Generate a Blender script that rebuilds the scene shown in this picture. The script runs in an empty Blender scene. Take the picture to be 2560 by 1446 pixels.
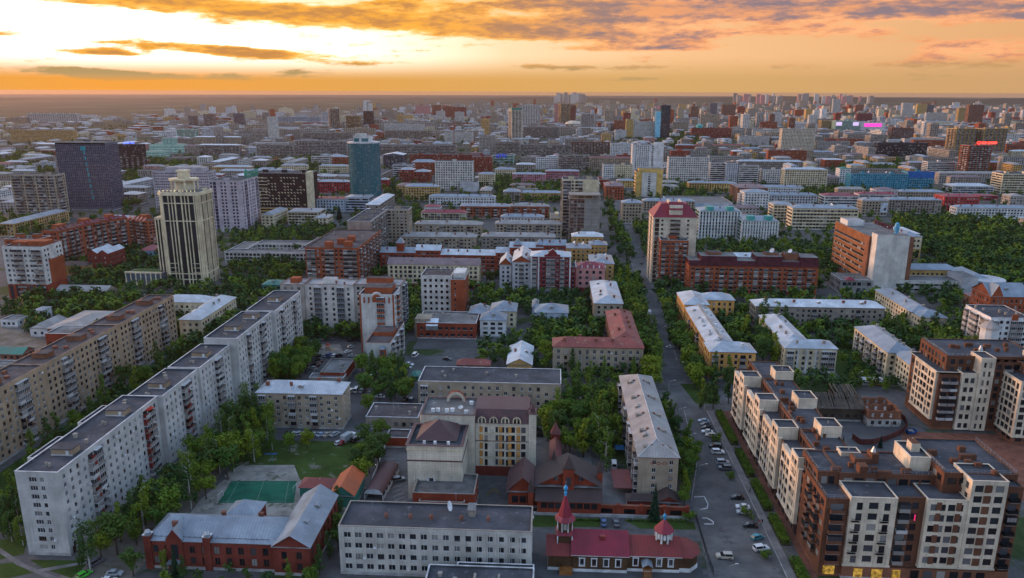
# Aerial view over a city at sunset, written for Blender 4.5 (bpy)
import bpy, math, random
from mathutils import Matrix, Vector
R = math.radians
rnd = random.Random(7)
scene = bpy.context.scene
col = scene.collection

# ------------------------------------------------------------------ camera
F, HC, HOR, ROLL, YAW = 1890.0, 130.0, 230.0, 0.0035, R(3.0)   # focal length and horizon in photo pixels, camera height in metres
PITCH = math.atan((723 - HOR) / F)
cd = bpy.data.cameras.new('camera')
cam = bpy.data.objects.new('camera', cd)
col.objects.link(cam)
cd.sensor_width = 36.0
cd.lens = F / 2560 * 36.0
cd.clip_start, cd.clip_end = 1.0, 80000.0
cam.matrix_world = (Matrix.Translation((0, 0, HC)) @ Matrix.Rotation(YAW, 4, 'Z') @
     Matrix.Rotation(math.pi / 2 - PITCH, 4, 'X') @ Matrix.Rotation(math.atan(ROLL), 4, 'Z'))
scene.camera = cam

# ------------------------------------------------------------------ render / exposure
scene.view_settings.view_transform = 'Standard'
scene.view_settings.look = 'None'
scene.view_settings.exposure = 0.0
scene.view_settings.gamma = 1.0
scene.view_settings.use_curve_mapping = False
cy = scene.cycles
cy.max_bounces, cy.diffuse_bounces, cy.glossy_bounces = 3, 1, 2
cy.transmission_bounces, cy.transparent_max_bounces, cy.volume_bounces = 2, 4, 0
cy.adaptive_threshold = 0.02
cy.use_light_tree = False
cy.caustics_reflective = cy.caustics_refractive = False

# ------------------------------------------------------------------ world: low sun, glowing western sky, broken cloud
SUN_AZ, SUN_EL = -62.0, 5.0          # degrees from the camera's forward direction (left is negative) and above the horizon
world = bpy.data.worlds.new('World')
scene.world = world
world.use_nodes = True
world.cycles.sampling_method, world.cycles.sample_map_resolution = 'MANUAL', 512
NT = world.node_tree
NT.nodes.clear()

class G:
 """small helper that strings shader nodes together"""
 def __init__(s, nt): s.nt = nt
 def n(s, t, **kw):
  o = s.nt.nodes.new(t)
  for k, v in kw.items(): setattr(o, k, v)
  return o
 def put(s, sock, v):
  if isinstance(v, bpy.types.NodeSocket): s.nt.links.new(v, sock)
  elif v is not None: sock.default_value = v
 def m(s, op, a, b=None, c=None, clamp=False):
  o = s.n('ShaderNodeMath', operation=op, use_clamp=clamp)
  for i, v in enumerate((a, b, c)):
   if v is not None: s.put(o.inputs[i], v)
  return o.outputs[0]
 def mr(s, v, a, b, c=0.0, d=1.0, smooth=True):
  o = s.n('ShaderNodeMapRange', interpolation_type='SMOOTHSTEP' if smooth else 'LINEAR')
  s.put(o.inputs[0], v)
  for i, x in enumerate((a, b, c, d)): o.inputs[i + 1].default_value = x
  return o.outputs[0]
 def mix(s, f, a, b, blend='MIX'):
  o = s.n('ShaderNodeMix', data_type='RGBA', blend_type=blend)
  s.put(o.inputs[0], f)
  for i, v in ((6, a), (7, b)):
   if isinstance(v, tuple): v = (v[0], v[1], v[2], 1.0)
   s.put(o.inputs[i], v)
  return o.outputs[2]
 def noise(s, vec, scale, detail=3.0, rough=0.5, dims='3D'):
  o = s.n('ShaderNodeTexNoise', noise_dimensions=dims)
  if vec is not None: s.put(o.inputs['Vector'], vec)
  o.inputs['Scale'].default_value = scale
  o.inputs['Detail'].default_value = detail
  o.inputs['Roughness'].default_value = rough
  return o.outputs['Fac']
 def xyz(s, x, y, z):
  o = s.n('ShaderNodeCombineXYZ')
  for i, v in enumerate((x, y, z)): s.put(o.inputs[i], v)
  return o.outputs[0]
 def sep(s, v):
  o = s.n('ShaderNodeSeparateXYZ'); s.put(o.inputs[0], v)
  return o.outputs
 def ramp(s, f, stops):
  o = s.n('ShaderNodeValToRGB'); s.put(o.inputs[0], f)
  e = o.color_ramp.elements
  while len(e) < len(stops): e.new(0.5)
  for i, (p, c) in enumerate(stops):
   e[i].position = p; e[i].color = (c[0], c[1], c[2], 1)
  return o.outputs[0]

def build_sky():
 g = G(NT)
 sky = g.n('ShaderNodeTexSky', sky_type='NISHITA')
 sky.sun_disc = False
 sky.sun_elevation = R(SUN_EL)
 sky.sun_rotation = R(SUN_AZ - 3.0)
 sky.air_density, sky.dust_density, sky.ozone_density = 1.0, 2.0, 1.5
 tc = g.n('ShaderNodeTexCoord').outputs['Generated']
 x, y, z = g.sep(tc)
 el = g.m('MULTIPLY', g.m('ARCSINE', z), 57.2958)
 # azimuth in degrees, 0 = the camera's forward direction, left negative
 az = g.m('ADD', g.m('MULTIPLY', g.m('ARCTAN2', x, y), 57.2958), 3.0)
 daz = g.m('ABSOLUTE', g.m('SUBTRACT', az, -28.0))
 # clear-air colours of the low sky
 dn = g.m('DIVIDE', daz, 110.0)
 hor = g.ramp(dn, [(0.0, (0.95, 0.38, 0.06)), (0.15, (0.80, 0.39, 0.09)), (0.35, (0.70, 0.41, 0.15)), (0.6, (0.62, 0.36, 0.17)), (0.85, (0.47, 0.36, 0.33)), (1.0, (0.46, 0.43, 0.48))])
 mid = g.ramp(dn, [(0.0, (1.9, 1.75, 1.5)), (0.15, (1.6, 1.38, 1.08)), (0.25, (1.15, 0.80, 0.48)), (0.36, (0.98, 0.57, 0.28)), (0.58, (0.78, 0.41, 0.185)), (0.8, (0.58, 0.42, 0.34)), (1.0, (0.54, 0.50, 0.54))])
 upp = g.ramp(dn, [(0.0, (1.7, 1.25, 0.75)), (0.2, (1.15, 0.68, 0.33)), (0.45, (0.86, 0.49, 0.26)), (0.7, (0.74, 0.52, 0.38)), (1.0, (0.50, 0.50, 0.57))])
 low = g.mix(g.mr(el, 0.7, 2.7), hor, mid)
 low = g.mix(g.mr(el, 4.0, 7.0), low, upp)
 base = g.mix(g.mr(el, 8.0, 26.0), low, g.mix(1.0, sky.outputs[0], (0.90, 0.86, 0.93), 'MULTIPLY'))
 # cloud: streaks drawn out along the horizon
 warp = g.noise(g.xyz(g.m('MULTIPLY', az, 0.06), g.m('MULTIPLY', el, 0.45), 4.0), 1.0, 4.0)
 v = g.xyz(g.m('MULTIPLY', az, 0.11), g.m('ADD', g.m('MULTIPLY', el, 0.85), g.m('MULTIPLY', warp, 1.2)), 2.3)
 n1 = g.noise(v, 1.0, 8.0, 0.62)
 n2 = g.noise(g.xyz(g.m('MULTIPLY', az, 0.24), g.m('ADD', g.m('MULTIPLY', el, 1.15), warp), 9.1), 1.0, 8.0, 0.56)
 def blob(a0, e0, ra, re, slope=0.0, gain=1.0):
  u = g.m('DIVIDE', g.m('SUBTRACT', az, a0), ra)
  w = g.m('DIVIDE', g.m('SUBTRACT', el, g.m('ADD', g.m('MULTIPLY', g.m('SUBTRACT', az, a0), slope), e0)), re)
  d = g.m('ADD', g.m('MULTIPLY', u, u), g.m('MULTIPLY', w, w))
  return g.m('MULTIPLY', g.m('POWER', 2.718, g.m('MULTIPLY', d, -1.0)), gain)
 spots = [(-18, 5.2, 17, 0.70, -0.058, .74), (-9, 5.3, 8, 0.45, -0.03, .34), (3, 4.1, 10, 0.66, -0.045, .64), (11.5, 5.6, 9, 0.95, 0.0, .80), (26, 5.3, 8, 0.85, 0.0, .74), (0, 6.0, 9, .5, 0, .45), (2.5, 4.9, 5, .4, 0, .3),
    (8, 3.05, 5.0, 0.22, -0.01, .48), (14.5, 4.0, 2.4, 0.24, 0, .46), (-18.5, 2.55, 9.5, 0.34, -0.055, .52), (30, 2.7, 4.6, 0.55, 0.0, .46), (-27.5, 2.35, 2.5, .18, 0, .36),
    (-29, 1.15, 4.0, 0.40, -0.06, .38), (-24, .95, 5, 0.28, 0, .32), (-15.5, 1.05, 3.6, 0.38, 0, .38), (24, 1.75, 8, 0.28, 0, .32), (23, 4.0, 4, .45, -.05, .38), (6, 1.75, 6, .2, 0, .30), (33, 4.5, 4, .3, 0, .36), (9, .95, 4, .25, 0, .3)]
 tot = None
 for s in spots:
  b = blob(*s)
  tot = b if tot is None else g.m('ADD', tot, b)
 hi = g.mr(el, 6.5, 12.0, 0.0, 0.10)
 n3 = g.noise(g.xyz(g.m('MULTIPLY', az, 1.1), g.m('MULTIPLY', el, 4.2), 1.7), 1.0, 5.0, 0.6)
 fld = g.m('ADD', g.m('ADD', g.m('ADD', n1, g.m('ADD', g.m('MULTIPLY', g.m('SUBTRACT', n2, 0.5), 0.95), g.m('MULTIPLY', g.m('SUBTRACT', n3, 0.5), 0.35))), tot), hi)
 mask = g.m('MULTIPLY', g.mr(fld, 0.64, 0.89), g.mr(el, 0.3, 1.2))
 thick = g.mr(fld, 0.78, 1.12)
 s2 = g.mr(g.m('ADD', n2, g.m('MULTIPLY', g.m('SUBTRACT', n3, 0.5), 0.5)), 0.34, 0.66)
 warmc = g.mix(thick, g.mix(s2, (1.30, 0.66, 0.16), (1.05, 0.45, 0.04)), g.mix(s2, (1.1, 0.48, 0.06), (0.62, 0.28, 0.085)))
 coolc = g.mix(thick, g.mix(s2, (1.1, 0.52, 0.24), (0.95, 0.38, 0.16)), g.mix(s2, (0.88, 0.38, 0.18), (0.29, 0.215, 0.24)))
 lowc = g.mix(g.mr(az, -10.0, 14.0), warmc, coolc)
 lowc = g.mix(g.mr(el, 2.4, 1.4), lowc, (0.50, 0.33, 0.14))
 highc = g.mix(n2, (0.62, 0.59, 0.64), (0.92, 0.82, 0.81))
 cloud = g.mix(g.mr(el, 7.5, 20.0), lowc, highc)
 colr = g.mix(mask, base, cloud)
 bg = g.n('ShaderNodeBackground')
 g.put(bg.inputs[0], colr)
 bg.inputs[1].default_value = 1.0
 out = g.n('ShaderNodeOutputWorld')
 NT.links.new(bg.outputs[0], out.inputs[0])
build_sky()

# ------------------------------------------------------------------ sun: low, warm, softened by cloud
sd = bpy.data.lights.new('sun', 'SUN')
sd.energy, sd.angle, sd.color = 3.0, R(10), (1.0, 0.50, 0.26)
sun = bpy.data.objects.new('sun', sd)
col.objects.link(sun)
_a, _e = R(SUN_AZ - 3.0), R(SUN_EL)
sun.rotation_euler = Vector((math.sin(_a) * math.cos(_e), math.cos(_a) * math.cos(_e), math.sin(_e))).to_track_quat('Z', 'Y').to_euler()
sun.location = (-400, 300, 400)

# ------------------------------------------------------------------ photo pixel <-> world metres (the world's axes follow the street grid)
CP, SP, CW, SW = math.cos(PITCH), math.sin(PITCH), math.cos(YAW), math.sin(YAW)
def at(x, y, z=0.0):
 u0, v0 = x - 1280.0, y - 723.0
 u, v = u0 + v0 * ROLL, v0 - u0 * ROLL
 t = (HC - z) / (F * SP + v * CP)
 X, Y = u * t, (F * CP - v * SP) * t
 return (X * CW - Y * SW, X * SW + Y * CW)
def proj(X, Y, Z):
 a, b = X * CW + Y * SW, -X * SW + Y * CW
 dz = Z - HC
 fw, up = b * CP - dz * SP, b * SP + dz * CP
 if fw < 1: return (-9999, -9999)
 u, v = F * a / fw, -F * up / fw
 return (1280 + u - v * ROLL, 723 + v + u * ROLL)
def camdist(X, Y): return math.hypot(X, Y)

# ------------------------------------------------------------------ mesh builder
class MB:
 def __init__(s): s.v, s.f, s.m = [], [], []
 def face(s, pts, m=0):
  k = len(s.v)
  s.v.extend(pts); s.f.append(tuple(range(k, k + len(pts)))); s.m.append(m)
 def box(s, x0, y0, z0, x1, y1, z1, m=0, mt=None, bottom=True):
  if x1 < x0: x0, x1 = x1, x0
  if y1 < y0: y0, y1 = y1, y0
  k = len(s.v)
  s.v += [(x0, y0, z0), (x1, y0, z0), (x1, y1, z0), (x0, y1, z0), (x0, y0, z1), (x1, y0, z1), (x1, y1, z1), (x0, y1, z1)]
  q = [(4, 5, 6, 7), (0, 1, 5, 4), (1, 2, 6, 5), (2, 3, 7, 6), (3, 0, 4, 7)] + ([(3, 2, 1, 0)] if bottom else [])
  for i, t in enumerate(q):
   s.f.append(tuple(k + j for j in t)); s.m.append(mt if (i == 0 and mt is not None) else m)
 def prism(s, poly, z0, z1, m=0, mt=None):
  n = len(poly)
  for i in range(n):
   a, b = poly[i], poly[(i + 1) % n]
   s.face([(a[0], a[1], z0), (b[0], b[1], z0), (b[0], b[1], z1), (a[0], a[1], z1)], m)
  s.face([(p[0], p[1], z1) for p in poly], m if mt is None else mt)
 def cone(s, cx, cy, z0, z1, r0, r1, n=8, m=0, cap=True, rot=0.0):
  P = [(math.cos(rot + 2 * math.pi * i / n), math.sin(rot + 2 * math.pi * i / n)) for i in range(n)]
  for i in range(n):
   a, b = P[i], P[(i + 1) % n]
   q = [(cx + r0 * a[0], cy + r0 * a[1], z0), (cx + r0 * b[0], cy + r0 * b[1], z0)]
   if r1 > 1e-4: q += [(cx + r1 * b[0], cy + r1 * b[1], z1), (cx + r1 * a[0], cy + r1 * a[1], z1)]
   else: q += [(cx, cy, z1)]
   s.face(q, m)
  if cap and r1 > 1e-4: s.face([(cx + r1 * a[0], cy + r1 * a[1], z1) for a in P], m)
 def lathe(s, cx, cy, prof, n=10, m=0, rot=0.0):
  for (r0, z0), (r1, z1) in zip(prof, prof[1:]): s.cone(cx, cy, z0, z1, max(r0, 1e-3), r1, n, m, False, rot)
 def tube(s, a, b, r, n=5, m=0):
  a, b = Vector(a), Vector(b)
  d = (b - a).normalized()
  t = d.orthogonal().normalized(); w = d.cross(t)
  P = [(t * math.cos(2 * math.pi * i / n) + w * math.sin(2 * math.pi * i / n)) * r for i in range(n)]
  for i in range(n):
   p, q = P[i], P[(i + 1) % n]
   s.face([tuple(a + p), tuple(a + q), tuple(b + q), tuple(b + p)], m)
  s.face([tuple(b + p) for p in P], m)
 def mesh(s, name, mats):
  me = bpy.data.meshes.new(name)
  me.from_pydata(s.v, [], s.f)
  if not isinstance(mats, (list, tuple)): mats = [mats]
  for x in mats: me.materials.append(x)
  if any(s.m): me.polygons.foreach_set('material_index', s.m)
  return me
 def build(s, name, mats, parent=None, loc=(0, 0, 0), rz=0.0):
  o = bpy.data.objects.new(name, s.mesh(name, mats))
  col.objects.link(o)
  o.location = loc; o.rotation_euler = (0, 0, rz); o.parent = parent
  return o

def put(name, me, parent=None, loc=(0, 0, 0), rz=0.0, sc=None):
 o = bpy.data.objects.new(name, me)
 col.objects.link(o)
 o.parent = parent; o.location = loc; o.rotation_euler = (0, 0, rz)
 if sc is not None: o.scale = sc
 return o
def empty(name, loc, rz=0.0):
 o = bpy.data.objects.new(name, None)
 col.objects.link(o)
 o.location = loc; o.rotation_euler = (0, 0, rz); o.empty_display_size = 1.0
 return o
LABELS = {}
def tag(o, label=None, cat=None, group=None, kind=None):
 if label:
  o['label'] = label
  LABELS.setdefault(label, []).append(o)
 if cat: o['category'] = cat
 if group: o['group'] = group
 if kind: o['kind'] = kind
 return o

# ------------------------------------------------------------------ materials
MATS = {}
def mat(name, rgb, kind='plain', rough=0.85, metal=0.0, **kw):
 if name in MATS: return MATS[name]
 m = bpy.data.materials.new(name)
 m.use_nodes = True
 nt = m.node_tree
 g = G(nt)
 p = nt.nodes['Principled BSDF']
 p.inputs['Roughness'].default_value = rough
 p.inputs['Metallic'].default_value = metal
 p.inputs['Specular IOR Level'].default_value = kw.get('spec', 0.1)
 c = tuple(rgb)
 ob = g.n('ShaderNodeTexCoord').outputs['Object']
 dark = tuple(v * kw.get('dk', 0.66) for v in c)
 lite = tuple(min(0.9, v * 1.14) for v in c)
 if kind == 'plain':
  f = g.noise(ob, 0.35, 3.0)
  cc = g.mix(g.mr(f, 0.3, 0.7), dark, lite)
 elif kind in ('brick', 'panel', 'plaster', 'block'):
  f = g.noise(ob, 0.16, 4.0, 0.6)
  x, y, z = g.sep(ob)
  st = g.noise(g.xyz(g.m('MULTIPLY', x, 1.3), g.m('MULTIPLY', y, 1.3), g.m('MULTIPLY', z, 0.07)), 1.0, 3.0, 0.6)   # rain streaks
  cc = g.mix(g.mr(f, 0.25, 0.75), dark, lite)
  cc = g.mix(g.mr(st, 0.50, 0.78, 0.0, 0.6), cc, tuple(v * 0.5 for v in c))
  hh = g.m('ADD', x, y)
  if kind == 'brick':
   fine = g.noise(g.xyz(g.m('MULTIPLY', hh, 3.0), g.m('MULTIPLY', hh, 3.0), g.m('MULTIPLY', z, 9.0)), 1.0, 1.0)
   cc = g.mix(g.mr(fine, 0.35, 0.7, 0.0, 0.28), cc, tuple(v * 0.5 for v in c))
   cs = kw.get('course', 0.0)
   if cs:
    w = g.m('FRACT', g.m('DIVIDE', z, cs))
    cc = g.mix(g.m('MULTIPLY', g.m('LESS_THAN', w, 0.22), 0.38), cc, tuple(v * 0.45 for v in c))
  elif kind in ('panel', 'block'):
   pw, ph = kw.get('pw', 3.2), kw.get('ph', 3.0)
   a = g.m('LESS_THAN', g.m('FRACT', g.m('DIVIDE', hh, pw)), 0.09 / pw)
   b = g.m('LESS_THAN', g.m('FRACT', g.m('DIVIDE', z, ph)), 0.09 / ph)
   cc = g.mix(g.m('MULTIPLY', g.m('MAXIMUM', a, b), 0.4), cc, tuple(v * 0.4 for v in c))
 elif kind == 'bitumen':
  f = g.noise(ob, 0.12, 5.0, 0.65)
  f2 = g.noise(ob, 0.55, 4.0, 0.6)
  cc = g.mix(g.mr(f, 0.35, 0.7), dark, lite)
  cc = g.mix(g.mr(f2, 0.60, 0.70, 0.0, 0.5), cc, tuple(min(0.5, v * 2.0 + 0.03) for v in c))
  x, y, z = g.sep(ob)
  s = g.m('LESS_THAN', g.m('FRACT', g.m('ADD', y, g.m('MULTIPLY', f, 0.4))), 0.07)
  cc = g.mix(g.m('MULTIPLY', s, 0.30), cc, tuple(v * 0.55 for v in c))
 elif kind == 'seam':            # standing-seam sheet metal, slot axis gives the direction the seams repeat along
  x, y, z = g.sep(ob)
  ax = x if kw.get('axis', 'x') == 'x' else y
  w = g.m('FRACT', g.m('DIVIDE', ax, kw.get('pitch', 0.9)))
  ln = g.m('LESS_THAN', w, 0.16)
  pane = g.n('ShaderNodeTexWhiteNoise', noise_dimensions='3D')
  g.put(pane.inputs['Vector'], g.xyz(g.m('FLOOR', g.m('DIVIDE', ax, 0.9)), g.m('FLOOR', g.m('DIVIDE', z, 1.3)), 0.0))
  f = g.noise(ob, 0.13, 4.0, 0.65)
  cc = g.mix(g.mr(f, 0.3, 0.72), dark, lite)
  cc = g.mix(g.m('MULTIPLY', pane.outputs[0], 0.22), cc, tuple(v * 0.6 for v in c))
  r = kw.get('rust')
  if r:
   f3 = g.noise(ob, 0.30, 5.0, 0.7)
   cc = g.mix(g.mr(f3, 0.56, 0.64, 0.0, 0.85), cc, r)
  cc = g.mix(g.m('MULTIPLY', ln, 0.42), cc, tuple(v * 0.4 for v in c))
  b = g.n('ShaderNodeBump'); b.inputs['Strength'].default_value = 0.5; b.inputs['Distance'].default_value = 0.05
  g.put(b.inputs['Height'], ln)
  nt.links.new(b.outputs[0], p.inputs['Normal'])
  rg = g.mr(f, 0.3, 0.7, rough - 0.1, rough + 0.12)
  nt.links.new(rg, p.inputs['Roughness'])
 elif kind == 'ground':
  f = g.noise(ob, kw.get('s1', 0.05), 6.0, 0.62)
  f2 = g.noise(ob, kw.get('s2', 0.9), 4.0, 0.7)
  cc = g.mix(g.mr(f, 0.32, 0.68), dark, lite)
  alt = kw.get('alt')
  if alt: cc = g.mix(g.mr(f2, kw.get('t0', 0.52), kw.get('t1', 0.64)), cc, alt)
  else: cc = g.mix(g.mr(f2, 0.4, 0.75, 0.0, 0.35), cc, tuple(v * 0.6 for v in c))
  wear = kw.get('wear')
  if wear: cc = g.mix(g.mr(g.noise(ob, 0.16, 6.0, 0.7), 0.55, 0.63, 0.0, 0.8), cc, wear)
 elif kind == 'leaf':
  geo = g.n('ShaderNodeNewGeometry')
  oi = g.n('ShaderNodeObjectInfo')
  ri = geo.outputs['Random Per Island']
  cc = g.mix(ri, tuple(v * 0.62 for v in c), tuple(v * 1.35 for v in c))
  big = g.noise(ob, 0.35, 2.0)
  cc = g.mix(g.mr(big, 0.35, 0.65, 0.0, 0.45), cc, tuple((c[0] * 1.5, c[1] * 1.25, c[2] * 0.9)))
  cc = g.mix(g.mr(oi.outputs['Random'], .35, 1.0, 0.0, .75, False), cc, (c[0] * 0.50, c[1] * 0.70, c[2] * 1.2)); cc = g.mix(g.mr(oi.outputs['Random'], .3, 0.0, 0.0, .6, False), cc, (c[0] * 1.5, c[1] * 1.22, c[2]))
 elif kind == 'glass':
  geo = g.n('ShaderNodeNewGeometry')
  oi = g.n('ShaderNodeObjectInfo')
  rv = g.m('FRACT', g.m('ADD', geo.outputs['Random Per Island'], g.m('MULTIPLY', oi.outputs['Random'], 7.31)))
  cc = g.ramp(rv, [(0.0, (0.010, 0.012, 0.016)), (0.62, (0.028, 0.032, 0.04)), (0.76, (0.07, 0.075, 0.085)), (0.88, (0.17, 0.17, 0.17)), (1.0, (0.36, 0.34, 0.31))])
  if c != (0, 0, 0): cc = g.mix(0.68, cc, c)
 elif kind == 'tint':            # same thing, slightly different paint on every piece
  oi = g.n('ShaderNodeObjectInfo'); geo = g.n('ShaderNodeNewGeometry')
  rv = g.m('FRACT', g.m('ADD', oi.outputs['Random'], g.m('MULTIPLY', geo.outputs['Random Per Island'], kw.get('isl', 0.0))))
  cc = g.ramp(rv, [(i / max(1, len(kw['cols']) - 1), q) for i, q in enumerate(kw['cols'])])
  cc = g.mix(g.mr(g.noise(ob, 1.2, 3.0), 0.4, 0.8, 0.0, 0.4), cc, dark)
 elif kind == 'emit':
  cc = g.mix(g.mr(g.noise(ob, 0.9, 2.0), 0.3, 0.7), dark, lite)
  nt.links.new(cc, p.inputs['Emission Color'])
  p.inputs['Emission Strength'].default_value = kw.get('e', 3.0)
  m.cycles.emission_sampling = 'NONE'
 nt.links.new(cc, p.inputs['Base Color'])
 if kw.get('bump'):
  b = g.n('ShaderNodeBump'); b.inputs['Strength'].default_value = kw['bump']; b.inputs['Distance'].default_value = 0.3
  g.put(b.inputs['Height'], g.noise(ob, kw.get('bs', 1.5), 4.0, 0.6))
  nt.links.new(b.outputs[0], p.inputs['Normal'])
 MATS[name] = m
 return m

W = {}   # wall finishes
for n_, rgb, k, kw in [
 ('white_brick', (.60, .575, .545), 'brick', dict(course=0.42)), ('school_brick', (.60, .57, .52), 'block', dict(pw=0.75, ph=0.42)), ('tan_brick', (.40, .295, .195), 'brick', {}),
 ('beige_brick', (.43, .345, .255), 'brick', {}), ('grey_brick', (.33, .28, .235), 'brick', {}), ('red_brick', (.31, .066, .036), 'brick', {}),
 ('dark_red_brick', (.23, .055, .04), 'brick', {}), ('orange_brick', (.37, .098, .045), 'brick', {}), ('brown_brick', (.26, .115, .07), 'brick', {}),
 ('res_brick', (.17, .077, .048), 'brick', {}), ('cream_panel', (.71, .60, .46), 'panel', dict(pw=2.4, ph=3.2)), ('cream_tile', (.68, .60, .48), 'block', dict(pw=0.9, ph=0.9)),
 ('grey_panel', (.40, .365, .33), 'panel', {}), ('white_panel', (.66, .625, .58), 'panel', {}), ('white_plaster', (.70, .69, .68), 'plaster', {}),
 ('mauve_panel', (.52, .45, .48), 'panel', {}), ('cream_plaster', (.68, .575, .39), 'plaster', {}), ('yellow_plaster', (.70, .46, .15), 'plaster', {}),
 ('orange_plaster', (.74, .38, .12), 'plaster', {}), ('pink_plaster', (.66, .30, .28), 'plaster', {}), ('rose_plaster', (.60, .24, .28), 'plaster', {}),
 ('crimson_plaster', (.42, .05, .05), 'plaster', {}), ('mint_plaster', (.40, .66, .55), 'plaster', {}), ('blue_plaster', (.28, .46, .66), 'plaster', {}),
 ('pale_blue_plaster', (.48, .56, .66), 'plaster', {}), ('burgundy_plaster', (.22, .04, .045), 'plaster', {}), ('teal_panel', (.06, .30, .42), 'panel', {}),
 ('brown_tile', (.28, .118, .055), 'block', dict(pw=0.6, ph=0.6)), ('dark_wood', (.11, .062, .035), 'panel', dict(pw=40, ph=0.30)), ('umber_panel', (.045, .03, .03), 'panel', {}),
 ('concrete', (.34, .295, .25), 'panel', {}), ('grey_stone', (.30, .285, .27), 'plaster', {}), ('old_wood', (.10, .075, .055), 'panel', dict(pw=30, ph=0.28)), ('green_wood', (.05, .22, .17), 'panel', dict(pw=0.3, ph=30)),
 ('pale_green_plaster', (.52, .60, .42), 'plaster', {}), ('ochre_plaster', (.54, .34, .13), 'plaster', {}), ('slate_panel', (.13, .15, .19), 'panel', {}),
 ('gold_panel', (.55, .35, .13), 'panel', {}), ('light_grey_plaster', (.52, .52, .54), 'plaster', {})]:
 W[n_] = mat(n_, rgb, k, **kw)

def seam(name, rgb, **kw):
 return [mat(name + '_x', rgb, 'seam', rough=kw.get('rough', 0.42), metal=kw.get('metal', 0.35), axis='x', rust=kw.get('rust'), spec=0.5),
   mat(name + '_y', rgb, 'seam', rough=kw.get('rough', 0.42), metal=kw.get('metal', 0.35), axis='y', rust=kw.get('rust'), spec=0.5)]
RM = {   # pitched roof finishes: [seams along x, seams along y]
 'silver': seam('silver_roof', (.54, .57, .61)), 'bluegrey': seam('bluegrey_roof', (.31, .35, .40)), 'grey': seam('grey_sheet_roof', (.36, .36, .38), metal=.1, rough=.6),
 'slate': seam('slate_sheet_roof', (.36, .335, .315), metal=0, rough=.8, rust=(.30, .25, .21)), 'rust': seam('rust_roof', (.30, .075, .06), metal=0, rough=.7, rust=(.34, .20, .12)), 'redbrown': seam('redbrown_roof', (.22, .06, .055), metal=0, rough=.6),
 'crimson': seam('crimson_roof', (.27, .017, .038), metal=0, rough=.5), 'red': seam('red_roof', (.23, .03, .026), metal=0, rough=.55), 'brown': seam('brown_roof', (.105, .048, .05), metal=0, rough=.6),
 'orange': seam('orange_roof', (.52, .115, .035), metal=0, rough=.6, rust=(.36, .09, .05)), 'green': seam('green_roof', (.03, .20, .15), metal=0, rough=.55), 'teal': seam('teal_roof', (.05, .38, .36), metal=0, rough=.5),
 'mauve': seam('mauve_roof', (.24, .165, .17), metal=0, rough=.7), 'white': seam('white_roof', (.66, .68, .71), metal=0, rough=.55), 'umber': seam('umber_roof', (.07, .042, .038), metal=0, rough=.75)}
M_BIT = mat('dark_roofing', (.085, .088, .10), 'bitumen', rough=.9)
M_BITB = mat('brown_roofing', (.115, .098, .098), 'bitumen', rough=.95)
M_BITG = mat('grey_roofing', (.20, .195, .19), 'bitumen', rough=.95)
M_BITW = mat('pale_roofing', (.40, .385, .38), 'bitumen', rough=.9)
M_CAP = mat('parapet_cap', (.58, .57, .57), 'plain', rough=.6)
M_TRIM = mat('eaves_board', (.27, .265, .265), 'plain', rough=.7)
M_CAPB = mat('brick_cap', (.33, .22, .16), 'plain', rough=.8)
M_GLASS = mat('window_glass', (0, 0, 0), 'glass', rough=.12, spec=.5)
M_TEALG = mat('teal_glass', (.012, .16, .19), 'glass', rough=.10, spec=.8)
M_BLUEG = mat('dark_blue_glass', (.025, .03, .075), 'glass', rough=.12, spec=.7)
M_SKYG = mat('pale_blue_glass', (.30, .62, .80), 'glass', rough=.12, spec=.7)
M_BRZ = mat('bronze_glass', (.06, .03, .02), 'glass', rough=.10, spec=.8)
M_FRAME = mat('white_window_frame', (.66, .66, .66), 'plain', rough=.5)
M_DFRAME = mat('dark_window_frame', (.035, .033, .035), 'plain', rough=.5)
M_BFRAME = mat('brown_window_frame', (.16, .07, .04), 'plain', rough=.5)
M_BALC = mat('balcony_panel', (.4, .38, .36), 'tint', cols=[(.18, .165, .155), (.30, .27, .25), (.22, .19, .17), (.58, .57, .56), (.16, .09, .06), (.34, .31, .29)])
M_BALR = mat('red_balcony_panel', (.20, .035, .03), 'plain')
M_CONC = mat('concrete_slab', (.36, .345, .33), 'plain', rough=.9)
M_WHITE = mat('white_paint', (.74, .74, .74), 'plain', rough=.5)
M_IRON = mat('black_iron', (.02, .02, .022), 'plain', rough=.5, metal=.4)
M_STEEL = mat('galvanised_steel', (.42, .43, .45), 'plain', rough=.4, metal=.7)
M_CHIM = mat('chimney_brick', (.26, .11, .075), 'brick')
M_CHIMG = mat('chimney_plaster', (.36, .32, .28), 'plaster')
M_LIT = mat('lit_window', (.8, .44, .07), 'emit', e=.3, dk=.3)
M_LAMP = mat('lamp_glow', (1.0, .70, .35), 'emit', e=2.0)
M_REDL = mat('red_light', (1.0, .04, .03), 'emit', e=4.0)
M_WOODS = mat('stained_wood', (.30, .12, .04), 'plain')
M_STONE = mat('plinth_stone', (.42, .41, .40), 'plain')

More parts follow.
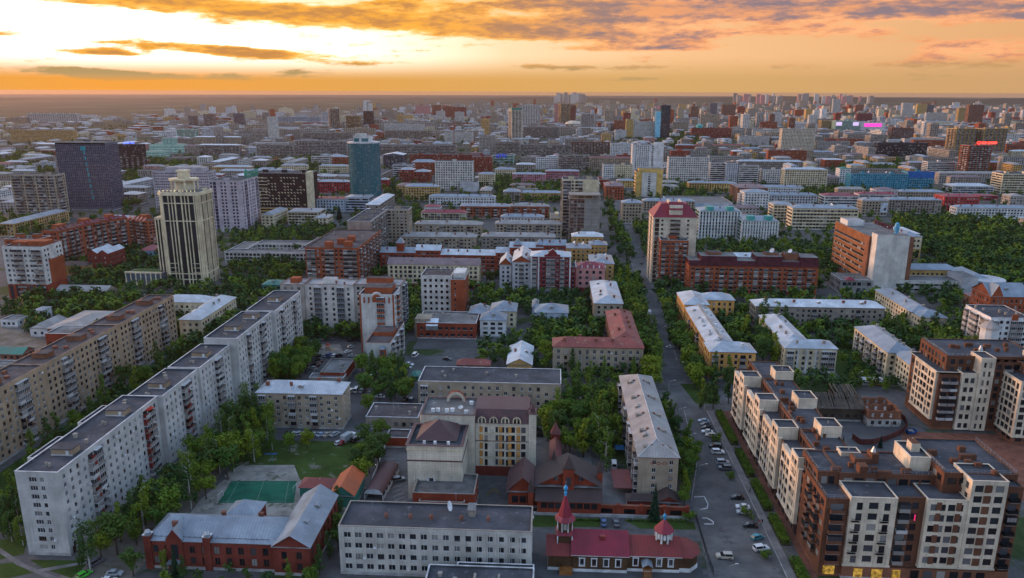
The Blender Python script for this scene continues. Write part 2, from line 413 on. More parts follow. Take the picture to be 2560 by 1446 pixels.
# ------------------------------------------------------------------ building kit
class Grid(list):                            # footprints, kept clear of trees and cars, hashed in 60 m cells
 cells = {}
 def append(s, t):
  list.append(s, t)
  ox, oy, c, sn, x0, y0, x1, y1 = t
  P = [(ox + x * c - y * sn, oy + x * sn + y * c) for x in (x0, x1) for y in (y0, y1)]
  for i in range(int(min(p[0] for p in P) // 60), int(max(p[0] for p in P) // 60) + 1):
   for j in range(int(min(p[1] for p in P) // 60), int(max(p[1] for p in P) // 60) + 1): s.cells.setdefault((i, j), []).append(t)
FOOT = Grid()
def inside(x, y, marg=1.0):
 for i in {int((x - marg) // 60), int((x + marg) // 60)}:
  for j in {int((y - marg) // 60), int((y + marg) // 60)}:
   for (ox, oy, c, s, x0, y0, x1, y1) in FOOT.cells.get((i, j), ()):
    dx, dy = x - ox, y - oy
    u, v = dx * c + dy * s, -dx * s + dy * c
    if x0 - marg < u < x1 + marg and y0 - marg < v < y1 + marg: return True
 return False

_wm = {}
def window_mesh(w, h, panes, fr):
 k = (round(w, 2), round(h, 2), panes, fr.name)
 if k in _wm: return _wm[k]
 b = MB(); x0, x1 = -w / 2, w / 2; t = 0.09; yo, yi = -0.07, 0.0
 b.face([(x0, yi, 0), (x1, yi, 0), (x1, yi, h), (x0, yi, h)], 1)
 xs = [x0 + (x1 - x0) * i / panes for i in range(panes + 1)]
 def bar(a0, z0, a1, z1):
  b.face([(a0, yo, z0), (a1, yo, z0), (a1, yo, z1), (a0, yo, z1)], 0)
  b.face([(a1, yo, z0), (a1, yi, z0), (a1, yi, z1), (a1, yo, z1)], 0)
  b.face([(a0, yi, z0), (a0, yo, z0), (a0, yo, z1), (a0, yi, z1)], 0)
 for i, x in enumerate(xs):
  a = x if i == 0 else (x - t if i == panes else x - t / 2)
  bar(a, 0, a + t, h)
 b.face([(x0 + t, yo - .002, 0), (x1 - t, yo - .002, 0), (x1 - t, yo - .002, t), (x0 + t, yo - .002, t)], 0)
 b.face([(x0 + t, yo - .002, h - t), (x1 - t, yo - .002, h - t), (x1 - t, yo - .002, h), (x0 + t, yo - .002, h)], 0)
 b.box(x0 - .05, -0.24, -0.07, x1 + .05, 0.0, -0.01, 0)          # sill
 _wm[k] = b.mesh('window', [fr, M_GLASS])
 return _wm[k]

_bm = {}
def balcony_mesh(w, kind, pm, fr):
 k = (round(w, 1), kind, pm.name, fr.name)
 if k in _bm: return _bm[k]
 b = MB(); d = 1.15; x0, x1 = -w / 2, w / 2
 b.box(x0, -d, -0.14, x1, 0, 0, 3)
 b.box(x0, -d - .06, 0.0, x1, -d + .02, 1.0, 0)
 b.box(x0 - .03, -d + .02, 0.0, x0 + .05, 0, 1.0, 0); b.box(x1 - .05, -d + .02, 0.0, x1 + .03, 0, 1.0, 0)
 if kind:
  n = max(3, int(w / 0.8))
  b.face([(x0, -d + .03, 1.0), (x1, -d + .03, 1.0), (x1, -d + .03, 2.35), (x0, -d + .03, 2.35)], 1)
  b.face([(x0 + .03, 0, 1.0), (x0 + .03, -d, 1.0), (x0 + .03, -d, 2.35), (x0 + .03, 0, 2.35)], 1)
  b.face([(x1 - .03, -d, 1.0), (x1 - .03, 0, 1.0), (x1 - .03, 0, 2.35), (x1 - .03, -d, 2.35)], 1)
  for i in range(n + 1):
   x = x0 + (x1 - x0) * i / n
   b.face([(x - .05, -d - .02, 1.0), (x + .05, -d - .02, 1.0), (x + .05, -d - .02, 2.35), (x - .05, -d - .02, 2.35)], 2)
  b.box(x0 - .05, -d - .08, 2.35, x1 + .05, 0, 2.47, 2)
 else:
  b.face([(x0 + .2, -.02, 0.05), (x1 - .2, -.02, 0.05), (x1 - .2, -.02, 2.3), (x0 + .2, -.02, 2.3)], 1)
 _bm[k] = b.mesh('balcony', [pm, M_GLASS, fr, M_CONC])
 return _bm[k]

_b = MB(); _b.box(-.42, -.34, 0, .42, -.02, .58, 0); AIRC = _b.mesh('air_conditioner', M_WHITE)
NEAR_WIN, NEAR_BAL = 345.0, 500.0
SIDES = [(0, -1), (1, 0), (0, 1), (-1, 0)]
class Bld:
 """one building: an Empty at its base and the parts under it; local x runs along the front, y away from the camera"""
 def __init__(s, name, label, ox, oy, ang=0.0, cat='building', group=None):
  s.root = tag(empty(name, (ox, oy, 0), ang), label, cat, group)
  s.o, s.ang, s.c, s.s = (ox, oy), ang, math.cos(ang), math.sin(ang)
  s.nw = s.nb = 0
  s.far = MB(); s.farb = MB(); s.label = label
  s.rr = random.Random(label)
 def wpt(s, x, y): return (s.o[0] + x * s.c - y * s.s, s.o[1] + x * s.s + y * s.c)
 def foot(s, x0, y0, x1, y1): FOOT.append((s.o[0], s.o[1], s.c, s.s, x0, y0, x1, y1))
 def sees(s, side, x0, y0, x1, y1):
  n = SIDES[side]
  cx = {0: (x0 + x1) / 2, 1: x1, 2: (x0 + x1) / 2, 3: x0}[side]; cy_ = {0: y0, 1: (y0 + y1) / 2, 2: y1, 3: (y0 + y1) / 2}[side]
  p = s.wpt(cx, cy_)
  nx, ny = n[0] * s.c - n[1] * s.s, n[0] * s.s + n[1] * s.c
  return (nx * -p[0] + ny * -p[1]) > -0.04 * math.hypot(*p), math.hypot(*p)
 def part(s, mb, name, mats, kind=None):
  o = mb.build(name, mats, s.root)
  if kind: o['kind'] = kind
  return o
 def walls(s, x0, y0, w, d, z0, h, fl, wall, pats='w', name='wall', bw=3.2, ww=1.45, wh=1.5, sill=0.85, top=0.9, plinth=0.8, margin=0.9,
    frame=None, recess=0.2, balp=None, sides=(0, 1, 2, 3), plm=None, balg=0.55, fh=None, wallside=None, skip=0, glass=None, gf=None):
  """four walls with real openings; pats is one pattern for all sides or a dict by side"""
  frame = frame or M_FRAME; balp = balp or M_BALC
  x1, y1 = x0 + w, y0 + d
  s.foot(x0, y0, x1, y1)
  mb = MB()
  fh = fh or (h - plinth - top) / max(1, fl)
  for side in sides:
   vis, dist = s.sees(side, x0, y0, x1, y1)
   L = w if side in (0, 2) else d
   O = {0: (x0, y0), 1: (x1, y0), 2: (x1, y1), 3: (x0, y1)}[side]
   U = {0: (1, 0), 1: (0, 1), 2: (-1, 0), 3: (0, -1)}[side]
   N = SIDES[side]
   P = lambda u, z, n=0.0: (O[0] + U[0] * u + N[0] * n, O[1] + U[1] * u + N[1] * n, z0 + z)
   pat = pats.get(side, '') if isinstance(pats, dict) else pats
   if not vis or not pat or fl == 0:
    mb.face([P(0, 0), P(L, 0), P(L, h), P(0, h)], 0)
    continue
   n = max(1, int(round((L - 2 * margin) / bw)))
   bb = (L - 2 * margin) / n
   rz = {0: 0.0, 1: math.pi / 2, 2: math.pi, 3: -math.pi / 2}[side]
   near = dist < NEAR_WIN
   ops = []
   for i in range(n):
    ch = pat[i % len(pat)] if pat[0] != '<' else pat[1:][min(i, len(pat) - 2)]
    uc = margin + (i + .5) * bb
    if ch == '.': continue
    if ch == 'g':
     ops.append((uc - bb * .42, uc + bb * .42, plinth, h - top, 'g')); continue
    for j in range(skip, fl):
     zb = plinth + j * fh
     if ch == 'w': q = (uc - ww / 2, uc + ww / 2, zb + sill, zb + sill + wh, 'w')
     elif ch == 'W': q = (uc - min(bb * .42, 1.25), uc + min(bb * .42, 1.25), zb + sill, zb + sill + wh, 'W')
     elif ch == 'n': q = (uc - .45, uc + .45, zb + sill, zb + sill + wh, 'n')
     elif ch == 'f': q = (uc - ww / 2, uc + ww / 2, zb + .15, zb + .15 + min(fh - .5, 2.3), 'w')
     elif ch == 's':
      if j == fl - 1: continue
      q = (uc - .7, uc + .7, zb + fh * .62, zb + fh * .62 + 1.5, 'w')
     elif ch == 't': q = (uc - bb * .46, uc + bb * .46, zb + sill, zb + sill + wh, 'W')
     elif ch in 'bBrl': q = (uc - min(bb * .46, 1.9), uc + min(bb * .46, 1.9), zb + 0.05, zb + 2.3, ch)
     else: continue
     ops.append(q)
   if dist > 650: ops = [o if o[4] == 'g' else (o[0] - .2, o[1] + .2, o[2] - .15, o[3] + .15, o[4]) for o in ops]
   glz = [o for o in ops if o[4] in 'wWng']
   if near:
    us = sorted({0.0, L} | {round(o[k], 3) for o in glz for k in (0, 1)})
    zs = sorted({0.0, h} | {round(o[k], 3) for o in glz for k in (2, 3)})
    hole = set()
    ui = {u: i for i, u in enumerate(us)}; zi = {z: i for i, z in enumerate(zs)}
    for o in glz:
     for a in range(ui[round(o[0], 3)], ui[round(o[1], 3)]):
      for b in range(zi[round(o[2], 3)], zi[round(o[3], 3)]): hole.add((a, b))
    for b in range(len(zs) - 1):
     a = 0
     while a < len(us) - 1:                      # merge runs of solid cells
      if (a, b) in hole: a += 1; continue
      e = a
      while e < len(us) - 1 and (e, b) not in hole: e += 1
      mb.face([P(us[a], zs[b]), P(us[e], zs[b]), P(us[e], zs[b + 1]), P(us[a], zs[b + 1])], 0)
      a = e
    for o in glz:
     u0, u1, za, zb_, t = o
     r = -recess
     mb.face([P(u0, za), P(u0, za, r), P(u0, zb_, r), P(u0, zb_)], 0); mb.face([P(u1, za, r), P(u1, za), P(u1, zb_), P(u1, zb_, r)], 0)
     mb.face([P(u0, zb_), P(u0, zb_, r), P(u1, zb_, r), P(u1, zb_)], 0); mb.face([P(u0, za, r), P(u0, za), P(u1, za), P(u1, za, r)], 0)
     if s.nw < 296 and t != 'g':
      me = window_mesh(u1 - u0, zb_ - za, {'w': 2, 'W': 3, 'n': 1}[t] - (s.rr.random() < .15 and t != 'n'), frame if frame is not M_FRAME or s.rr.random() < .74 else s.rr.choice((M_BFRAME, M_CAP, M_DFRAME)))
      p = P((u0 + u1) / 2, za, r)
      put('window', me, s.root, p, rz); s.nw += 1
      if t == 'w' and s.rr.random() < .05 and frame is M_FRAME: put('air_conditioner', AIRC, s.root, P(u1 + .55, za + .1, 0), rz)
     else:
      s.far.face([P(u0, za, r + .01), P(u1, za, r + .01), P(u1, zb_, r + .01), P(u0, zb_, r + .01)], 0)
      if t == 'g':
       k = za
       while k < zb_ - .3:
        s.far.face([P(u0, k, r + .06), P(u1, k, r + .06), P(u1, k + .18, r + .06), P(u0, k + .18, r + .06)], 1); k += fh
   else:
    mb.face([P(0, 0), P(L, 0), P(L, h), P(0, h)], 0)
    for o in glz:
     u0, u1, za, zb_, t = o
     if t == 'g':
      k = za;
      while k < zb_ - .5:
       s.far.face([P(u0, k, .05), P(u1, k, .05), P(u1, min(zb_, k + fh - .35), .05), P(u0, min(zb_, k + fh - .35), .05)], 0); k += fh
     else:
      s.far.face([P(u0, za, .05), P(u1, za, .05), P(u1, zb_, .05), P(u0, zb_, .05)], 0)
      if dist < 750: s.far.face([P(u0 - .08, za - .16, .07), P(u1 + .08, za - .16, .07), P(u1 + .08, za - .02, .07), P(u0 - .08, za - .02, .07)], 1)
   for o in ops:
    if o[4] not in 'bBrl': continue
    u0, u1, za, zb_, t = o
    wid = u1 - u0
    kind = 1 if (t == 'B' or s.rr.random() < balg) else 0
    pm = M_BALR if t == 'r' else balp
    if dist < NEAR_BAL and s.nb < 290:
     put('balcony', balcony_mesh(wid, kind, pm, frame), s.root, P((u0 + u1) / 2, za), rz); s.nb += 1
    else:
     a, b2 = P(u0, za, 0), P(u1, za + 1.0, 1.1)
     s.farb.box(min(a[0], b2[0]), min(a[1], b2[1]), a[2], max(a[0], b2[0]), max(a[1], b2[1]), b2[2], 0)
     if kind:
      k = 1.06
      s.far.face([P(u0, za + 1.0, k), P(u1, za + 1.0, k), P(u1, zb_, k), P(u0, zb_, k)], 0)
      a, b2 = P(u0, zb_, 0), P(u1, zb_ + .12, 1.12)
      s.farb.box(min(a[0], b2[0]), min(a[1], b2[1]), a[2], max(a[0], b2[0]), max(a[1], b2[1]), b2[2], 0)
     else:
      s.far.face([P(u0, za + .2, .05), P(u1, za + .2, .05), P(u1, zb_, .05), P(u0, zb_, .05)], 0)
  if plinth > 0.3 and z0 == 0:
   mb2 = MB(); e = .06; ph = min(plinth, .9)
   mb2.prism([(x0 - e, y0 - e), (x1 + e, y0 - e), (x1 + e, y1 + e), (x0 - e, y1 + e)], 0, ph, 0)
   s.part(mb2, 'plinth', plm or M_STONE)
  return s.part(mb, name, wall)
 def flat(s, x0, y0, w, d, z, bit=None, cap=None, par=0.55, th=0.32, over=0.07, name='roof'):
  mb = MB(); x1, y1 = x0 + w, y0 + d
  i = th
  mb.face([(x0 + i, y0 + i, z - par), (x1 - i, y0 + i, z - par), (x1 - i, y1 - i, z - par), (x0 + i, y1 - i, z - par)], 0)
  for a, b in (((x0 + i, y0 + i), (x1 - i, y0 + i)), ((x1 - i, y0 + i), (x1 - i, y1 - i)), ((x1 - i, y1 - i), (x0 + i, y1 - i)), ((x0 + i, y1 - i), (x0 + i, y0 + i))):
   mb.face([(b[0], b[1], z - par), (a[0], a[1], z - par), (a[0], a[1], z), (b[0], b[1], z)], 0)
  o = s.part(mb, name, bit or M_BIT)
  c = MB(); e = over; zz = z + .12
  c.box(x0 - e, y0 - e, z, x1 + e, y0 + i + .02, zz); c.box(x0 - e, y1 - i - .02, z, x1 + e, y1 + e, zz)
  c.box(x0 - e, y0 + i + .02, z, x0 + i + .02, y1 - i - .02, zz); c.box(x1 - i - .02, y0 + i + .02, z, x1 + e, y1 - i - .02, zz)
  q = c.build('parapet_cap', cap or M_CAP, o)
  return o
 def hip(s, x0, y0, w, d, z, rm, rh, over=0.5, gable=False, axis=None, trim=None, name='roof', gw=None, hipl=None):
  x0 -= over; y0 -= over; w += 2 * over; d += 2 * over
  x1, y1 = x0 + w, y0 + d
  ax = axis or ('x' if w >= d else 'y')
  mb = MB(); t = z + .18
  if ax == 'x':
   k = 0.0 if gable else min(hipl or d / 2, w / 2 - .01)
   ym = (y0 + y1) / 2
   a, b = (x0 + k, ym, t + rh), (x1 - k, ym, t + rh)
   A, B_, C, D = (x0, y0, t), (x1, y0, t), (x1, y1, t), (x0, y1, t)
   mb.face([A, B_, b, a], 0); mb.face([C, D, a, b], 0)
   if gable:
    g = over; GA = [(x0 + g, y0 + g, t - .1), (x0 + g, y1 - g, t - .1), (x0 + g, ym, t + rh - .35)]; GB = [(x1 - g, y0 + g, t - .1), (x1 - g, y1 - g, t - .1), (x1 - g, ym, t + rh - .35)]
    mb.face(GA, 3); mb.face(GB, 3)
   else: mb.face([B_, C, b], 1); mb.face([D, A, a], 1)
  else:
   k = 0.0 if gable else min(hipl or w / 2, d / 2 - .01)
   xm = (x0 + x1) / 2
   a, b = (xm, y0 + k, t + rh), (xm, y1 - k, t + rh)
   A, B_, C, D = (x0, y0, t), (x1, y0, t), (x1, y1, t), (x0, y1, t)
   mb.face([B_, C, b, a], 1); mb.face([D, A, a, b], 1)
   if gable:
    g = over; GA = [(x0 + g, y0 + g, t - .1), (x1 - g, y0 + g, t - .1), (xm, y0 + g, t + rh - .35)]; GB = [(x0 + g, y1 - g, t - .1), (x1 - g, y1 - g, t - .1), (xm, y1 - g, t + rh - .35)]
    mb.face(GA, 3); mb.face(GB, 3)
   else: mb.face([A, B_, a], 0); mb.face([C, D, b], 0)
  # eaves board
  mb.box(x0, y0, z, x1, y0 + .16, t, 2); mb.box(x0, y1 - .16, z, x1, y1, t, 2); mb.box(x0, y0 + .16, z, x0 + .16, y1 - .16, t, 2); mb.box(x1 - .16, y0 + .16, z, x1, y1 - .16, t, 2)
  mb.face([(x0 + .1, y0 + .1, z + .06), (x0 + .1, y1 - .1, z + .06), (x1 - .1, y1 - .1, z + .06), (x1 - .1, y0 + .1, z + .06)], 2)
  return s.part(mb, name, [rm[0], rm[1], trim or M_TRIM, gw or W['grey_stone']])
 def bx(s, name, x0, y0, z0, x1, y1, z1, m, mt=None, mats=None, kind=None):
  b = MB(); b.box(x0, y0, z0, x1, y1, z1, 0, 1 if mt else None)
  return s.part(b, name, [m, mt] if mt else [m], kind)
 def vents(s, x0, y0, w, d, z, n, m=None, size=(0.7, 1.0), hh=(0.7, 1.5), name='roof_vent'):
  for i in range(n):
   a, b = s.rr.uniform(*size), s.rr.uniform(*size); h = s.rr.uniform(*hh)
   x, y = x0 + s.rr.uniform(.08, .92) * w - a / 2, y0 + s.rr.uniform(.15, .85) * d - b / 2
   mb = MB(); mb.box(x, y, z - .7, x + a, y + b, z + h, 0); mb.box(x - .12, y - .12, z + h + .002, x + a + .12, y + b + .12, z + h + .14, 0)
   s.part(mb, name, m or M_CHIMG)
 def chims(s, x0, y0, w, d, z, rh, n, m=None, ax='x'):
  for i in range(n):
   f = (i + .5) / n + s.rr.uniform(-.04, .04)
   off = s.rr.choice((-.22, .22))
   if ax == 'x': x, y = x0 + f * w, y0 + d * (.5 + off)
   else: x, y = x0 + w * (.5 + off), y0 + f * d
   zz = z + rh * (1 - 2 * abs(off))
   a = s.rr.uniform(.45, .7)
   mb = MB(); mb.box(x - a, y - .4, zz - .9, x + a, y + .4, zz + 1.3, 0); mb.box(x - a - .12, y - .52, zz + 1.302, x + a + .12, y + .52, zz + 1.45, 0)
   s.part(mb, 'chimney', m or M_CHIM)
 def dormer(s, x, y, z, w=1.8, dp=1.8, hh=1.3, rm=None, m=None):
  mb = MB(); mb.box(x - w / 2, y - dp / 2, z - .8, x + w / 2, y + dp / 2, z + hh * .6, 0)
  a, b, c_, d_ = (x - w / 2 - .15, y - dp / 2 - .15, z + hh * .6), (x + w / 2 + .15, y - dp / 2 - .15, z + hh * .6), (x + w / 2 + .15, y + dp / 2, z + hh * .6), (x - w / 2 - .15, y + dp / 2, z + hh * .6)
  e, f = (x, y - dp / 2 - .15, z + hh), (x, y + dp / 2, z + hh)
  mb.face([a, e, f, d_], 1); mb.face([b, c_, f, e], 1); mb.face([a, b, e], 0)
  s.part(mb, 'dormer', [m or M_CHIMG, (rm or RM['grey'])[0]])
 def dish(s, x, y, z, r=0.9, az=-2.6, el=0.6):
  mb = MB()
  n = 12; ax = Vector((math.cos(az) * math.cos(el), math.sin(az) * math.cos(el), math.sin(el)))
  t = ax.orthogonal().normalized(); w = ax.cross(t); c0 = Vector((x, y, z + r * 1.1))
  ring = [c0 + ax * .25 * r + (t * math.cos(2 * math.pi * i / n) + w * math.sin(2 * math.pi * i / n)) * r for i in range(n)]
  for i in range(n): mb.face([tuple(c0), tuple(ring[i]), tuple(ring[(i + 1) % n])], 0)
  mb.tube((x, y, z - .3), tuple(c0), .07, 5, 1)
  s.part(mb, 'satellite_dish', [M_WHITE, M_STEEL])
 def done(s, glass=None, frame=None):
  if s.far.f: s.part(s.far, 'window_panes', [glass or M_GLASS, frame or M_CAP], 'stuff')
  if s.farb.f: s.part(s.farb, 'balconies', [mat('balcony_panel_far', (.4, .38, .36), 'tint', isl=1.0, cols=[(.18, .165, .155), (.30, .27, .25), (.22, .19, .17), (.58, .57, .56), (.16, .09, .06), (.34, .31, .29)])], 'stuff')
  return s.root

def place(x, y, xb, dep, h, ang):
 """front edge of a roof at height h, read off the photograph: left corner (x, y), right corner at column xb, far edge at row dep (or depth in m)"""
 ox, oy = at(x, y, h)
 ca, sa = math.cos(ang), math.sin(ang)
 lo, hi = 0.5, 400.0
 for _ in range(36):
  m = (lo + hi) / 2
  if proj(ox + m * ca, oy + m * sa, h)[0] < xb: lo = m
  else: hi = m
 w = lo
 if dep <= 150: d = dep
 else:
  lo, hi = 0.5, 300.0
  for _ in range(36):
   m = (lo + hi) / 2
   if proj(ox - m * sa, oy + m * ca, h)[1] > dep: lo = m
   else: hi = m
  d = lo
 return ox, oy, w, d

def B(label, x, y, xb, dep, h, fl, wall='grey_brick', pat='w', roof='flat', rh=2.6, ang=0.0, name='apartment_block', glass=None, frame=None, ch=None, vents=None, room=None,
  bit=None, cap=None, par=0.55, gable=False, axis=None, sides=None, cat='building', base=None, trim=None, group=None, dishes=0, over=.5, gw=None, **kw):
 a = R(ang)
 ox, oy, w, d = place(x, y, xb, dep, h, a)
 b = Bld(name, label, ox, oy, a, cat, group)
 dist = math.hypot(ox, oy)
 b.w, b.d, b.h = w, d, h
 wm = W[wall] if isinstance(wall, str) else wall
 b.walls(0, 0, w, d, 0, h, fl, wm, pat, frame=frame, **kw)
 if base:                         # a differently finished ground floor, a little proud
  bm_, bh = base
  mb = MB(); mb.prism([(-.12, -.12), (w + .12, -.12), (w + .12, d + .12), (-.12, d + .12)], 0, bh, 0)
  b.part(mb, 'base_storey', W[bm_])
  mb = MB(); n = max(2, int(w / 4))
  for i in range(n):
   u = (i + .5) * w / n
   mb.face([(u - 1.2, -.16, .7), (u + 1.2, -.16, .7), (u + 1.2, -.16, bh - .7), (u - 1.2, -.16, bh - .7)], 0)
  b.part(mb, 'shop_windows', M_GLASS, 'stuff')
 if roof == 'flat':
  b.flat(0, 0, w, d, h, bit, cap, par)
  nr = room if room is not None else (max(0, int(w * d / 500)) if fl >= 6 else 0)
  for i in range(nr):
   f = (i + .5) / nr
   if w >= d: rx, ry = w * f - 2.5, d * .45
   else: rx, ry = w * .35, d * f - 2.5
   rx = max(.5, min(rx, w - 5.6)); ry = max(.5, min(ry, d - 4.2))
   mb = MB(); mb.box(rx, ry, h - .6, rx + min(5, w - 1), ry + min(3.6, d - 1), h + 2.2, 0); mb.box(rx - .2, ry - .2, h + 2.202, rx + min(5, w - 1) + .2, ry + min(3.6, d - 1) + .2, h + 2.4, 1)
   b.part(mb, 'machine_room', [wm, bit or M_BIT])
  nv = vents if vents is not None else (min(8, int(w * d / 90)) if dist < 900 else 0)
  b.vents(0.5, 0.5, w - 1, d - 1, h - .5, nv)
  for i in range(3 if dist < 520 and w > 12 else 0):
   x, y = b.rr.uniform(.1, .9) * w, b.rr.uniform(.2, .8) * d; mb = MB(); mb.tube((x, y, h - .6), (x, y, h + 3.2), .05, 4); mb.tube((x - .7, y, h + 2.9), (x + .7, y, h + 2.9), .035, 3); mb.tube((x - .5, y, h + 2.3), (x + .5, y, h + 2.3), .035, 3); b.part(mb, 'aerial', M_STEEL)
 elif roof:
  rm = RM[roof]
  ax = axis or ('x' if w >= d else 'y')
  b.hip(0, 0, w, d, h, rm, rh, over, gable, ax, trim, gw=gw or wm)
  nc = ch if ch is not None else (max(1, int(max(w, d) / 12)) if dist < 1100 else 0)
  b.chims(0, 0, w, d, h + .2, rh, nc, None, ax)
  if dist < 600 and name not in ('shed', 'garage', 'kiosk', 'hall'):
   for i in range(max(1, int(max(w, d) / 22))):
    f = (i + .5) / max(1, int(max(w, d) / 22))
    if ax == 'x': b.dormer(w * f, d * .26, h + rh * .5, rm=rm)
    else: b.dormer(w * (.26 if ox > 0 else .74), d * f, h + rh * .5, rm=rm)
 for i in range(dishes): b.dish(b.rr.uniform(.2, .8) * w, b.rr.uniform(.3, .7) * d, h - .3 if roof == 'flat' else h + rh * .5, b.rr.uniform(.9, 1.5))
 b.glass, b.frame = glass, frame
 b.done(glass)
 return b

# ------------------------------------------------------------------ near buildings
def slab():
 b = Bld('apartment_block', 'long white brick nine-storey apartment slab stepping back from the lower left corner', -149.3, 184.6)
 wb = W['white_brick']
 pat = {0: '.Ww.', 1: 'wwwwbbwwwwwwwwbbww', 3: 'w'}
 kw = dict(bw=3.05, ww=1.15, wh=1.45, plinth=1.1, top=1.3)
 b.walls(0, 0, 12.5, 55.0, 0, 26.5, 9, wb, pat, **kw)
 b.walls(-1.8, 8, 1.79, 14, 0, 26.48, 9, wb, {0: '', 3: 'w'}, sides=(0, 2, 3), **kw); b.walls(-1.8, 32, 1.79, 14, 0, 26.48, 9, wb, {0: '', 3: 'w'}, sides=(0, 2, 3), **kw)
 b.flat(0, 0, 12.5, 55.0, 26.5); b.flat(-1.8, 8, 1.78, 14, 26.48, th=.2); b.flat(-1.8, 32, 1.78, 14, 26.48, th=.2)
 p2_ = {0: '', 1: 'wwwwbbwwwwwwwwbbww', 3: 'w'}
 b.walls(1.6, 55.02, 12.7, 27.0, 0, 26.46, 9, wb, p2_, **kw); b.flat(1.6, 55.02, 12.7, 27.0, 26.46)
 b.walls(2.6, 82.04, 12.6, 28.0, 0, 26.9, 9, wb, p2_, **kw); b.flat(2.6, 82.04, 12.6, 28.0, 26.9)
 b.walls(4.2, 110.06, 14.2, 40.0, 0, 29.5, 10, wb, {0: '', 1: 'wwwbwwwwbbwwww'}, **kw); b.flat(4.2, 110.06, 14.2, 40.0, 29.5)
 b.walls(6.2, 150.08, 14.0, 37.0, 0, 29.9, 10, wb, {0: '', 1: 'wwbwwwwwbww'}, **kw); b.flat(6.2, 150.08, 14.0, 37.0, 29.9)
 for x, y, z in ((3.5, 11, 26), (3.5, 39, 26), (5, 63, 26), (6, 95, 26.4), (8, 122, 29), (9, 140, 29), (10, 168, 29.4)):
  m = MB(); m.box(x, y, z - .2, x + 6.2, y + 4.0, z + 1.9, 0); m.box(x - .25, y - .25, z + 1.902, x + 6.45, y + 4.25, z + 2.15, 1); m.box(x - .15, y - .12, z - .2, x + 6.35, y - .02, z + .35, 2)
  o = b.part(m, 'machine_room', [W['tan_brick'], M_BIT, M_CAP])
  m = MB(); m.box(x + 4.4, y - .16, z + .3, x + 5.3, y - .03, z + 1.6, 0); m.build('hatch_door', M_WHITE, o)
  for dx in (2.2, 3.4):
   b.bx('roof_vent', x + dx, y - 5.5 - dx * .4, z - .1, x + dx + .6, y - 4.9 - dx * .4, z + 1.0, M_CHIMG)
 for y in (20, 48, 75, 104, 132, 160): b.vents(2, y - 4, 8, 8, 26.0, 2, M_CHIMG)
 for j in range(1, 9):
  for y0 in (15.1, 44.8, 71.2):
   b.bx('fire_escape', 12.55 if y0 < 55 else 14.35, y0, 1.4 + j * 2.68, 13.7 if y0 < 55 else 15.5, y0 + 1.1, (3.7 if j % 2 else 2.4) + j * 2.68, M_BALR)
 b.bx('balcony_roof', 12.5, 46.5, 24.7, 14.1, 49.6, 24.9, mat('scarlet_sheet', (.62, .05, .025), 'plain'))
 m = MB(); m.box(12.52, 1.2, 0, 12.62, 2.6, 2.2, 0); b.part(m, 'entrance_door', M_DFRAME)
 b.done()
slab()

b = Bld('apartment_block', 'long tan brick nine-storey slab with dark flat roof behind the white slab', -209.0, 214.0)
kw = dict(bw=3.1, ww=1.3, wh=1.5, plinth=.9, top=1.2)
for i, (y, d) in enumerate(((0, 51.9), (51.92, 52), (103.94, 52))):
 b.walls(0, y, 13.2, d, 0, 27 + i * .02, 9, W['tan_brick'], {0: '.w.w', 1: 'wwwllwwwwwwllwww'}, **kw)
 b.flat(0, y, 13.2, d, 27 + i * .02, M_BITB, M_CAPB)
for y in (10, 30, 60, 82, 112, 138):
 m = MB(); m.box(3, y, 26.3, 9.5, y + 4.5, 28.6, 0); m.box(5, y - .4, 28.602, 9.8, y + 4.6, 28.8, 1)
 b.part(m, 'machine_room', [W['brown_brick'], M_BITB]); b.vents(1, y + 6, 11, 10, 26.4, 2, M_CHIM, (1.2, 1.6), (.9, 1.4), 'chimney')
b.done()

# ------ school bottom centre
b = B('four-storey white brick school with dark flat roof at the bottom edge', 845, 1315, 1329, 1252, 15.0, 4, 'school_brick', {0: 'w', 1: 'w'}, name='school', bw=3.05, ww=2.0, wh=1.65, plinth=.9, top=1.0, sill=.8, vents=0, cap=W['concrete'], par=.5)
for f, g in ((.23, .42), (.36, .42), (.47, .42), (.63, .42), (.77, .42)):
 m = MB(); m.lathe(f * b.w, g * b.d, [(.35, 14.4), (.35, 15.3), (.6, 15.35), (.45, 15.9), (.0, 16.1)], 8); b.part(m, 'roof_vent', M_CHIM)
m = MB(); m.box(.66 * b.w, b.d * .55, 14.4, .66 * b.w + 2, b.d * .55 + 2.2, 16.9, 0); m.face([(.66 * b.w - .2, b.d * .55 - .3, 16.7), (.66 * b.w + 2.2, b.d * .55 - .3, 16.7), (.66 * b.w + 2.2, b.d * .55 + 2.5, 17.6), (.66 * b.w - .2, b.d * .55 + 2.5, 17.6)], 1)
b.part(m, 'roof_hatch', [W['concrete'], M_BITG])
b.dish(.55 * b.w, .75 * b.d, 14.5, 1.5, -.2, .35)
m = MB()
for i in range(17): m.box(.9 + i * 3.05 + .05, -.16, .9, .9 + i * 3.05 + .55, -.0, 14.2)
b.part(m, 'pilasters', W['school_brick'], 'stuff')
b = Bld('school_annex', 'low flat-roofed annex with metal-capped parapet below the white school', *at(1064, 1446, 8.0))
b.walls(0, -6, 28, 12, 0, 8, 2, W['school_brick'], 'w'); b.flat(0, -6, 28, 12, 8.0, M_BIT, M_CAP, par=.5)
b.walls(7.5, 6.01, 20.49, 1.4, 0, 8.02, 2, W['school_brick'], ''); b.flat(7.5, 5.7, 20.4, 1.7, 8.02, M_BIT, M_CAP, .4, .25)
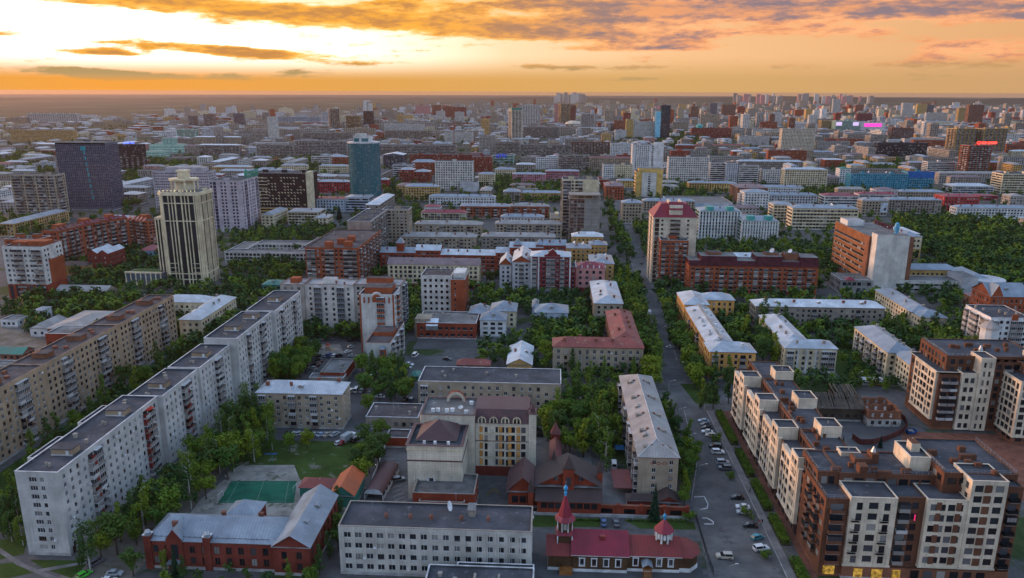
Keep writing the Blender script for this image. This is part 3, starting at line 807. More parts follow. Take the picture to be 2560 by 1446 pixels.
m = MB(); m.box(12.5, -4, 7.3, 19, 2.5, 7.9, 0); m.box(12.3, -4, 7.9, 13.0, 2.6, 8.25, 1); m.box(18.6, -4, 7.9, 19.2, 2.6, 8.25, 1); b.part(m, 'skylight_base', [M_BIT, W['concrete']])
b.vents(2, -4, 10, 8, 7.6, 2); b.done()

# ------ red brick school with sheet-metal roof
b = Bld('school', 'two-storey red brick school with blue-grey sheet metal gable roofs', -111.5, 180.5)
rb = W['dark_red_brick']; kw = dict(bw=3.5, ww=1.6, wh=2.3, plinth=.9, top=1.0, sill=.7, frame=M_BFRAME)
b.walls(0, 0, 36.5, 13.5, 0, 8.8, 2, rb, {0: 'w', 3: 'w'}, **kw)
b.hip(0, 0, 36.5, 13.5, 8.8, RM['bluegrey'], 4.0, .35, hipl=5.0)
b.walls(36.52, -1.2, 10.2, 27.5, 0, 8.9, 2, rb, {0: 'w', 1: 'w', 3: 'w'}, **kw)
b.hip(36.52, -1.2, 10.2, 27.5, 8.9, RM['bluegrey'], 3.6, .45, True, 'y', gw=rb)
b.walls(17, 13.52, 9, 8, 0, 8.7, 2, rb, {3: 'w', 1: 'w'}, **kw); b.hip(17, 13.52, 9, 8, 8.7, RM['bluegrey'], 3.2, .35, axis='y')
for x in (-.4, 16.5):                                            # stepped corner piers with round caps
 m = MB(); m.box(x, -.5, 0, x + 2.0, 1.4, 10.4, 0); m.box(x - .15, -.65, 10.4, x + 2.15, 1.55, 10.7, 1); m.lathe(x + 1.0, .45, [(.85, 10.7), (.95, 11.2), (.6, 11.7), (0, 11.95)], 8, 1)
 b.part(m, 'corner_pier', [rb, M_STEEL])
m = MB(); x = 6.0                                               # pointed gable over the entrance
m.face([(x, -.45, 0), (x + 4.6, -.45, 0), (x + 4.6, -.45, 9.6), (x + 2.3, -.45, 12.6), (x, -.45, 9.6)], 0)
m.face([(x, -.45, 0), (x, -.45, 9.6), (x, 2, 9.6), (x, 2, 0)], 0); m.face([(x + 4.6, -.45, 0), (x + 4.6, -.45, 9.6), (x + 4.6, 2, 9.6), (x + 4.6, 2, 0)], 0)
m.face([(x - .2, -.6, 9.45), (x + 2.3, -.6, 12.75), (x + 2.3, 6.5, 12.75), (x - .2, 6.5, 9.45)], 1); m.face([(x + 4.8, -.6, 9.45), (x + 2.3, -.6, 12.75), (x + 2.3, 6.5, 12.75), (x + 4.8, 6.5, 9.45)], 1)
b.part(m, 'entrance_gable', [rb, RM['bluegrey'][1]])
m = MB(); m.face([(x + 1.3, -.48, 3.6), (x + 3.3, -.48, 3.6), (x + 3.3, -.48, 8.0), (x + 1.3, -.48, 8.0)], 0)
b.part(m, 'stair_window', M_GLASS)
b.bx('entrance_canopy', x + .4, -2.6, 3.0, x + 4.2, -.46, 3.2, RM['bluegrey'][0])
m = MB(); m.box(x + 1.4, -.56, .3, x + 3.2, -.47, 2.7); b.part(m, 'entrance_door', M_DFRAME)
b.chims(2, 0, 32, 13.5, 8.9, 4.0, 3); b.dormer(43, 8, 11.0, 1.8, 2.2, 1.2, RM['bluegrey']); b.dormer(43.6, 17, 10.8, 1.8, 2.2, 1.2, RM['bluegrey'])
m = MB()                                                        # snow guards
for i in range(22): m.box(1 + i * 1.6, .7, 9.3, 1.06 + i * 1.6, .78, 10.0)
m.box(1, .7, 9.72, 35, .76, 9.78); b.part(m, 'snow_guard', M_IRON)
b.done()

# ------ sheds and garages
b = B('green timber shed with rusty red hipped roof beside the pitch', 749, 1219, 831, 6.0, 4.2, 0, 'green_wood', '', 'rust', 2.0, name='shed', ch=0)
b = B('green timber shed with bright orange gable roof', 825, 1239, 884, 13.5, 5.0, 0, 'green_wood', '', 'orange', 3.4, name='shed', gable=True, axis='y', ch=0, gw=W['green_wood'])
B('low grey brick utility house with brown flat roof beside the cream office', 914, 1042, 1045, 1007, 5.2, 1, 'grey_brick', {0: 'ww.www.', 1: ''}, bit=M_BITB, name='utility_house', wh=1.7, ww=1.5, plinth=.6, top=1.0)
B('small red brick garage with flat roof above the parking bay', 964, 1094, 1020, 1073, 4.2, 0, 'red_brick', '', bit=M_BITB, name='garage', vents=0)
B('brick garage with grey felt roof among the parked cars', 800, 931, 861, 897, 5.0, 0, 'red_brick', '', bit=M_BITG, cap=W['concrete'], name='garage', vents=3)
B('lower front bay of the felt-roofed brick garage', 772, 944, 858, 933, 4.0, 0, 'grey_brick', '', bit=M_BITG, name='garage', vents=0)
B('flat-roofed annex strewn with rubble in front of the cream office', 1031, 1232, 1185, 1182, 8.0, 2, 'red_brick', {1: 'w'}, bit=mat('gravel_roofing', (.15, .14, .135), 'ground', s1=.4, s2=1.6, alt=(.42, .38, .34), t0=.66, t1=.70), cap=W['concrete'], name='annex', vents=0)
B('lower porch of the rubble-strewn annex', 1047, 1254, 1161, 1236, 6.0, 0, 'red_brick', '', bit=M_BITG, cap=W['concrete'], name='annex', vents=1)
B('timber house with pale sheet roof behind the grey slab', 1268, 912, 1329, 866, 6.0, 1, 'ochre_plaster', 'w', 'white', 3.0, name='house', gable=True, axis='y', ch=1)
B('rust-roofed low shed behind the grey slab', 1142, 912, 1224, 6, 3.5, 0, 'brown_brick', '', 'rust', 2.0, name='shed', ch=0)
B('small green kiosk beside the grey slab', 1028, 941, 1046, 6, 3.5, 0, 'green_wood', '', 'green', 1.0, name='kiosk', ch=0)

B('five-storey beige brick block with silver hipped roof left of centre', 641, 982, 853, 12.5, 14.8, 5, 'beige_brick', {0: 'bwswbwwbwswb', 1: '.w.w'}, 'silver', 3.0, bw=2.95, ww=1.25, wh=1.4, plinth=.7, top=.6, ch=4)
B('four-storey grey brick block with wide dark flat roof at the centre', 1045, 953, 1403, 916, 14.4, 4, 'beige_brick', {0: '<Bswwswwwwwsww' + 'wwswwsB', 1: 'w'}, bw=3.3, ww=1.3, wh=1.7, plinth=.8, top=1.1, vents=5, room=0, par=.25)

# ------ cream office building with brown mansard
b = Bld('office_building', 'cream tiled office building with brown roofs and arched dormers', -45.3, 220.6)
ct = W['cream_tile']; br = RM['brown']; M_BRN = br[0]
kw = dict(plinth=.8, frame=M_DFRAME)
b.walls(0, 0, 17.8, 16, 0, 20.0, 5, ct, {}, **kw); b.flat(0, 0, 17.8, 16, 20.0, M_BIT, M_BRN, .9, .5, .5)
for z in (14.4, 18.2):
 m = MB(); e = .18; m.prism([(-e, -e), (17.8 + e, -e), (17.8 + e, 16 + e), (-e, 16 + e)], z, z + .4, 0); b.part(m, 'string_course', W['cream_plaster'] if z > 15 else M_BRN)
m = MB(); m.box(7.0, -.12, 5.5, 8.4, -.02, 8.4, 0); m.box(6.4, -.3, 5.5, 6.98, -.02, 8.4, 1); m.box(8.42, -.3, 5.5, 9.0, -.02, 8.4, 1); b.part(m, 'shuttered_window', [M_GLASS, M_CAP])
b.hip(2.4, 4.5, 13.0, 12.4, 19.6, br, 4.6, .3, axis='y')
for x in (5.0, 8.5, 12.8): b.bx('air_conditioner', x, 1.2, 19.3, x + .9, 1.8, 20.8, M_WHITE)
b.walls(1.8, 16.05, 18.4, 15.0, 0, 23.6, 6, ct, {}, **kw); b.flat(1.8, 16.05, 18.4, 15.0, 23.6, M_BITG, M_BRN, .7, .35, .35)
m = MB(); m.prism([(1.5 + 4.6 - 5.2 * math.cos(t), 20 - 4.6 * math.sin(t)) for t in [i * math.pi / 8 for i in range(9)]], 19.5, 22.8, 0); b.part(m, 'rounded_bay', ct)
m = MB()
for i in range(9):
 t0, t1 = math.pi * i / 9, math.pi * (i + 1) / 9
 p = lambda t, r: (12.5 - r * math.cos(t), 23.3 + r * .9 * math.sin(t) * 1.25)
 for y0, y1 in ((28, 29.4),):
  A, C = p(t0, 3.4), p(t1, 3.4); a, c = p(t0, 2.4), p(t1, 2.4)
  m.face([(A[0], y0, A[1]), (C[0], y0, C[1]), (c[0], y0, c[1]), (a[0], y0, a[1])], 1); m.face([(A[0], y0, A[1]), (A[0], y1, A[1]), (C[0], y1, C[1]), (C[0], y0, C[1])], 0)
b.part(m, 'roof_arch', [W['red_brick'], ct])
for x, y in ((5, 19), (6.6, 19.4), (9.8, 19), (11.6, 19.6), (16.5, 18.2), (17.5, 26)): b.bx('air_conditioner', x, y, 23, x + 1.3, y + .9, 24.3, M_WHITE)
b.dish(15, 21, 23.2, .9, -1.9, 1.2)
b.walls(20.3, 18.6, 18.4, 14.0, 0, 19.8, 5, ct, {0: 'nf.nWfWfWn', 1: 'w'}, bw=1.84, ww=1.05, wh=2.1, sill=.5, plinth=3.6, top=1.0, frame=M_DFRAME, plm=W['dark_red_brick'])
m = MB()
for u in (21.7, 28.4, 31.6, 34.6):
 for j in range(5): m.box(u, 18.5, 4.0 + j * 3.04, u + 1.15, 18.6, 6.3 + j * 3.04)
b.part(m, 'orange_panels', mat('orange_tile', (.62, .30, .09), 'plain'), 'stuff')
for z in (6.95, 13.0, 16.1):
 b.bx('string_course', 20.3, 18.42, z, 38.7, 18.58, z + .2, M_BRN if z == 13.0 else W['cream_plaster'])
b.bx('base_storey', 20.25, 18.3, 0, 38.6, 18.59, 3.5, W['dark_red_brick'])
m = MB(); m.face([(20.1, 18.2, 19.8), (38.9, 18.2, 19.8), (38.9, 21.2, 23.9), (20.1, 21.2, 23.9)], 0); m.face([(38.9, 18.2, 19.8), (38.9, 32.8, 19.8), (38.9, 32.8, 23.9), (38.9, 21.2, 23.9)], 1); m.face([(20.1, 21.2, 23.9), (38.9, 21.2, 23.9), (38.9, 32.8, 23.9), (20.1, 32.8, 23.9)], 0)
m.face([(20.1, 18.2, 19.8), (20.1, 32.8, 19.8), (20.1, 32.8, 23.9), (20.1, 21.2, 23.9)], 1); b.part(m, 'mansard_roof', br)
for x in (22.6, 26.6, 30.6, 34.6):
 m = MB(); N_ = 10
 for i in range(N_):
  t0, t1 = math.pi * i / N_, math.pi * (i + 1) / N_
  P = lambda t, r: (x - r * math.cos(t), 20.9 + r * math.sin(t))
  A, C, a, c = P(t0, 1.45), P(t1, 1.45), P(t0, 1.05), P(t1, 1.05)
  m.face([(A[0], 18.1, A[1]), (C[0], 18.1, C[1]), (c[0], 18.1, c[1]), (a[0], 18.1, a[1])], 0)
  m.face([(A[0], 18.1, A[1]), (A[0], 21.5, A[1]), (C[0], 21.5, C[1]), (C[0], 18.1, C[1])], 2)
  m.face([(x, 18.25, 20.9), (a[0], 18.25, a[1]), (c[0], 18.25, c[1])], 1)
 m.box(x - 1.45, 18.1, 20.0, x - 1.05, 18.6, 20.9, 0); m.box(x + 1.05, 18.1, 20.0, x + 1.45, 18.6, 20.9, 0); m.face([(x - 1.05, 18.25, 20), (x + 1.05, 18.25, 20), (x + 1.05, 18.25, 20.9), (x - 1.05, 18.25, 20.9)], 1)
 m.box(x - .2, 18.05, 20, x + .2, 18.24, 21.9, 0)
 b.part(m, 'arched_dormer', [W['cream_plaster'], M_GLASS, M_BRN])
m = MB(); m.box(38.72, 18.2, 0, 41.2, 22.5, 23.6, 0); m.box(38.5, 18.0, 23.6, 41.4, 22.7, 23.9, 1); m.box(39.2, 19, 23.9, 40.7, 20.6, 25.3, 1); m.cone(39.95, 19.8, 25.3, 27.2, .9, 0, 4, 1, rot=.785); b.part(m, 'corner_tower', [ct, M_BRN])
b.done()

# ------ barrel-roofed ramp
b = Bld('ramp_canopy', 'brown barrel-vaulted canopy over the parking ramp', at(934, 1252)[0], at(934, 1252)[1], R(-4))
m = MB(); N_ = 12; L = 20.0; rw = 3.1
for i in range(N_):
 t0, t1 = math.pi * i / N_, math.pi * (i + 1) / N_
 A, C = (-rw * math.cos(t0), 2.3 + 1.9 * math.sin(t0)), (-rw * math.cos(t1), 2.3 + 1.9 * math.sin(t1))
 m.face([(A[0], 0, A[1]), (A[0], L, A[1]), (C[0], L, C[1]), (C[0], 0, C[1])], 0)
 m.face([(0, .02, 2.3), (A[0], .02, A[1]), (C[0], .02, C[1])], 1); m.face([(0, L, 2.3), (A[0], L, A[1]), (C[0], L, C[1])], 1)
b.part(m, 'vaulted_roof', [RM['brown'][1], M_CAP])
for sx in (-1, 1):
 for k in range(7): b.bx('post', sx * rw - .12, k * 3.2 + .1, 0, sx * rw + .12, k * 3.2 + .35, 2.3, M_CAP)
 b.bx('side_wall', sx * rw - .08, .4, 0, sx * rw + .08, L, 1.1, M_CAP)
FOOT.append((b.o[0], b.o[1], b.c, b.s, -4, 0, 4, L))

# ------ brick church with dark steep roofs
b = Bld('church', 'red brick church with steep dark brown roofs and slate spires', -8.2, 214.6)
rb = W['red_brick']; um = RM['umber']
b.walls(5.2, 0, 20.0, 5.0, 0, 5.2, 1, rb, {0: 'W', 1: 'w', 3: 'w'}, frame=M_DFRAME, wh=1.9, sill=1.6, bw=2.4)
m = MB(); m.face([(4.4, -.8, 5.1), (25.9, -.8, 5.1), (25.9, 5, 7.6), (4.4, 5, 7.6)], 0); m.face([(25.9, -.8, 5.1), (25.9, 5, 5.1), (25.9, 5, 7.6)], 1); m.face([(4.4, -.8, 5.1), (4.4, 5, 5.1), (4.4, 5, 7.6)], 1); b.part(m, 'aisle_roof', [um[0], rb])
b.walls(5.5, 5.02, 19.0, 10, 0, 8.0, 1, rb, {}); b.hip(5.5, 5.02, 19, 10, 7.8, um, 5.8, 1.3, True, 'y', gw=rb)
for x in (11.0, 19.0):
 m2 = MB()
 for k in range(14):
  t0, t1 = 2 * math.pi * k / 14, 2 * math.pi * (k + 1) / 14
  m2.face([(x, 4.96, 10.2), (x + .8 * math.cos(t0), 4.96, 10.2 + .8 * math.sin(t0)), (x + .8 * math.cos(t1), 4.96, 10.2 + .8 * math.sin(t1))], 0)
 b.part(m2, 'round_window', M_GLASS)
m = MB(); m.box(13.2, 3.6, 0, 16.8, 6.8, 14.2, 0); m.box(12.9, 3.3, 14.2, 17.1, 7.1, 14.5, 1); m.cone(15, 5.2, 14.5, 18.4, 2.3, 0, 4, 1, rot=.785); o = b.part(m, 'bell_turret', [rb, um[0]])
m = MB(); m.box(14.3, 3.45, 8.5, 15.7, 3.59, 11.4, 0); m.build('arched_window', M_GLASS, o)
for x, y, h in ((24.4, 8, 11.0), (2.2, 1, 7.2), (9.5, 15.5, 10)):
 m = MB(); m.box(x, y, 0, x + 1.7, y + 1.7, h, 0); m.cone(x + .85, y + .85, h, h + 4.6, 1.5, 0, 4, 1, rot=.785); b.part(m, 'corner_turret', [rb, um[0]])
b.walls(-4.2, 4, 9.3, 13, 0, 5.8, 1, rb, {0: 'W', 3: 'w'}, frame=M_DFRAME, bw=2.6, wh=2.4); b.hip(-4.2, 4, 9.3, 13, 5.8, RM['brown'], 5.0, .8, True, 'y', gw=rb)
b.walls(9.3, 24, 3.4, 18, 0, 4.6, 0, rb, {}); b.hip(9.3, 24, 3.4, 18, 4.6, RM['redbrown'], 2.6, .5, True, 'y', gw=rb)
m = MB(); m.box(9.4, 42.2, 0, 12.6, 45.2, 7.6, 0); m.box(9.1, 41.9, 7.6, 12.9, 45.5, 7.9, 1); m.cone(11, 43.7, 7.9, 12.2, 2.4, 0, 4, 1, rot=.785); b.part(m, 'rear_tower', [rb, RM['redbrown'][0]])
b.done()

# brick boundary wall with arched panels
m = MB(); b = Bld('brick_wall', 'red brick boundary wall with arched grilles in front of the brick church', 15.0, 215.2, 0, 'wall')
m.box(0, 0, 0, 29.5, .55, 3.6, 0); m.box(-.15, -.15, 3.6, 29.65, .7, 3.85, 1); b.part(m, 'wall', [rb, M_CHIM])
for k in range(5):
 b.bx('pier', k * 7.2 - .1, -.25, 0, k * 7.2 + 1.0, .75, 4.1, rb);
 if k < 4: b.bx('iron_grille', k * 7.2 + 2.2, -.06, 1.0, k * 7.2 + 5.8, -.01, 2.6, M_IRON)
m = MB(); m.box(-26.5, -.9, 0, 29.5, -.3, .9, 0); b.part(m, 'stone_base', M_STONE)
FOOT.append((15.0, 215.2, 1, 0, -26, -1, 30, 1))
m = MB(); b = Bld('gatehouse', 'small brown-roofed gatehouse at the end of the brick wall', 36.0, 219.5)
b.walls(0, 0, 6, 5, 0, 3.0, 1, W['dark_red_brick'], 'w'); b.hip(0, 0, 6, 5, 3, um, 2.2, .9, True, 'y', gw=W['dark_red_brick']); b.walls(-10, .8, 9.95, 3.6, 0, 2.8, 0, W['dark_red_brick'], {}); b.hip(-10, .8, 9.9, 3.6, 2.8, um, 1.2, .5); b.done()

# ------ timber church with crimson roofs
b = Bld('church', 'dark timber church with crimson roofs, tent tower and blue onion domes', 0.6, 186.2)
dw = W['dark_wood']; cr = RM['crimson']; rd = RM['red']; blue = mat('dome_blue', (.05, .33, .62), 'plain', rough=.35); pl = mat('white_plinth', (.70, .70, .70), 'plain')
kw = dict(plinth=1.2, top=.5, ww=1.15, wh=1.75, sill=1.0, margin=.8, plm=pl)
b.walls(0, 0, 7.0, 9.5, 0, 4.9, 1, dw, {0: '.', 3: 'w'}, **kw)
m = MB(); m.face([(-.6, -.7, 4.85), (7.0, -.7, 4.85), (7.0, 4.75, 8.2), (-.6, 4.75, 8.2)], 0); m.face([(-.6, 10.2, 4.85), (7.0, 10.2, 4.85), (7.0, 4.75, 8.2), (-.6, 4.75, 8.2)], 0); m.face([(0, 0, 4.9), (0, 9.5, 4.9), (0, 4.75, 8.0)], 1); b.part(m, 'porch_roof', [rd[0], dw])
b.walls(7.02, -.4, 15.0, 11.5, 0, 5.3, 1, dw, {0: 'w'}, bw=3.4, **kw); b.hip(7.02, -.4, 15.0, 11.5, 5.3, cr, 4.4, .6, True, 'x', M_WHITE, gw=dw)
b.walls(22.04, .6, 14.6, 9.6, 0, 5.0, 1, dw, {0: 'w.ww'}, bw=3.4, **kw); b.hip(22.04, .6, 14.6, 9.6, 5.0, rd, 3.2, .6, True, 'x', M_WHITE, gw=dw)
m = MB(); ap = [(36.66, .9), (39.6, .9), (42.0, 3.4), (42.0, 7.4), (39.6, 9.9), (36.66, 9.9)]
m.prism(ap, 0, 5.0, 0); b.part(m, 'apse', dw); FOOT.append((b.o[0], b.o[1], 1, 0, 36, 0, 42, 10))
m = MB(); ae = [(36.6, .2), (40.0, .2), (42.8, 3.1), (42.8, 7.7), (40.0, 10.6), (36.6, 10.6)]
for i in range(5): m.face([(*ae[i], 4.9), (*ae[i + 1], 4.9), (36.8, 5.4, 8.1)], 0)
b.part(m, 'apse_roof', rd)
m = MB(); m.prism([(p[0] + (.1 if p[0] > 37 else 0), p[1]) for p in ap], 0, 1.25, 0); o = b.part(m, 'apse_plinth', pl); o.scale = (1.004, 1.0, 1); o.location = (-.1, -.05, 0)
def octa(z0, z1, r0, r1, cx, cy_, m_, name, n=8, rot=math.pi / 8):
 q = MB(); q.cone(cx, cy_, z0, z1, r0, r1, n, 0, True, rot); return b.part(q, name, m_)
m = MB(); m.box(2.5, 2.6, 4.9, 6.8, 6.9, 9.3, 0); b.part(m, 'tower_base', dw)
for x in (2.45, 6.55):
 for y in (2.5, 6.7): b.bx('tower_post', x, y, 4.9, x + .3, y + .3, 9.3, M_WHITE)
m = MB(); m.cone(4.65, 4.75, 9.3, 10.2, 3.6, 2.3, 4, 0, True, .785); b.part(m, 'tower_skirt_roof', cr)
octa(10.2, 13.6, 2.15, 2.15, 4.65, 4.75, dw, 'belfry')
for k in range(8):
 t = math.pi / 8 + k * math.pi / 4; m = MB(); m.tube((4.65 + 2.2 * math.cos(t), 4.75 + 2.2 * math.sin(t), 10.2), (4.65 + 2.2 * math.cos(t), 4.75 + 2.2 * math.sin(t), 13.6), .16, 5); b.part(m, 'belfry_post', M_WHITE)
m = MB(); m.box(4.2, 2.55, 11, 5.1, 2.65, 12.9); b.part(m, 'belfry_window', M_GLASS)
m = MB(); m.cone(4.65, 4.75, 13.5, 14.6, 3.1, 2.0, 8, 0, False, math.pi / 8); m.cone(4.65, 4.75, 14.6, 20.6, 2.0, .32, 8, 0, True, math.pi / 8); b.part(m, 'tent_roof', cr)
m = MB(); m.lathe(4.65, 4.75, [(.32, 20.6), (.32, 21.2), (.5, 21.5), (.3, 21.9), (.34, 22.2), (.62, 22.7), (.6, 23.1), (.3, 23.6), (.05, 24.0)], 10, 0); m.box(4.61, 4.71, 24, 4.69, 4.79, 25.2, 1); m.box(4.3, 4.71, 24.7, 5.0, 4.79, 24.8, 1); b.part(m, 'onion_dome', [blue, M_STEEL])
cx, cy_ = 32.6, 5.4
octa(6.5, 10.6, 2.2, 2.2, cx, cy_, dw, 'drum')
for k in range(8):
 t = math.pi / 8 + k * math.pi / 4; m = MB(); m.tube((cx + 2.25 * math.cos(t), cy_ + 2.25 * math.sin(t), 7.2), (cx + 2.25 * math.cos(t), cy_ + 2.25 * math.sin(t), 10.6), .28, 6); b.part(m, 'drum_column', M_WHITE)
for t in (-1.571, -2.356, -.785):
 m = MB(); p = (cx + 2.1 * math.cos(t), cy_ + 2.1 * math.sin(t)); m.tube((p[0], p[1], 8.4), (p[0], p[1], 9.9), .38, 8, 0); b.part(m, 'drum_window', M_WHITE)
m = MB(); m.cone(cx, cy_, 10.5, 13.6, 2.9, .35, 8, 0, True, math.pi / 8); b.part(m, 'drum_roof', cr)
m = MB(); m.lathe(cx, cy_, [(.28, 13.6), (.28, 14.2), (.5, 14.6), (.5, 14.9), (.2, 15.4), (.04, 15.7)], 10, 0); m.box(cx - .04, cy_ - .04, 15.7, cx + .04, cy_ + .04, 16.6, 1); b.part(m, 'onion_dome', [blue, M_STEEL])
m = MB(); m.box(26.2, -2.6, 2.5, 28.6, .5, 2.65, 0)
m.face([(25.9, -2.9, 3.6), (27.4, -2.9, 4.5), (27.4, .5, 4.5), (25.9, .5, 3.6)], 1); m.face([(28.9, -2.9, 3.6), (27.4, -2.9, 4.5), (27.4, .5, 4.5), (28.9, .5, 3.6)], 1)
for k in range(8): m.box(26.4, -5.6 + k * .38, .3 * k, 28.4, -5.2 + k * .38, .3 * k + .12, 0)
for x in (26.2, 28.5): m.box(x, -2.7, 0, x + .15, -2.5, 3.6, 0)
b.part(m, 'porch', [M_WOODS, RM['bluegrey'][1]])
m = MB(); m.box(3.2, -2.4, 0, 6.8, -.05, 1.3, 0); m.box(4.0, -2.5, 1.3, 4.1, -.05, 2.3, 0); m.box(3.2, -2.5, 2.2, 6.8, -2.4, 2.32, 0); b.part(m, 'entrance_stair', M_WOODS)
m = MB()                                                       # white carved surrounds
for o in [c for c in b.root.children if c.name.startswith('window')]:
 x, y, z = o.location
 if abs(o.rotation_euler[2]) < .1:
  yy = y - .30; m.box(x - .85, yy, z - .25, x - .57, yy + .1, z + 1.95); m.box(x + .57, yy, z - .25, x + .85, yy + .1, z + 1.95); m.box(x - .95, yy - .02, z + 1.95, x + .95, yy + .1, z + 2.25); m.box(x - .9, yy - .02, z - .5, x + .9, yy + .1, z - .25)
b.part(m, 'window_surrounds', M_WHITE, 'stuff')
b.chims(9, 0, 12, 11, 5.6, 4.2, 1, rd[0])
b.done()

# ------ five-storey block along the street
b = B('five-storey beige brick block with long grey hipped roof beside the street', 1597, 1143, 1697, 941, 15.7, 5, 'beige_brick', {0: '.w.w.', 3: 'bwbbwwsw'}, 'slate', 3.4, bw=2.6, ww=1.3, wh=1.5, plinth=1.2, top=.6, ch=0, axis='y', trim=mat('rust_trim', (.20, .08, .06), 'plain'), balg=.5)
for f in (.06, .22, .4, .62, .84):
 for sx in (.22, .78):
  x, y = b.w * sx, b.d * f
  z = 15.9 + 3.4 * (1 - abs(sx - .5) * 2) * min(1.0, 2 * f * b.d / b.w, 2 * (1 - f) * b.d / b.w)
  m = MB(); m.box(x - .9, y - .7, z - 1.5, x + .9, y + .7, z + .9, 0); m.face([(x - 1.1, y - .9, z + .5), (x + 1.1, y - .9, z + 1.0), (x + 1.1, y + .9, z + 1.0), (x - 1.1, y + .9, z + .5)], 1); b.part(m, 'dormer', [W['grey_brick'], RM['slate'][0]])
  m = MB(); m.box(x + (1.3 if sx < .5 else -2.1), y - .4, z - 1.5, x + (2.1 if sx < .5 else -1.3), y + .4, z + 1.4, 0); b.part(m, 'chimney', M_CHIM)
m = MB(); yr = b.w / 2; zt = 15.88 + 3.45
m.tube((b.w / 2, yr, zt), (b.w / 2, b.d - yr, zt), .14, 4); m.tube((b.w / 2, yr, zt), (-.4, -.4, 15.95), .12, 4); m.tube((b.w / 2, yr, zt), (b.w + .4, -.4, 15.95), .12, 4); b.part(m, 'ridge_cap', M_CAP)
m = MB()                                                       # brick ornament panel in the end gable
for i in range(3):
 cx = b.w / 2 - 2.0 + i * 2.0
 for k in range(4):
  t0 = math.pi / 2 * k; m.tube((cx + .8 * math.cos(t0), -.06, 13.6 + .6 * math.sin(t0)), (cx + .8 * math.cos(t0 + math.pi / 2), -.06, 13.6 + .6 * math.sin(t0 + math.pi / 2)), .09, 4)
b.part(m, 'brick_ornament', W['orange_brick'])
for k, y in enumerate((8, 30, 52)):
 b.bx('entrance_canopy', -4.6, y, 3.0, -1.4, y + 4, 3.2, mat('blue_canopy', (.03, .12, .26), 'plain'))
m = MB(); m.box(-7.5, 2, 3.0, -1.2, 15, 3.3, 0); b.part(m, 'lean_to_roof', RM['redbrown'][0])

# ------------------------------------------------------------------ new brick-and-cream residential complex
rbk, cpn = W['res_brick'], W['cream_panel']
def cream(b, x0, y0, w, d, h, fl, pats, z0=4.4, roof=True, **kw):
 a = dict(bw=2.55, ww=1.5, wh=2.0, sill=.55, plinth=.35, top=.7, frame=M_DFRAME, margin=.7); a.update(kw)
 b.walls(x0, y0, w, d, z0, h - z0, fl, cpn, pats, name='cream_wall', **a)
 if z0 > 1:
  m = MB(); e = .25; m.box(x0 - e, y0 - e, z0 - .45, x0 + w + e, y0 + d + e, z0 - .003); b.part(m, 'cornice', cpn)
 if roof: b.flat(x0, y0, w, d, h, M_BIT, cpn, .45, .3, .1)
def rail(b, pts, z):
 m = MB()
 for p, q in zip(pts, pts[1:]):
  m.tube((*p, z + 1.0), (*q, z + 1.0), .035, 3); m.tube((*p, z + .55), (*q, z + .55), .025, 3)
  n = max(1, int(math.hypot(q[0] - p[0], q[1] - p[1]) / 1.6))
  for i in range(n + 1):
   f = i / n; x, y = p[0] + (q[0] - p[0]) * f, p[1] + (q[1] - p[1]) * f
   m.box(x - .03, y - .03, z, x + .03, y + .03, z + 1.0)
 b.part(m, 'railing', M_STEEL)
def vbox(b, px, py, h, w=1.5, d=1.1, hh=1.0):
 X, Y = at(px, py, h + .5); x, y = X - b.o[0], Y - b.o[1]
 m = MB(); m.box(x - w / 2, y - d / 2, h - .6, x + w / 2, y + d / 2, h + hh * .75, 0); m.box(x - w / 2 - .12, y - d / 2 - .12, h + hh * .75 + .002, x + w / 2 + .12, y + d / 2 + .12, h + hh, 0)
 m.box(x - w / 2 + .1, y - d / 2 + .1, h + hh + .002, x + w / 2 - .1, y + d / 2 - .1, h + hh + .16, 0); b.part(m, 'brick_vent', rbk)

b = Bld('apartment_block', 'large brown brick and cream apartment complex filling the lower right', 75.5, 187.0)
kw = dict(bw=3.0, ww=1.7, wh=2.0, sill=.5, plinth=4.4, top=.7, frame=M_DFRAME, plm=W['brown_brick'])
# left wing: brick body, cream blocks standing proud of it, set-back top storey
b.walls(0, 18.2, 17, 88, 0, 21.4, 5, rbk, {3: 'wWb'}, **kw); b.flat(0, 18.2, 17, 88, 21.4, M_BIT, rbk, .35)
for i, (y, L) in enumerate(((20.5, 17.0), (41.5, 18.5), (64.0, 18.5), (86.5, 16.0))):
 cream(b, -1.1, y, 1.09, L, 21.9, 5, {3: 'WwWnw', 0: ''}, roof=False, sides=(0, 2, 3)); b.bx('parapet_cap', -1.2, y - .1, 21.9, .35, y + L + .1, 22.05, cpn)
 cream(b, -1.25, y + 1.0, 6.6, 6.4, 25.2, 6, {3: 'WW', 0: ''}, sides=(0, 1, 2, 3))
 b.walls(5.37, y + 1.1, 11.2, L + 3.0, 21.1, 3.6, 1, rbk, {3: 'W', 0: ''}, plinth=.1, frame=M_DFRAME, wh=2.3, sill=.3, top=.4, bw=2.6, name='penthouse_wall'); b.flat(5.37, y + 1.1, 11.2, L + 3.0, 24.7 + .01 * i, M_BIT, rbk, .3)
 rail(b, [(5.5, y + L + 4), (5.5, y + 1.2)], 24.8)
 rail(b, [(-.9, y + L), (-.9, y + 8)], 22.0)
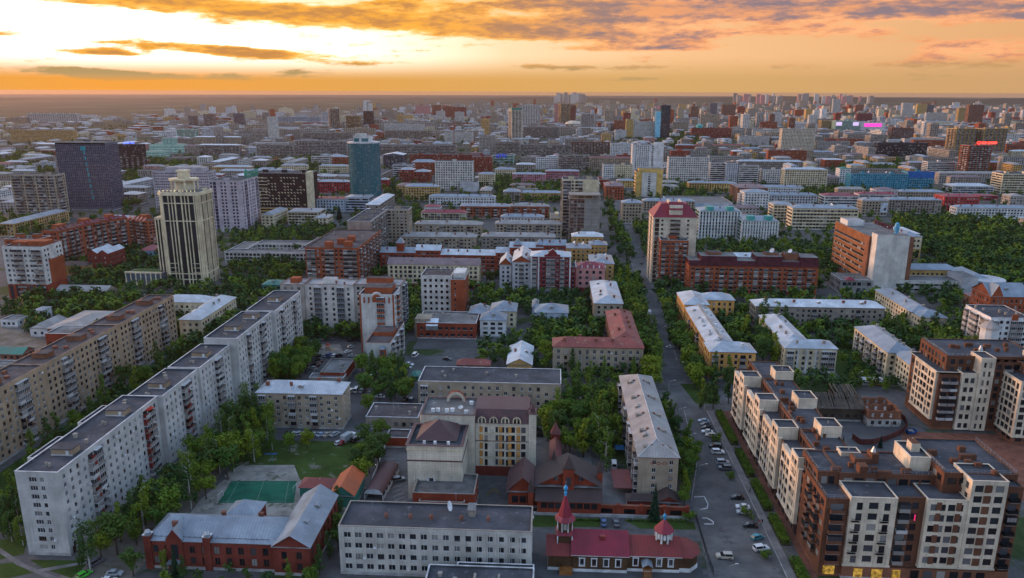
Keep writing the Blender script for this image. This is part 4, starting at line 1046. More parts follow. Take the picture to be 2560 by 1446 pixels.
for i, (x, y, xb, dep) in enumerate(((1939, 930, 1985, 915), (1997, 998, 2044, 977), (2054, 1068, 2106, 1045), (2103, 1132, 2152, 1118))):
 ox, oy, w, d = place(x, y, xb, dep, 28.0, 0)
 ox -= b.o[0]; oy -= b.o[1]
 b.walls(ox, oy, w, d, 20, 8.05, 0, cpn, '', name='stair_house'); b.flat(ox, oy, w, d, 28.05, M_BIT, cpn, .5, .25, .1)
 m = MB(); m.cone(ox + w * .5, oy + d * .5, 27.4, 28.6, .2, .2, 6); b.part(m, 'roof_vent', M_STEEL)
# front wing
b.walls(0, .8, 6.2, 17.3, 0, 23.8, 6, rbk, {0: 'bb', 3: 'Wb'}, balp=rbk, **kw); b.flat(0, .8, 6.2, 17.3, 23.8, M_BIT, rbk, .4); rail(b, [(.2, 17.5), (.2, 1.0), (6, 1.0)], 23.9)
cream(b, 6.22, 0, 12.3, 9.0, 24.9, 6, {0: 'fWf', 3: '', 1: ''}, bw=3.7, ww=1.6)
b.walls(18.54, 1.6, 8.0, 9, 0, 24.4, 6, rbk, {0: 'bw'}, **kw); b.flat(18.54, 1.6, 8.0, 9, 24.4, M_BIT, rbk, .4)
cream(b, 26.56, .4, 10.6, 9, 24.7, 6, {0: 'WwWw'}, bw=2.6)
cream(b, 37.2, .3, 9.4, 10, 30.6, 8, {0: 'WwW', 3: 'w'}, bw=3.0)
b.walls(46.62, 1.2, 4.6, 12, 0, 28.6, 7, rbk, {0: 'b', 1: 'b'}, balp=M_IRON, **kw); b.flat(46.62, 1.2, 4.6, 12, 28.6, M_BIT, rbk, .4)
b.walls(6.22, 9.02, 26.0, 14.0, 0, 27.2, 7, rbk, {0: 'W'}, skip=6, **kw); b.flat(6.22, 9.02, 26.0, 14.0, 27.2, M_BIT, rbk, .4); rail(b, [(14, 9.3), (32, 9.3)], 27.3)
b.walls(.4, 9.6, 5.8, 13.4, 23.2, 4.0, 1, rbk, {3: 'W', 0: 'W'}, plinth=.1, frame=M_DFRAME, wh=2.4, sill=.2, top=.5, bw=2.4); b.flat(.4, 9.6, 5.8, 13.4, 27.22, M_BIT, rbk, .35); rail(b, [(.5, 22.5), (.5, 9.8), (6.0, 9.8)], 27.3)
b.walls(32.24, 5.0, 19.4, 21.5, 0, 30.2, 8, rbk, {0: 'W', 3: 'W'}, skip=7, **kw); b.flat(32.24, 5.0, 19.4, 21.5, 30.2, M_BIT, rbk, .4); rail(b, [(32.4, 25), (32.4, 5.2), (51.4, 5.2), (51.4, 26)], 30.3)
b.walls(26.5, 12.5, 5.7, 10.3, 26, 4.95, 0, cpn, '', name='stair_house'); b.flat(26.5, 12.5, 5.7, 10.3, 30.95, M_BIT, cpn, .6, .3, .1)
b.bx('lift_house', 28.6, 17, 30.0, 31.0, 20, 33.0, cpn, rbk); b.bx('smoke_stack', 11.6, 9.3, 24.5, 14.0, 12.0, 29.2, rbk)
m = MB(); m.box(12.5, 15.5, 26.8, 17.5, 19, 28.5, 0); m.box(13.2, 16, 28.5, 15.8, 18.5, 28.56, 1); m.box(17.5, 16, 26.8, 19.5, 19.5, 29.8, 0); b.part(m, 'skylight', [rbk, M_BIT])
m = MB(); m.cone(18.5, 17.8, 29.8, 31.4, .8, .15, 8); b.part(m, 'metal_cowl', M_STEEL)
for px, py, h, w, d in ((1956, 979, 24.7, 1.4, 1.4), (1961, 999, 24.7, 2.6, .9), (1978, 1010, 24.7, 1.3, 1), (2001, 1014, 24.7, .9, 1.6), (1980, 1021, 24.7, 2, 1), (1976, 1032, 24.7, .9, 1.8), (2000, 1046, 24.7, 2.2, .9), (2007, 1052, 24.7, 1.3, 1), (2034, 1076, 24.7, .9, 1.6), (2045, 1092, 24.7, .9, 2.2), (2059, 1086, 24.7, .9, 1.6),
      (2041, 1109, 24.7, 1.6, 1), (2066, 1122, 24.7, 1.6, 1.2), (1941, 957, 24.7, .9, 2), (1956, 960, 24.7, .9, .9), (2090, 1172, 27.2, 2.6, 1), (2127, 1161, 27.2, 1.3, 1), (2185, 1173, 27.2, 1.6, 1), (2212, 1183, 27.2, 3.4, 1.1), (2265, 1177, 27.2, 2.6, 1), (2330, 1130, 30.2, 2.4, 1.2),
      (2404, 1121, 30.2, 1.8, 1.3), (2384, 1151, 30.2, 1.8, 1.1), (2420, 1155, 30.2, 1.8, 1.1), (2445, 1162, 30.2, 1.8, 1.1), (2419, 1141, 30.2, 4.4, 1.1), (2487, 1182, 30.2, 1.2, 1.6)):
 vbox(b, px, py, h, w, d)
m = MB()                                                  # brick infill panels beside the windows of the cream blocks
for j in range(6):
 z = 4.75 + j * 3.3
 for x in (28.35, 33.5): m.box(x + .6, .33, z + .35, x + 2.0, .395, z + 2.7)
for j in range(8):
 z = 4.75 + j * 3.16
 m.box(40.6, .23, z + .35, 42.4, .295, z + 2.6)
b.part(m, 'brick_infill', rbk, 'stuff')
m = MB()
for x0, x1 in ((1.2, 4.4), (9.2, 11.6), (14, 17), (19.5, 21.8)): m.face([(x0, -.30 if x0 > 6 else .62, .7), (x1, -.30 if x0 > 6 else .62, .7), (x1, -.30 if x0 > 6 else .62, 3.4), (x0, -.30 if x0 > 6 else .62, 3.4)], 0)
b.walls(6.0, -.2, 44.4, 1.7, 0, 3.9, 0, W['brown_brick'], {}); b.part(m, 'lit_shop_window', M_LIT)
m = MB()
for x0 in (24.5, 28, 31.5, 35, 38.5, 42): m.face([(x0, -.30, .5), (x0 + 2.2, -.30, .5), (x0 + 2.2, -.30, 3.4), (x0, -.30, 3.4)], 0)
b.part(m, 'shop_window', M_GLASS)
m = MB()
for k in range(22): m.box(-.35, 20 + k * 4, .4, -.28, 22.2 + k * 4, 3.4)
b.part(m, 'street_window', M_GLASS)
for x, j in ((7.9, 1), (7.9, 2), (7.9, 3), (7.9, 4), (15.5, 1), (15.5, 2), (15.5, 3), (15.5, 4)):
 m = MB(); z = 4.8 + j * 3.25
 m.box(x - 1.1, -.75, z, x + 1.1, 0, z + .08)
 for q in range(8): m.box(x - 1.1 + q * .3, -.75, z, x - 1.06 + q * .3, -.71, z + 1.0)
 m.box(x - 1.1, -.76, z + .95, x + 1.1, -.70, z + 1.02); m.box(x - 1.1, -.75, z + .95, x - 1.04, 0, z + 1.02); m.box(x + 1.04, -.75, z + .95, x + 1.1, 0, z + 1.02)
 b.part(m, 'iron_balcony', M_IRON)
m = MB(); m.box(22.0, 1.50, 17.6, 22.35, 1.58, 19.4); m.box(24.2, 1.50, 17.6, 24.55, 1.58, 19.4); b.part(m, 'red_neon', mat('pink_neon', (1, .04, .16), 'emit', e=.8))
b.done()

b = Bld('apartment_block', 'brown brick and cream apartment tower with dark roof at the right edge', 152.0, 287.0)
b.walls(1.1, 0, 8, 24, 0, 23.5, 6, rbk, {0: 'b', 3: 'W'}, **kw)
cream(b, 0, .9, 1.09, 17.5, 24.2, 6, {3: 'WfW'}, roof=False, sides=(0, 2, 3)); b.flat(0, 0, 9.1, 24, 24.25, M_BIT, cpn, .4)
b.walls(4.5, 3, 36, 22, 0, 30, 8, rbk, {3: 'w', 0: 'w'}, skip=6, **kw); b.flat(4.5, 3, 36, 22, 30, M_BIT, rbk, .4)
cream(b, 9.12, -1.2, 6.0, 5, 24.4, 6, {0: 'w'}, z0=.6, bw=2.8)
cream(b, 15.14, -1.6, 5.5, 8, 30.9, 8, {0: 'nn'}, z0=.6, bw=2.6)
b.walls(20.66, 0, 15.0, 3, 0, 29, 8, rbk, {0: 'wbW'}, **kw); cream(b, 35.7, -1.5, 6, 9, 31.5, 8, {0: 'n', 3: ''}, z0=.6)
rail(b, [(4.7, 24), (4.7, 3.2), (14, 3.2)], 30.1)
for x, y, w in ((11, 14, 1.8), (13, 13, 1.4), (18, 16, 3), (22, 12, 2), (25, 15, 2.6), (27, 10, 1.3), (34, 17, 1.6), (31, 11, 1.3), (18, 9, 2.2)):
 m = MB(); m.box(x, y, 29.4, x + w, y + 1.2, 30.9, 0); m.box(x - .1, y - .1, 30.902, x + w + .1, y + 1.3, 31.1, 0); b.part(m, 'brick_vent', rbk)
for x in (20.2, 38): m = MB(); m.cone(x, 9 if x < 30 else 4, 30.2, 32.6, 1.2, .3, 8); b.part(m, 'metal_cowl', M_STEEL)
m = MB(); m.face([(20, -1.62, 1), (22.5, -1.62, 1), (22.5, -1.62, 2.9), (20, -1.62, 2.9)]);
b.done()
ox, oy = at(2511, 1100)
b = Bld('apartment_block', 'cream apartment block cut by the right edge of the picture', ox, oy - 4)
cream(b, 0, 0, 24, 30, 25.5, 7, {0: 'WfW', 3: 'WfW'}, z0=3.4); b.walls(.3, .3, 23.4, 29.4, 0, 2.92, 1, W['brown_brick'], 'W', frame=M_DFRAME, plinth=.3, top=.3)
b.walls(6, 3, 14, 22, 25, 4, 1, rbk, {3: 'w', 0: 'w'}, plinth=.2); b.flat(6, 3, 14, 22, 29, M_BIT, rbk, .4); b.done()

# ------------------------------------------------------------------ ruins behind the complex
b = Bld('ruined_house', 'derelict timber house with collapsing plank roof', *at(2040, 1052))
b.walls(1, 0, 17, 13, 0, 5.6, 1, W['old_wood'], 'w', frame=M_BFRAME)
m = MB(); rr = random.Random(3)
for sgn in (0, 1):
 for i in range(58):                                   # individual roof boards, some fallen in
  u = i * .33
  if rr.random() < (.12 if sgn == 0 else .35): continue
  y0, y1 = (-.8, 6.5) if sgn == 0 else (13.8, 6.5)
  if rr.random() < .3: y1 = y0 + (y1 - y0) * rr.uniform(.5, .9)
  f = abs(y1 - y0) / 7.3
  z1 = 5.7 + 4.3 * f + rr.uniform(-.15, .1)
  o = rr.uniform(-.15, .15)
  m.face([(u, y0, 5.7), (u + .3, y0, 5.7), (u + .3 + o, y1, z1), (u + o, y1, z1)], 0)
b.part(m, 'roof_boards', mat('weathered_board', (.115, .095, .075), 'plain'), 'stuff')
m = MB()
for k in range(7): m.tube((1 + k * 2.8, .2, 5.6), (1 + k * 2.8, 6.5, 9.8), .12, 4); m.tube((1 + k * 2.8, 12.8, 5.6), (1 + k * 2.8, 6.5, 9.8), .12, 4)
b.part(m, 'rafters', W['old_wood'])
b.walls(12, 13.02, 10, 9, 0, 5.4, 1, W['old_wood'], 'w'); m = MB()
for i in range(26):
 if rr.random() < .4: continue
 m.face([(11.6 + i * .4, 12.6, 5.6), (11.95 + i * .4, 12.6, 5.6), (11.95 + i * .4 + rr.uniform(-.3, .3), 22.5, 7.6 + rr.uniform(-.5, .3)), (11.6 + i * .4, 22.5, 7.4)], 0)
b.part(m, 'fallen_boards', mat('weathered_board', (.115, .095, .075), 'plain'), 'stuff'); b.done()
b = Bld('ruined_house', 'roofless red brick ruin with whitewashed lower storey', *at(2168, 1066))
wl = W['brown_brick']; wq = mat('peeling_whitewash', (.50, .47, .43), 'ground', s1=.4, s2=.9, alt=(.26, .11, .07))
m = MB(); m.box(0, 0, 0, 13, 15, 3.2, 0); b.part(m, 'lower_storey', wq); b.foot(0, 0, 13, 15)
rr = random.Random(5)
for (x0, y0, x1, y1) in ((0, 0, 13, .5), (0, 14.5, 13, 15), (0, .5, .5, 14.5), (12.5, .5, 13, 14.5), (.5, 7.4, 12.5, 7.8)):
 m = MB(); L = max(x1 - x0, y1 - y0); n = int(L / 1.1); hx = (x1 - x0) > (y1 - y0)
 for i in range(n):
  f0, f1 = i / n, (i + 1) / n; zt = 6.6 + rr.uniform(-.5, .3)
  q = (x0 + (x1 - x0) * f0, y0, x0 + (x1 - x0) * f1, y1) if hx else (x0, y0 + (y1 - y0) * f0, x1, y0 + (y1 - y0) * f1)
  if i % 3 == 1: m.box(q[0], q[1], 3.2, q[2], q[3], 3.9); m.box(q[0], q[1], 5.7, q[2], q[3], zt)
  else: m.box(q[0], q[1], 3.2, q[2], q[3], zt)
 b.part(m, 'brick_wall', wl)
m = MB()
for i in range(14):
 x, y = rr.uniform(1, 11), rr.uniform(1, 14); a = rr.uniform(0, 3); m.tube((x, y, 3.5), (x + 2.5 * math.cos(a), y + 2.5 * math.sin(a), 4.4), .1, 4)
b.part(m, 'fallen_beams', W['old_wood'], 'stuff')
for k in range(4): b.bx('blind_window', 1.2 + k * 2.9, -.05, 1.0, 2.5 + k * 2.9, -.01, 2.5, M_DFRAME)
b.done()
pts = [at(*p) for p in ((2130, 1098), (2150, 1112), (2180, 1112), (2215, 1103), (2250, 1088), (2267, 1070), (2262, 1055), (2245, 1040))]
b = Bld('fence', 'rusty brown hoarding round the ruins', pts[0][0], pts[0][1], 0, 'fence')
for i, (p, q) in enumerate(zip(pts, pts[1:])):
 d = Vector((q[0] - p[0], q[1] - p[1], 0)); n = Vector((-d.y, d.x, 0)).normalized() * .08; p3, q3 = Vector((p[0] - pts[0][0], p[1] - pts[0][1], 0)), Vector((q[0] - pts[0][0], q[1] - pts[0][1], 0))
 m = MB(); m.prism([tuple((p3 + n)[:2]), tuple((q3 + n)[:2]), tuple((q3 - n)[:2]), tuple((p3 - n)[:2])], 0, 2.3); b.part(m, 'panel', mat('hoarding', (.12, .04, .035), 'plain'))

# ------------------------------------------------------------------ middle distance, left
b = B('ten-storey pale brick block with red brick base at the left edge', 4, 617, 104, 20, 34, 10, 'white_panel', {0: '<wwbbwwbbww', 1: 'ww..'}, base=('red_brick', 9.5), bit=M_BITB, room=0, ww=1.5, plinth=.9)
m = MB(); m.box(b.w * .5, 6, 33, b.w - 1, 14, 36.5, 0); b.part(m, 'roof_house', W['orange_brick']); m = MB(); m.box(1, 8, 33, b.w * .42, 16, 35.6, 0); b.part(m, 'roof_house', W['orange_brick'])
m = MB(); m.face([(b.w + .13, 4.5, 9.6), (b.w + .13, 20, 9.6), (b.w + .13, 20, 25), (b.w + .13, 4.5, 25)], 0); b.part(m, 'brick_panel', W['orange_brick'])
# curved red brick apartment house: a chain of wings that turns as it recedes
b = Bld('apartment_block', 'long curved red brick apartment house with mauve roofs on the left', *at(143, 578, 29))
ch_ = [((143, 578), (205, 563), 29), ((205, 563), (262, 551), 29), ((262, 551), (318, 543), 29), ((318, 546), (368, 553), 26)]
for i, (p, q, h) in enumerate(ch_):
 A, C = at(*p, h), at(*q, h); L = math.hypot(C[0] - A[0], C[1] - A[1]); a = math.atan2(C[1] - A[1], C[0] - A[0])
 s_ = Bld.__new__(Bld); s_.__dict__.update(b.__dict__); s_.o = A; s_.ang = a; s_.c, s_.s = math.cos(a), math.sin(a); s_.far, s_.farb = MB(), MB()
 e = empty('wing', (A[0] - b.o[0], A[1] - b.o[1], 0), a); e.parent = b.root; s_.root = e
 s_.walls(0, 0, L, 13, 0, h, 9, W['orange_brick'], {0: 'wBwwB', 1: 'w', 3: 'w'}, bw=2.9, top=1.4); s_.flat(0, 0, L, 13, h, M_BITB, M_CHIM)
 mm = MB(); x = .8
 while x < L - 3: mm.face([(x, -.6, h - .6), (x + 2.6, -.6, h - .6), (x + 2.6, 2.6, h + 2.2), (x, 2.6, h + 2.2)], 0); mm.box(x, -.2, h - 1, x + 2.6, 2.6, h - .3, 1); x += 5
 s_.part(mm, 'sloped_roof', [RM['crimson'][0] if i else RM['redbrown'][0], W['orange_brick']])
 mm = MB(); mm.box(L * .3, 5, h - .5, L * .6, 11, h + 3.0, 0); s_.part(mm, 'roof_house', W['orange_brick'])
 s_.done()
B('red brick ten-storey wing with roof gables behind the pale block on the left', 10, 598, 95, 14, 30, 9, 'orange_brick', 'w', bit=M_BITB, room=2)
b = B('red brick warehouse with zigzag grey metal roof on the left', 217, 634, 270, 22, 15.5, 4, 'dark_red_brick', 'w', None, ww=1.0, wh=1.1, name='warehouse')
m = MB(); w, d = b.w, b.d
for i in range(2):
 x0, x1 = i * w / 2, (i + 1) * w / 2; xm = (x0 + x1) / 2
 m.face([(x0, -.3, 15.5), (xm, -.3, 18.3), (xm, d + .3, 18.3), (x0, d + .3, 15.5)], 1); m.face([(x1, -.3, 15.5), (xm, -.3, 18.3), (xm, d + .3, 18.3), (x1, d + .3, 15.5)], 1); m.face([(x0, 0, 15.5), (x1, 0, 15.5), (xm, 0, 18.2)], 2); m.face([(x0, d, 15.5), (x1, d, 15.5), (xm, d, 18.2)], 2)
b.part(m, 'roof', [RM['silver'][0], RM['silver'][1], W['dark_red_brick']])
B('low ochre hall with dark roof beside the red warehouse', 140, 664, 216, 12, 8, 1, 'ochre_plaster', 'n', 'umber', 2, name='hall', wh=4, sill=1.2, ch=0)
B('long low shed with pale slate roof left of the cream tower', 139, 728, 265, 12, 6, 1, 'beige_brick', 'w', 'slate', 2.6, name='shed', gable=True, ch=0)
B('blue house with red hipped roof beside the cream tower', 347, 627, 396, 14, 8, 2, 'blue_plaster', 'w', 'crimson', 3.4, name='house', ch=1)
# yellow L-shaped house with silver roofs behind the tan slab
b = Bld('apartment_block', 'yellow L-shaped house with bright silver roofs behind the tan slab', *at(447, 800, 11.5))
b.walls(0, 0, 12, 46, 0, 11.5, 3, W['cream_plaster'], {0: 'w', 1: 'w'}); b.hip(0, 0, 12, 46, 11.5, RM['silver'], 3.2)
b.walls(-27, 34, 26.9, 12, 0, 11.4, 3, W['cream_plaster'], {0: 'w'}); b.hip(-27, 34, 26.9, 12, 11.4, RM['silver'], 3.0)
b.chims(0, 0, 12, 46, 11.7, 3.2, 5, M_CHIMG, 'y'); b.done()
for lab, x, y, xb, dep, h, wall, roof, rh, nm in [
 ('white lime-washed garage with grey flat roof in the yard left', 0, 800, 42, 788, 4.5, 'white_plaster', 'flat', 0, 'garage'), ('small white two-storey shed by the yard trees', 83, 777, 106, 8, 6.5, 'white_plaster', 'grey', 1.0, 'shed'),
 ('whitewashed stable with slate roof in the yard', 74, 821, 116, 18, 5, 'white_plaster', 'slate', 2.4, 'shed'), ('large patched slate roof hall in the yard left of the tan slab', 118, 822, 215, 34, 6.5, 'brown_brick', 'slate', 2.0, 'hall'),
 ('brick store with felt roof beside the yard', 112, 834, 205, 14, 7.5, 'red_brick', 'flat', 0, 'store'), ('low shed with green sheet roof at the left edge', -30, 885, 55, 9, 4.0, 'brown_brick', 'green', 2.2, 'shed'),
 ('grey utility shed below the green roof at the left edge', -30, 915, 22, 8, 3.5, 'concrete', 'flat', 0, 'shed')]:
 B(lab, x, y, xb, dep, h, 1, wall, 'w', roof, rh, name=nm, gable=(rh > 2), ch=0, vents=0, bit=M_BITG)

# ------ cream high-rise with terracotta-lit corners
b = Bld('high_rise', 'cream neoclassical residential tower with glass bays and stepped crown', -265.0, 492.0, 0, 'tower')
b.root.scale = (.9, .72, 1); cp = W['cream_plaster']; ct2 = mat('tower_stone', (.84, .68, .46), 'plaster'); w = 33.0
def cbox(x0, y0, w_, d_, z0, z1, name='wall', m_=None, ch=4.0):
 q = MB(); q.prism([(x0 + ch, y0), (x0 + w_ - ch, y0), (x0 + w_, y0 + ch), (x0 + w_, y0 + d_ - ch), (x0 + w_ - ch, y0 + d_), (x0 + ch, y0 + d_), (x0, y0 + d_ - ch), (x0, y0 + ch)], z0, z1); return b.part(q, name, m_ or ct2)
b.foot(0, 0, w, w)
cbox(1.2, 1.2, w - 2.4, w - 2.4, 0, 62, 'glazing', M_BRZ if False else mat('tower_glazing', (.02, .03, .04), 'glass', rough=.1, spec=.7))
def pil(x, y, s_, z0, z1, nm='pilaster'):
 b.bx(nm, x, y, z0, x + s_[0], y + s_[1], z1, ct2)
for k, u in enumerate((4.2, 8.6, 11.2, 21.4, 24.0, 28.2)):
 pil(u, .35, (.6, 1.4), 0, 62); pil(w - 1.75, u, (1.4, .6), 0, 62)
for u in (13.6, 18.6): pil(u, .25, (.9, 1.6), 0, 66); pil(w - 1.85, u, (1.6, .9), 0, 66)
for k in range(3):
 t = .25 + .25 * k; pil(w - 4.0 * (1 - t) - 1.0 + .2, 4.0 * t + .25, (.9, .9), 0, 62); pil(4.0 * (1 - t) + .1, 4.0 * t + .25, (.9, .9), 0, 62)
for z in (4.0, 8.0, 44.5, 56.5): cbox(.5, .5, w - 1, w - 1, z, z + .6, 'string_course')
for j in range(18):
 z = 9.2 + j * 3.05
 if z > 18: continue
 for x0, x1 in ((4.3, 10.3), (22.7, 28.7)): b.bx('spandrel', x0, .95, z, x1, 1.19, z + .32, ct2); b.bx('spandrel', w - 1.19, x0, z, w - .95, x1, z + .32, ct2)
for j in range(14): b.bx('bay_band', 14.5, 1.0, 9.5 + j * 3.6, 18.6, 1.19, 9.8 + j * 3.6, M_DFRAME)
cbox(-.2, -.2, w + .4, w + .4, 62, 64.2, 'cornice', None, 4.2); cbox(1.5, 1.5, w - 3, w - 3, 64.2, 64.8, 'terrace', M_BITG, 4)
for k in range(8):
 t = math.pi / 8 + k * math.pi / 4; m = MB(); m.tube((16.5 + 9.5 * math.cos(t), 16.5 + 9.5 * math.sin(t), 64.5), (16.5 + 9.5 * math.cos(t), 16.5 + 9.5 * math.sin(t), 71), .75, 6); b.part(m, 'crown_column', ct2)
m = MB(); m.cone(16.5, 16.5, 64.5, 71, 7.5, 7.5, 8, 0, True, math.pi / 8); b.part(m, 'crown_drum', ct2); m = MB(); m.cone(16.5, 16.5, 71, 72.4, 11, 11.4, 8, 0, True, math.pi / 8); b.part(m, 'crown_cornice', ct2)
m = MB(); m.box(13, 13, 72.4, 20, 20, 77, 0); m.box(12.3, 12.3, 77, 20.7, 20.7, 78, 0); b.part(m, 'lantern', ct2)
for k in range(10):
 m = MB(); x = 3 + k * 3; m.cone(x, .6, 64.9, 65.4, .25, .25, 6); b.part(m, 'cornice_lamp', M_LAMP)
b.bx('side_wing', -5, 6, 0, .9, 27, 46, MATS['tower_glazing'], M_BITG); b.bx('string_course', -5.4, 5.6, 45, 1, 27.4, 46.6, ct2)
for u in (-5.3, -3.0, -.7): pil(u, 5.5, (.8, .8), 0, 45)
b.bx('podium', -29, -4, 0, -.5, 14, 9, W['slate_panel'], M_BITG); b.foot(-29, -4, 0, 14)
for k in range(8): b.bx('podium_column', -29 + k * 3.9, -4.6, 0, -28.2 + k * 3.9, -4.02, 9.2, ct2)
b.bx('podium_frieze', -29.2, -4.7, 9.0, -.4, -3.2, 10.0, ct2); b.bx('podium_garden', -26, 1, 9.0, -4, 12, 9.6, mat('roof_garden', (.05, .10, .03), 'ground', s2=.8, alt=(.10, .14, .04)))
for k in range(5): m = MB(); m.cone(-26 + k * 6.5, -5.0, 1.2, 1.8, .3, .3, 6); b.part(m, 'podium_lamp', M_LAMP)
b.done()

# ------ school and blocks left of centre
b = Bld('school', 'pale three-storey school with flat roofs round a courtyard', *at(560, 630, 10))
for x, y, w, d in ((0, 0, 66, 12), (54, 12.02, 12, 52), (0, 12.02, 12, 30), (12.02, 34, 41.9, 14)):
 b.walls(x, y, w, d, 0, 10, 3, W['white_panel'], {0: 'w', 1: 'w', 3: 'w'}, bw=3, ww=2.2, wh=1.8); b.flat(x, y, w, d, 10, M_BITG, M_CAP)
b.vents(54, 14, 12, 48, 9.6, 8, M_BIT, (1.5, 3), (.5, .9)); b.done()
b = B('red brick ten-storey block with glazed balconies left of centre', 762, 619, 895, 574, 30, 10, 'orange_brick', {0: '<BBwwBBwwBB', 1: 'wB.'}, bit=M_BITB, cap=M_CHIM, room=0, bw=3.2)
for x, y in ((b.w * .35, 3), (b.w * .7, 5), (b.w * .5, 14), (b.w * .62, 24)):
 m = MB(); m.box(x, y, 29, x + 5, y + 4, 33.2, 0); b.part(m, 'machine_room', W['orange_brick'])
B('grey panel block running away behind the red brick block', 868, 553, 926, 523, 34, 12, 'concrete', {0: '.', 1: 'wwb'}, room=2)
B('beige twelve-storey end block beside the grey panel block', 955, 524, 1021, 16, 34, 12, 'beige_brick', {0: 'wWw', 1: 'w'}, room=1)
B('low glass pavilion with green roof at the end of the white slab', 655, 712, 705, 12, 7, 2, 'green_wood', 'W', 'green', 2.0, name='pavilion', ch=0)
# pale nine-storey block with blue-grey loggias
b = Bld('apartment_block', 'pale nine-storey block with slate-blue loggia columns at the courtyard', *at(700, 712, 28))
lg = mat('slate_loggia', (.12, .14, .165), 'plain')
b.walls(0, 0, 13, 14, 0, 28.2, 9, W['grey_panel'], {0: 'w', 1: 'w'}, balp=lg); b.flat(0, 0, 13, 14, 28.2, M_BITW, M_CHIM)
b.walls(13.02, 1.5, 27, 14, 0, 28.0, 9, W['white_panel'], {0: 'wlwwlw'}, balp=lg, bw=4.2, ww=1.3, balg=1.0); b.flat(13.02, 1.5, 27, 14, 28.0, M_BITW, M_CHIM)
b.walls(40.04, 2, 26, 14, 0, 28.4, 9, W['grey_panel'], {0: 'w', 1: 'wB'}, balp=lg); b.flat(40.04, 2, 26, 14, 28.4, M_BITW, M_CHIM)
b.bx('roof_house', 4, 5, 27.5, 9, 10, 30.4, W['orange_brick']); b.bx('roof_house', 22, 6, 27.5, 29, 11, 30.2, W['white_panel'], M_BITW); b.bx('roof_house', 46, 7, 27.5, 60, 12, 30.8, W['orange_brick'], M_BITB)
b.vents(14, 2, 50, 12, 27.6, 8, M_CHIM); b.done()
b = B('white block with red brick arch and bay at the courtyard', 897, 736, 985, 15, 31, 10, 'white_panel', {0: '..l..', 1: 'wBw'}, bit=M_BIT, room=0, bw=4.2, balp=W['orange_brick'], balg=1.0)
m = MB(); cx = b.w / 2
for k in range(10):
 t0, t1 = math.pi * k / 10, math.pi * (k + 1) / 10
 m.face([(cx, -.25, 29), (cx - 2.2 * math.cos(t0), -.25, 29 + 2.2 * math.sin(t0)), (cx - 2.2 * math.cos(t1), -.25, 29 + 2.2 * math.sin(t1))], 0)
 A, C, a, c = [(cx - r * math.cos(t), 29 + r * math.sin(t)) for r, t in ((3.2, t0), (3.2, t1), (2.2, t0), (2.2, t1))]
 m.face([(A[0], -.25, A[1]), (C[0], -.25, C[1]), (c[0], -.25, c[1]), (a[0], -.25, a[1])], 1); m.face([(A[0], -.25, A[1]), (A[0], .6, A[1]), (C[0], .6, C[1]), (C[0], -.25, C[1])], 1)
m.box(cx - 2.2, -.25, 27, cx + 2.2, 0, 29, 0); b.part(m, 'brick_arch', [W['orange_brick'], W['white_panel']])
for x in (.1, b.w - .9): b.bx('brick_strip', x, -.2, 0, x + .8, -.02, 31, W['orange_brick'])
for x in (2.2, 4.6, b.w - 5.4, b.w - 3.0): b.bx('brick_strip', x, -.15, 26.5, x + .8, -.02, 29.5, W['orange_brick'])
b.bx('roof_house', 2, 4, 30, b.w - 2, 14, 33.5, W['orange_brick'], M_BITB)
b = B('white brick block with brown roof and red brick bays in front of the courtyard', 914, 857, 975, 803, 15, 5, 'white_brick', {0: '...', 1: 'wBw'}, bit=M_BITB, cap=M_CHIM, room=0)
m = MB(); m.prism([(b.w - 5, -.1), (b.w - 4.3, -1.3), (b.w - 2.7, -1.3), (b.w - 2, -.1)], 2, 12.4, 0); b.part(m, 'bay', W['orange_brick']); m = MB(); m.cone(b.w - 3.5, -.6, 12.4, 14, 2, 0, 6); b.part(m, 'bay_roof', RM['bluegrey'][0])
m = MB()
for z in (3.5, 6.6, 9.7): m.face([(b.w - 4.2, -1.34, z), (b.w - 2.8, -1.34, z), (b.w - 2.8, -1.34, z + 1.5), (b.w - 4.2, -1.34, z + 1.5)])
b.part(m, 'bay_window', M_GLASS)
b.bx('roof_house', 1, 12, 14.3, b.w - 1, 20, 16.5, W['orange_brick'], M_BITB)

# ------ centre
b = B('white seven-storey clinic with orange brick stair wing', 1052, 689, 1128, 671, 23, 6, 'white_panel', 'w', bit=M_BITB, room=0, bw=3.1, name='clinic')
b.walls(b.w + .02, -3, 8.5, b.d + 2, 0, 21.5, 6, W['orange_brick'], {0: 'n..', 1: 'n'}, bw=2.8); b.flat(b.w + .02, -3, 8.5, b.d + 2, 21.5, M_BITG); b.bx('roof_house', b.w + 1, 2, 21, b.w + 8, b.d - 2, 24.2, W['white_panel']); b.done()
for k in range(3): b.bx('air_conditioner', b.w + 1.5 + k * 2.2, -1.2, 21, b.w + 2.9 + k * 2.2, .2, 22.3, M_STEEL)
b = B('low red brick kindergarten with grey roof and glazed rooflight', 1042, 807, 1190, 778, 9.0, 2, 'red_brick', 'wW', bit=M_BITG, room=0, name='kindergarten', vents=4)
m = MB(); m.face([(5, -1.2, 7.6), (11.5, -1.2, 7.6), (11.5, 4.2, 10.4), (5, 4.2, 10.4)], 0); m.box(5, -1.2, 5.2, 11.5, 4.2, 7.55, 1)
for k in range(6): m.box(5 + k * 1.25, -1.25, 7.6, 5.12 + k * 1.25, 4.2, 7.75, 1)
b.part(m, 'rooflight', [mat('milky_glazing', (.66, .70, .74), 'plain', rough=.2), M_STEEL]); m = MB(); m.box(-1.5, 2, 0, 7, 12, 10.5, 0); b.part(m, 'side_hall', W['beige_brick'])
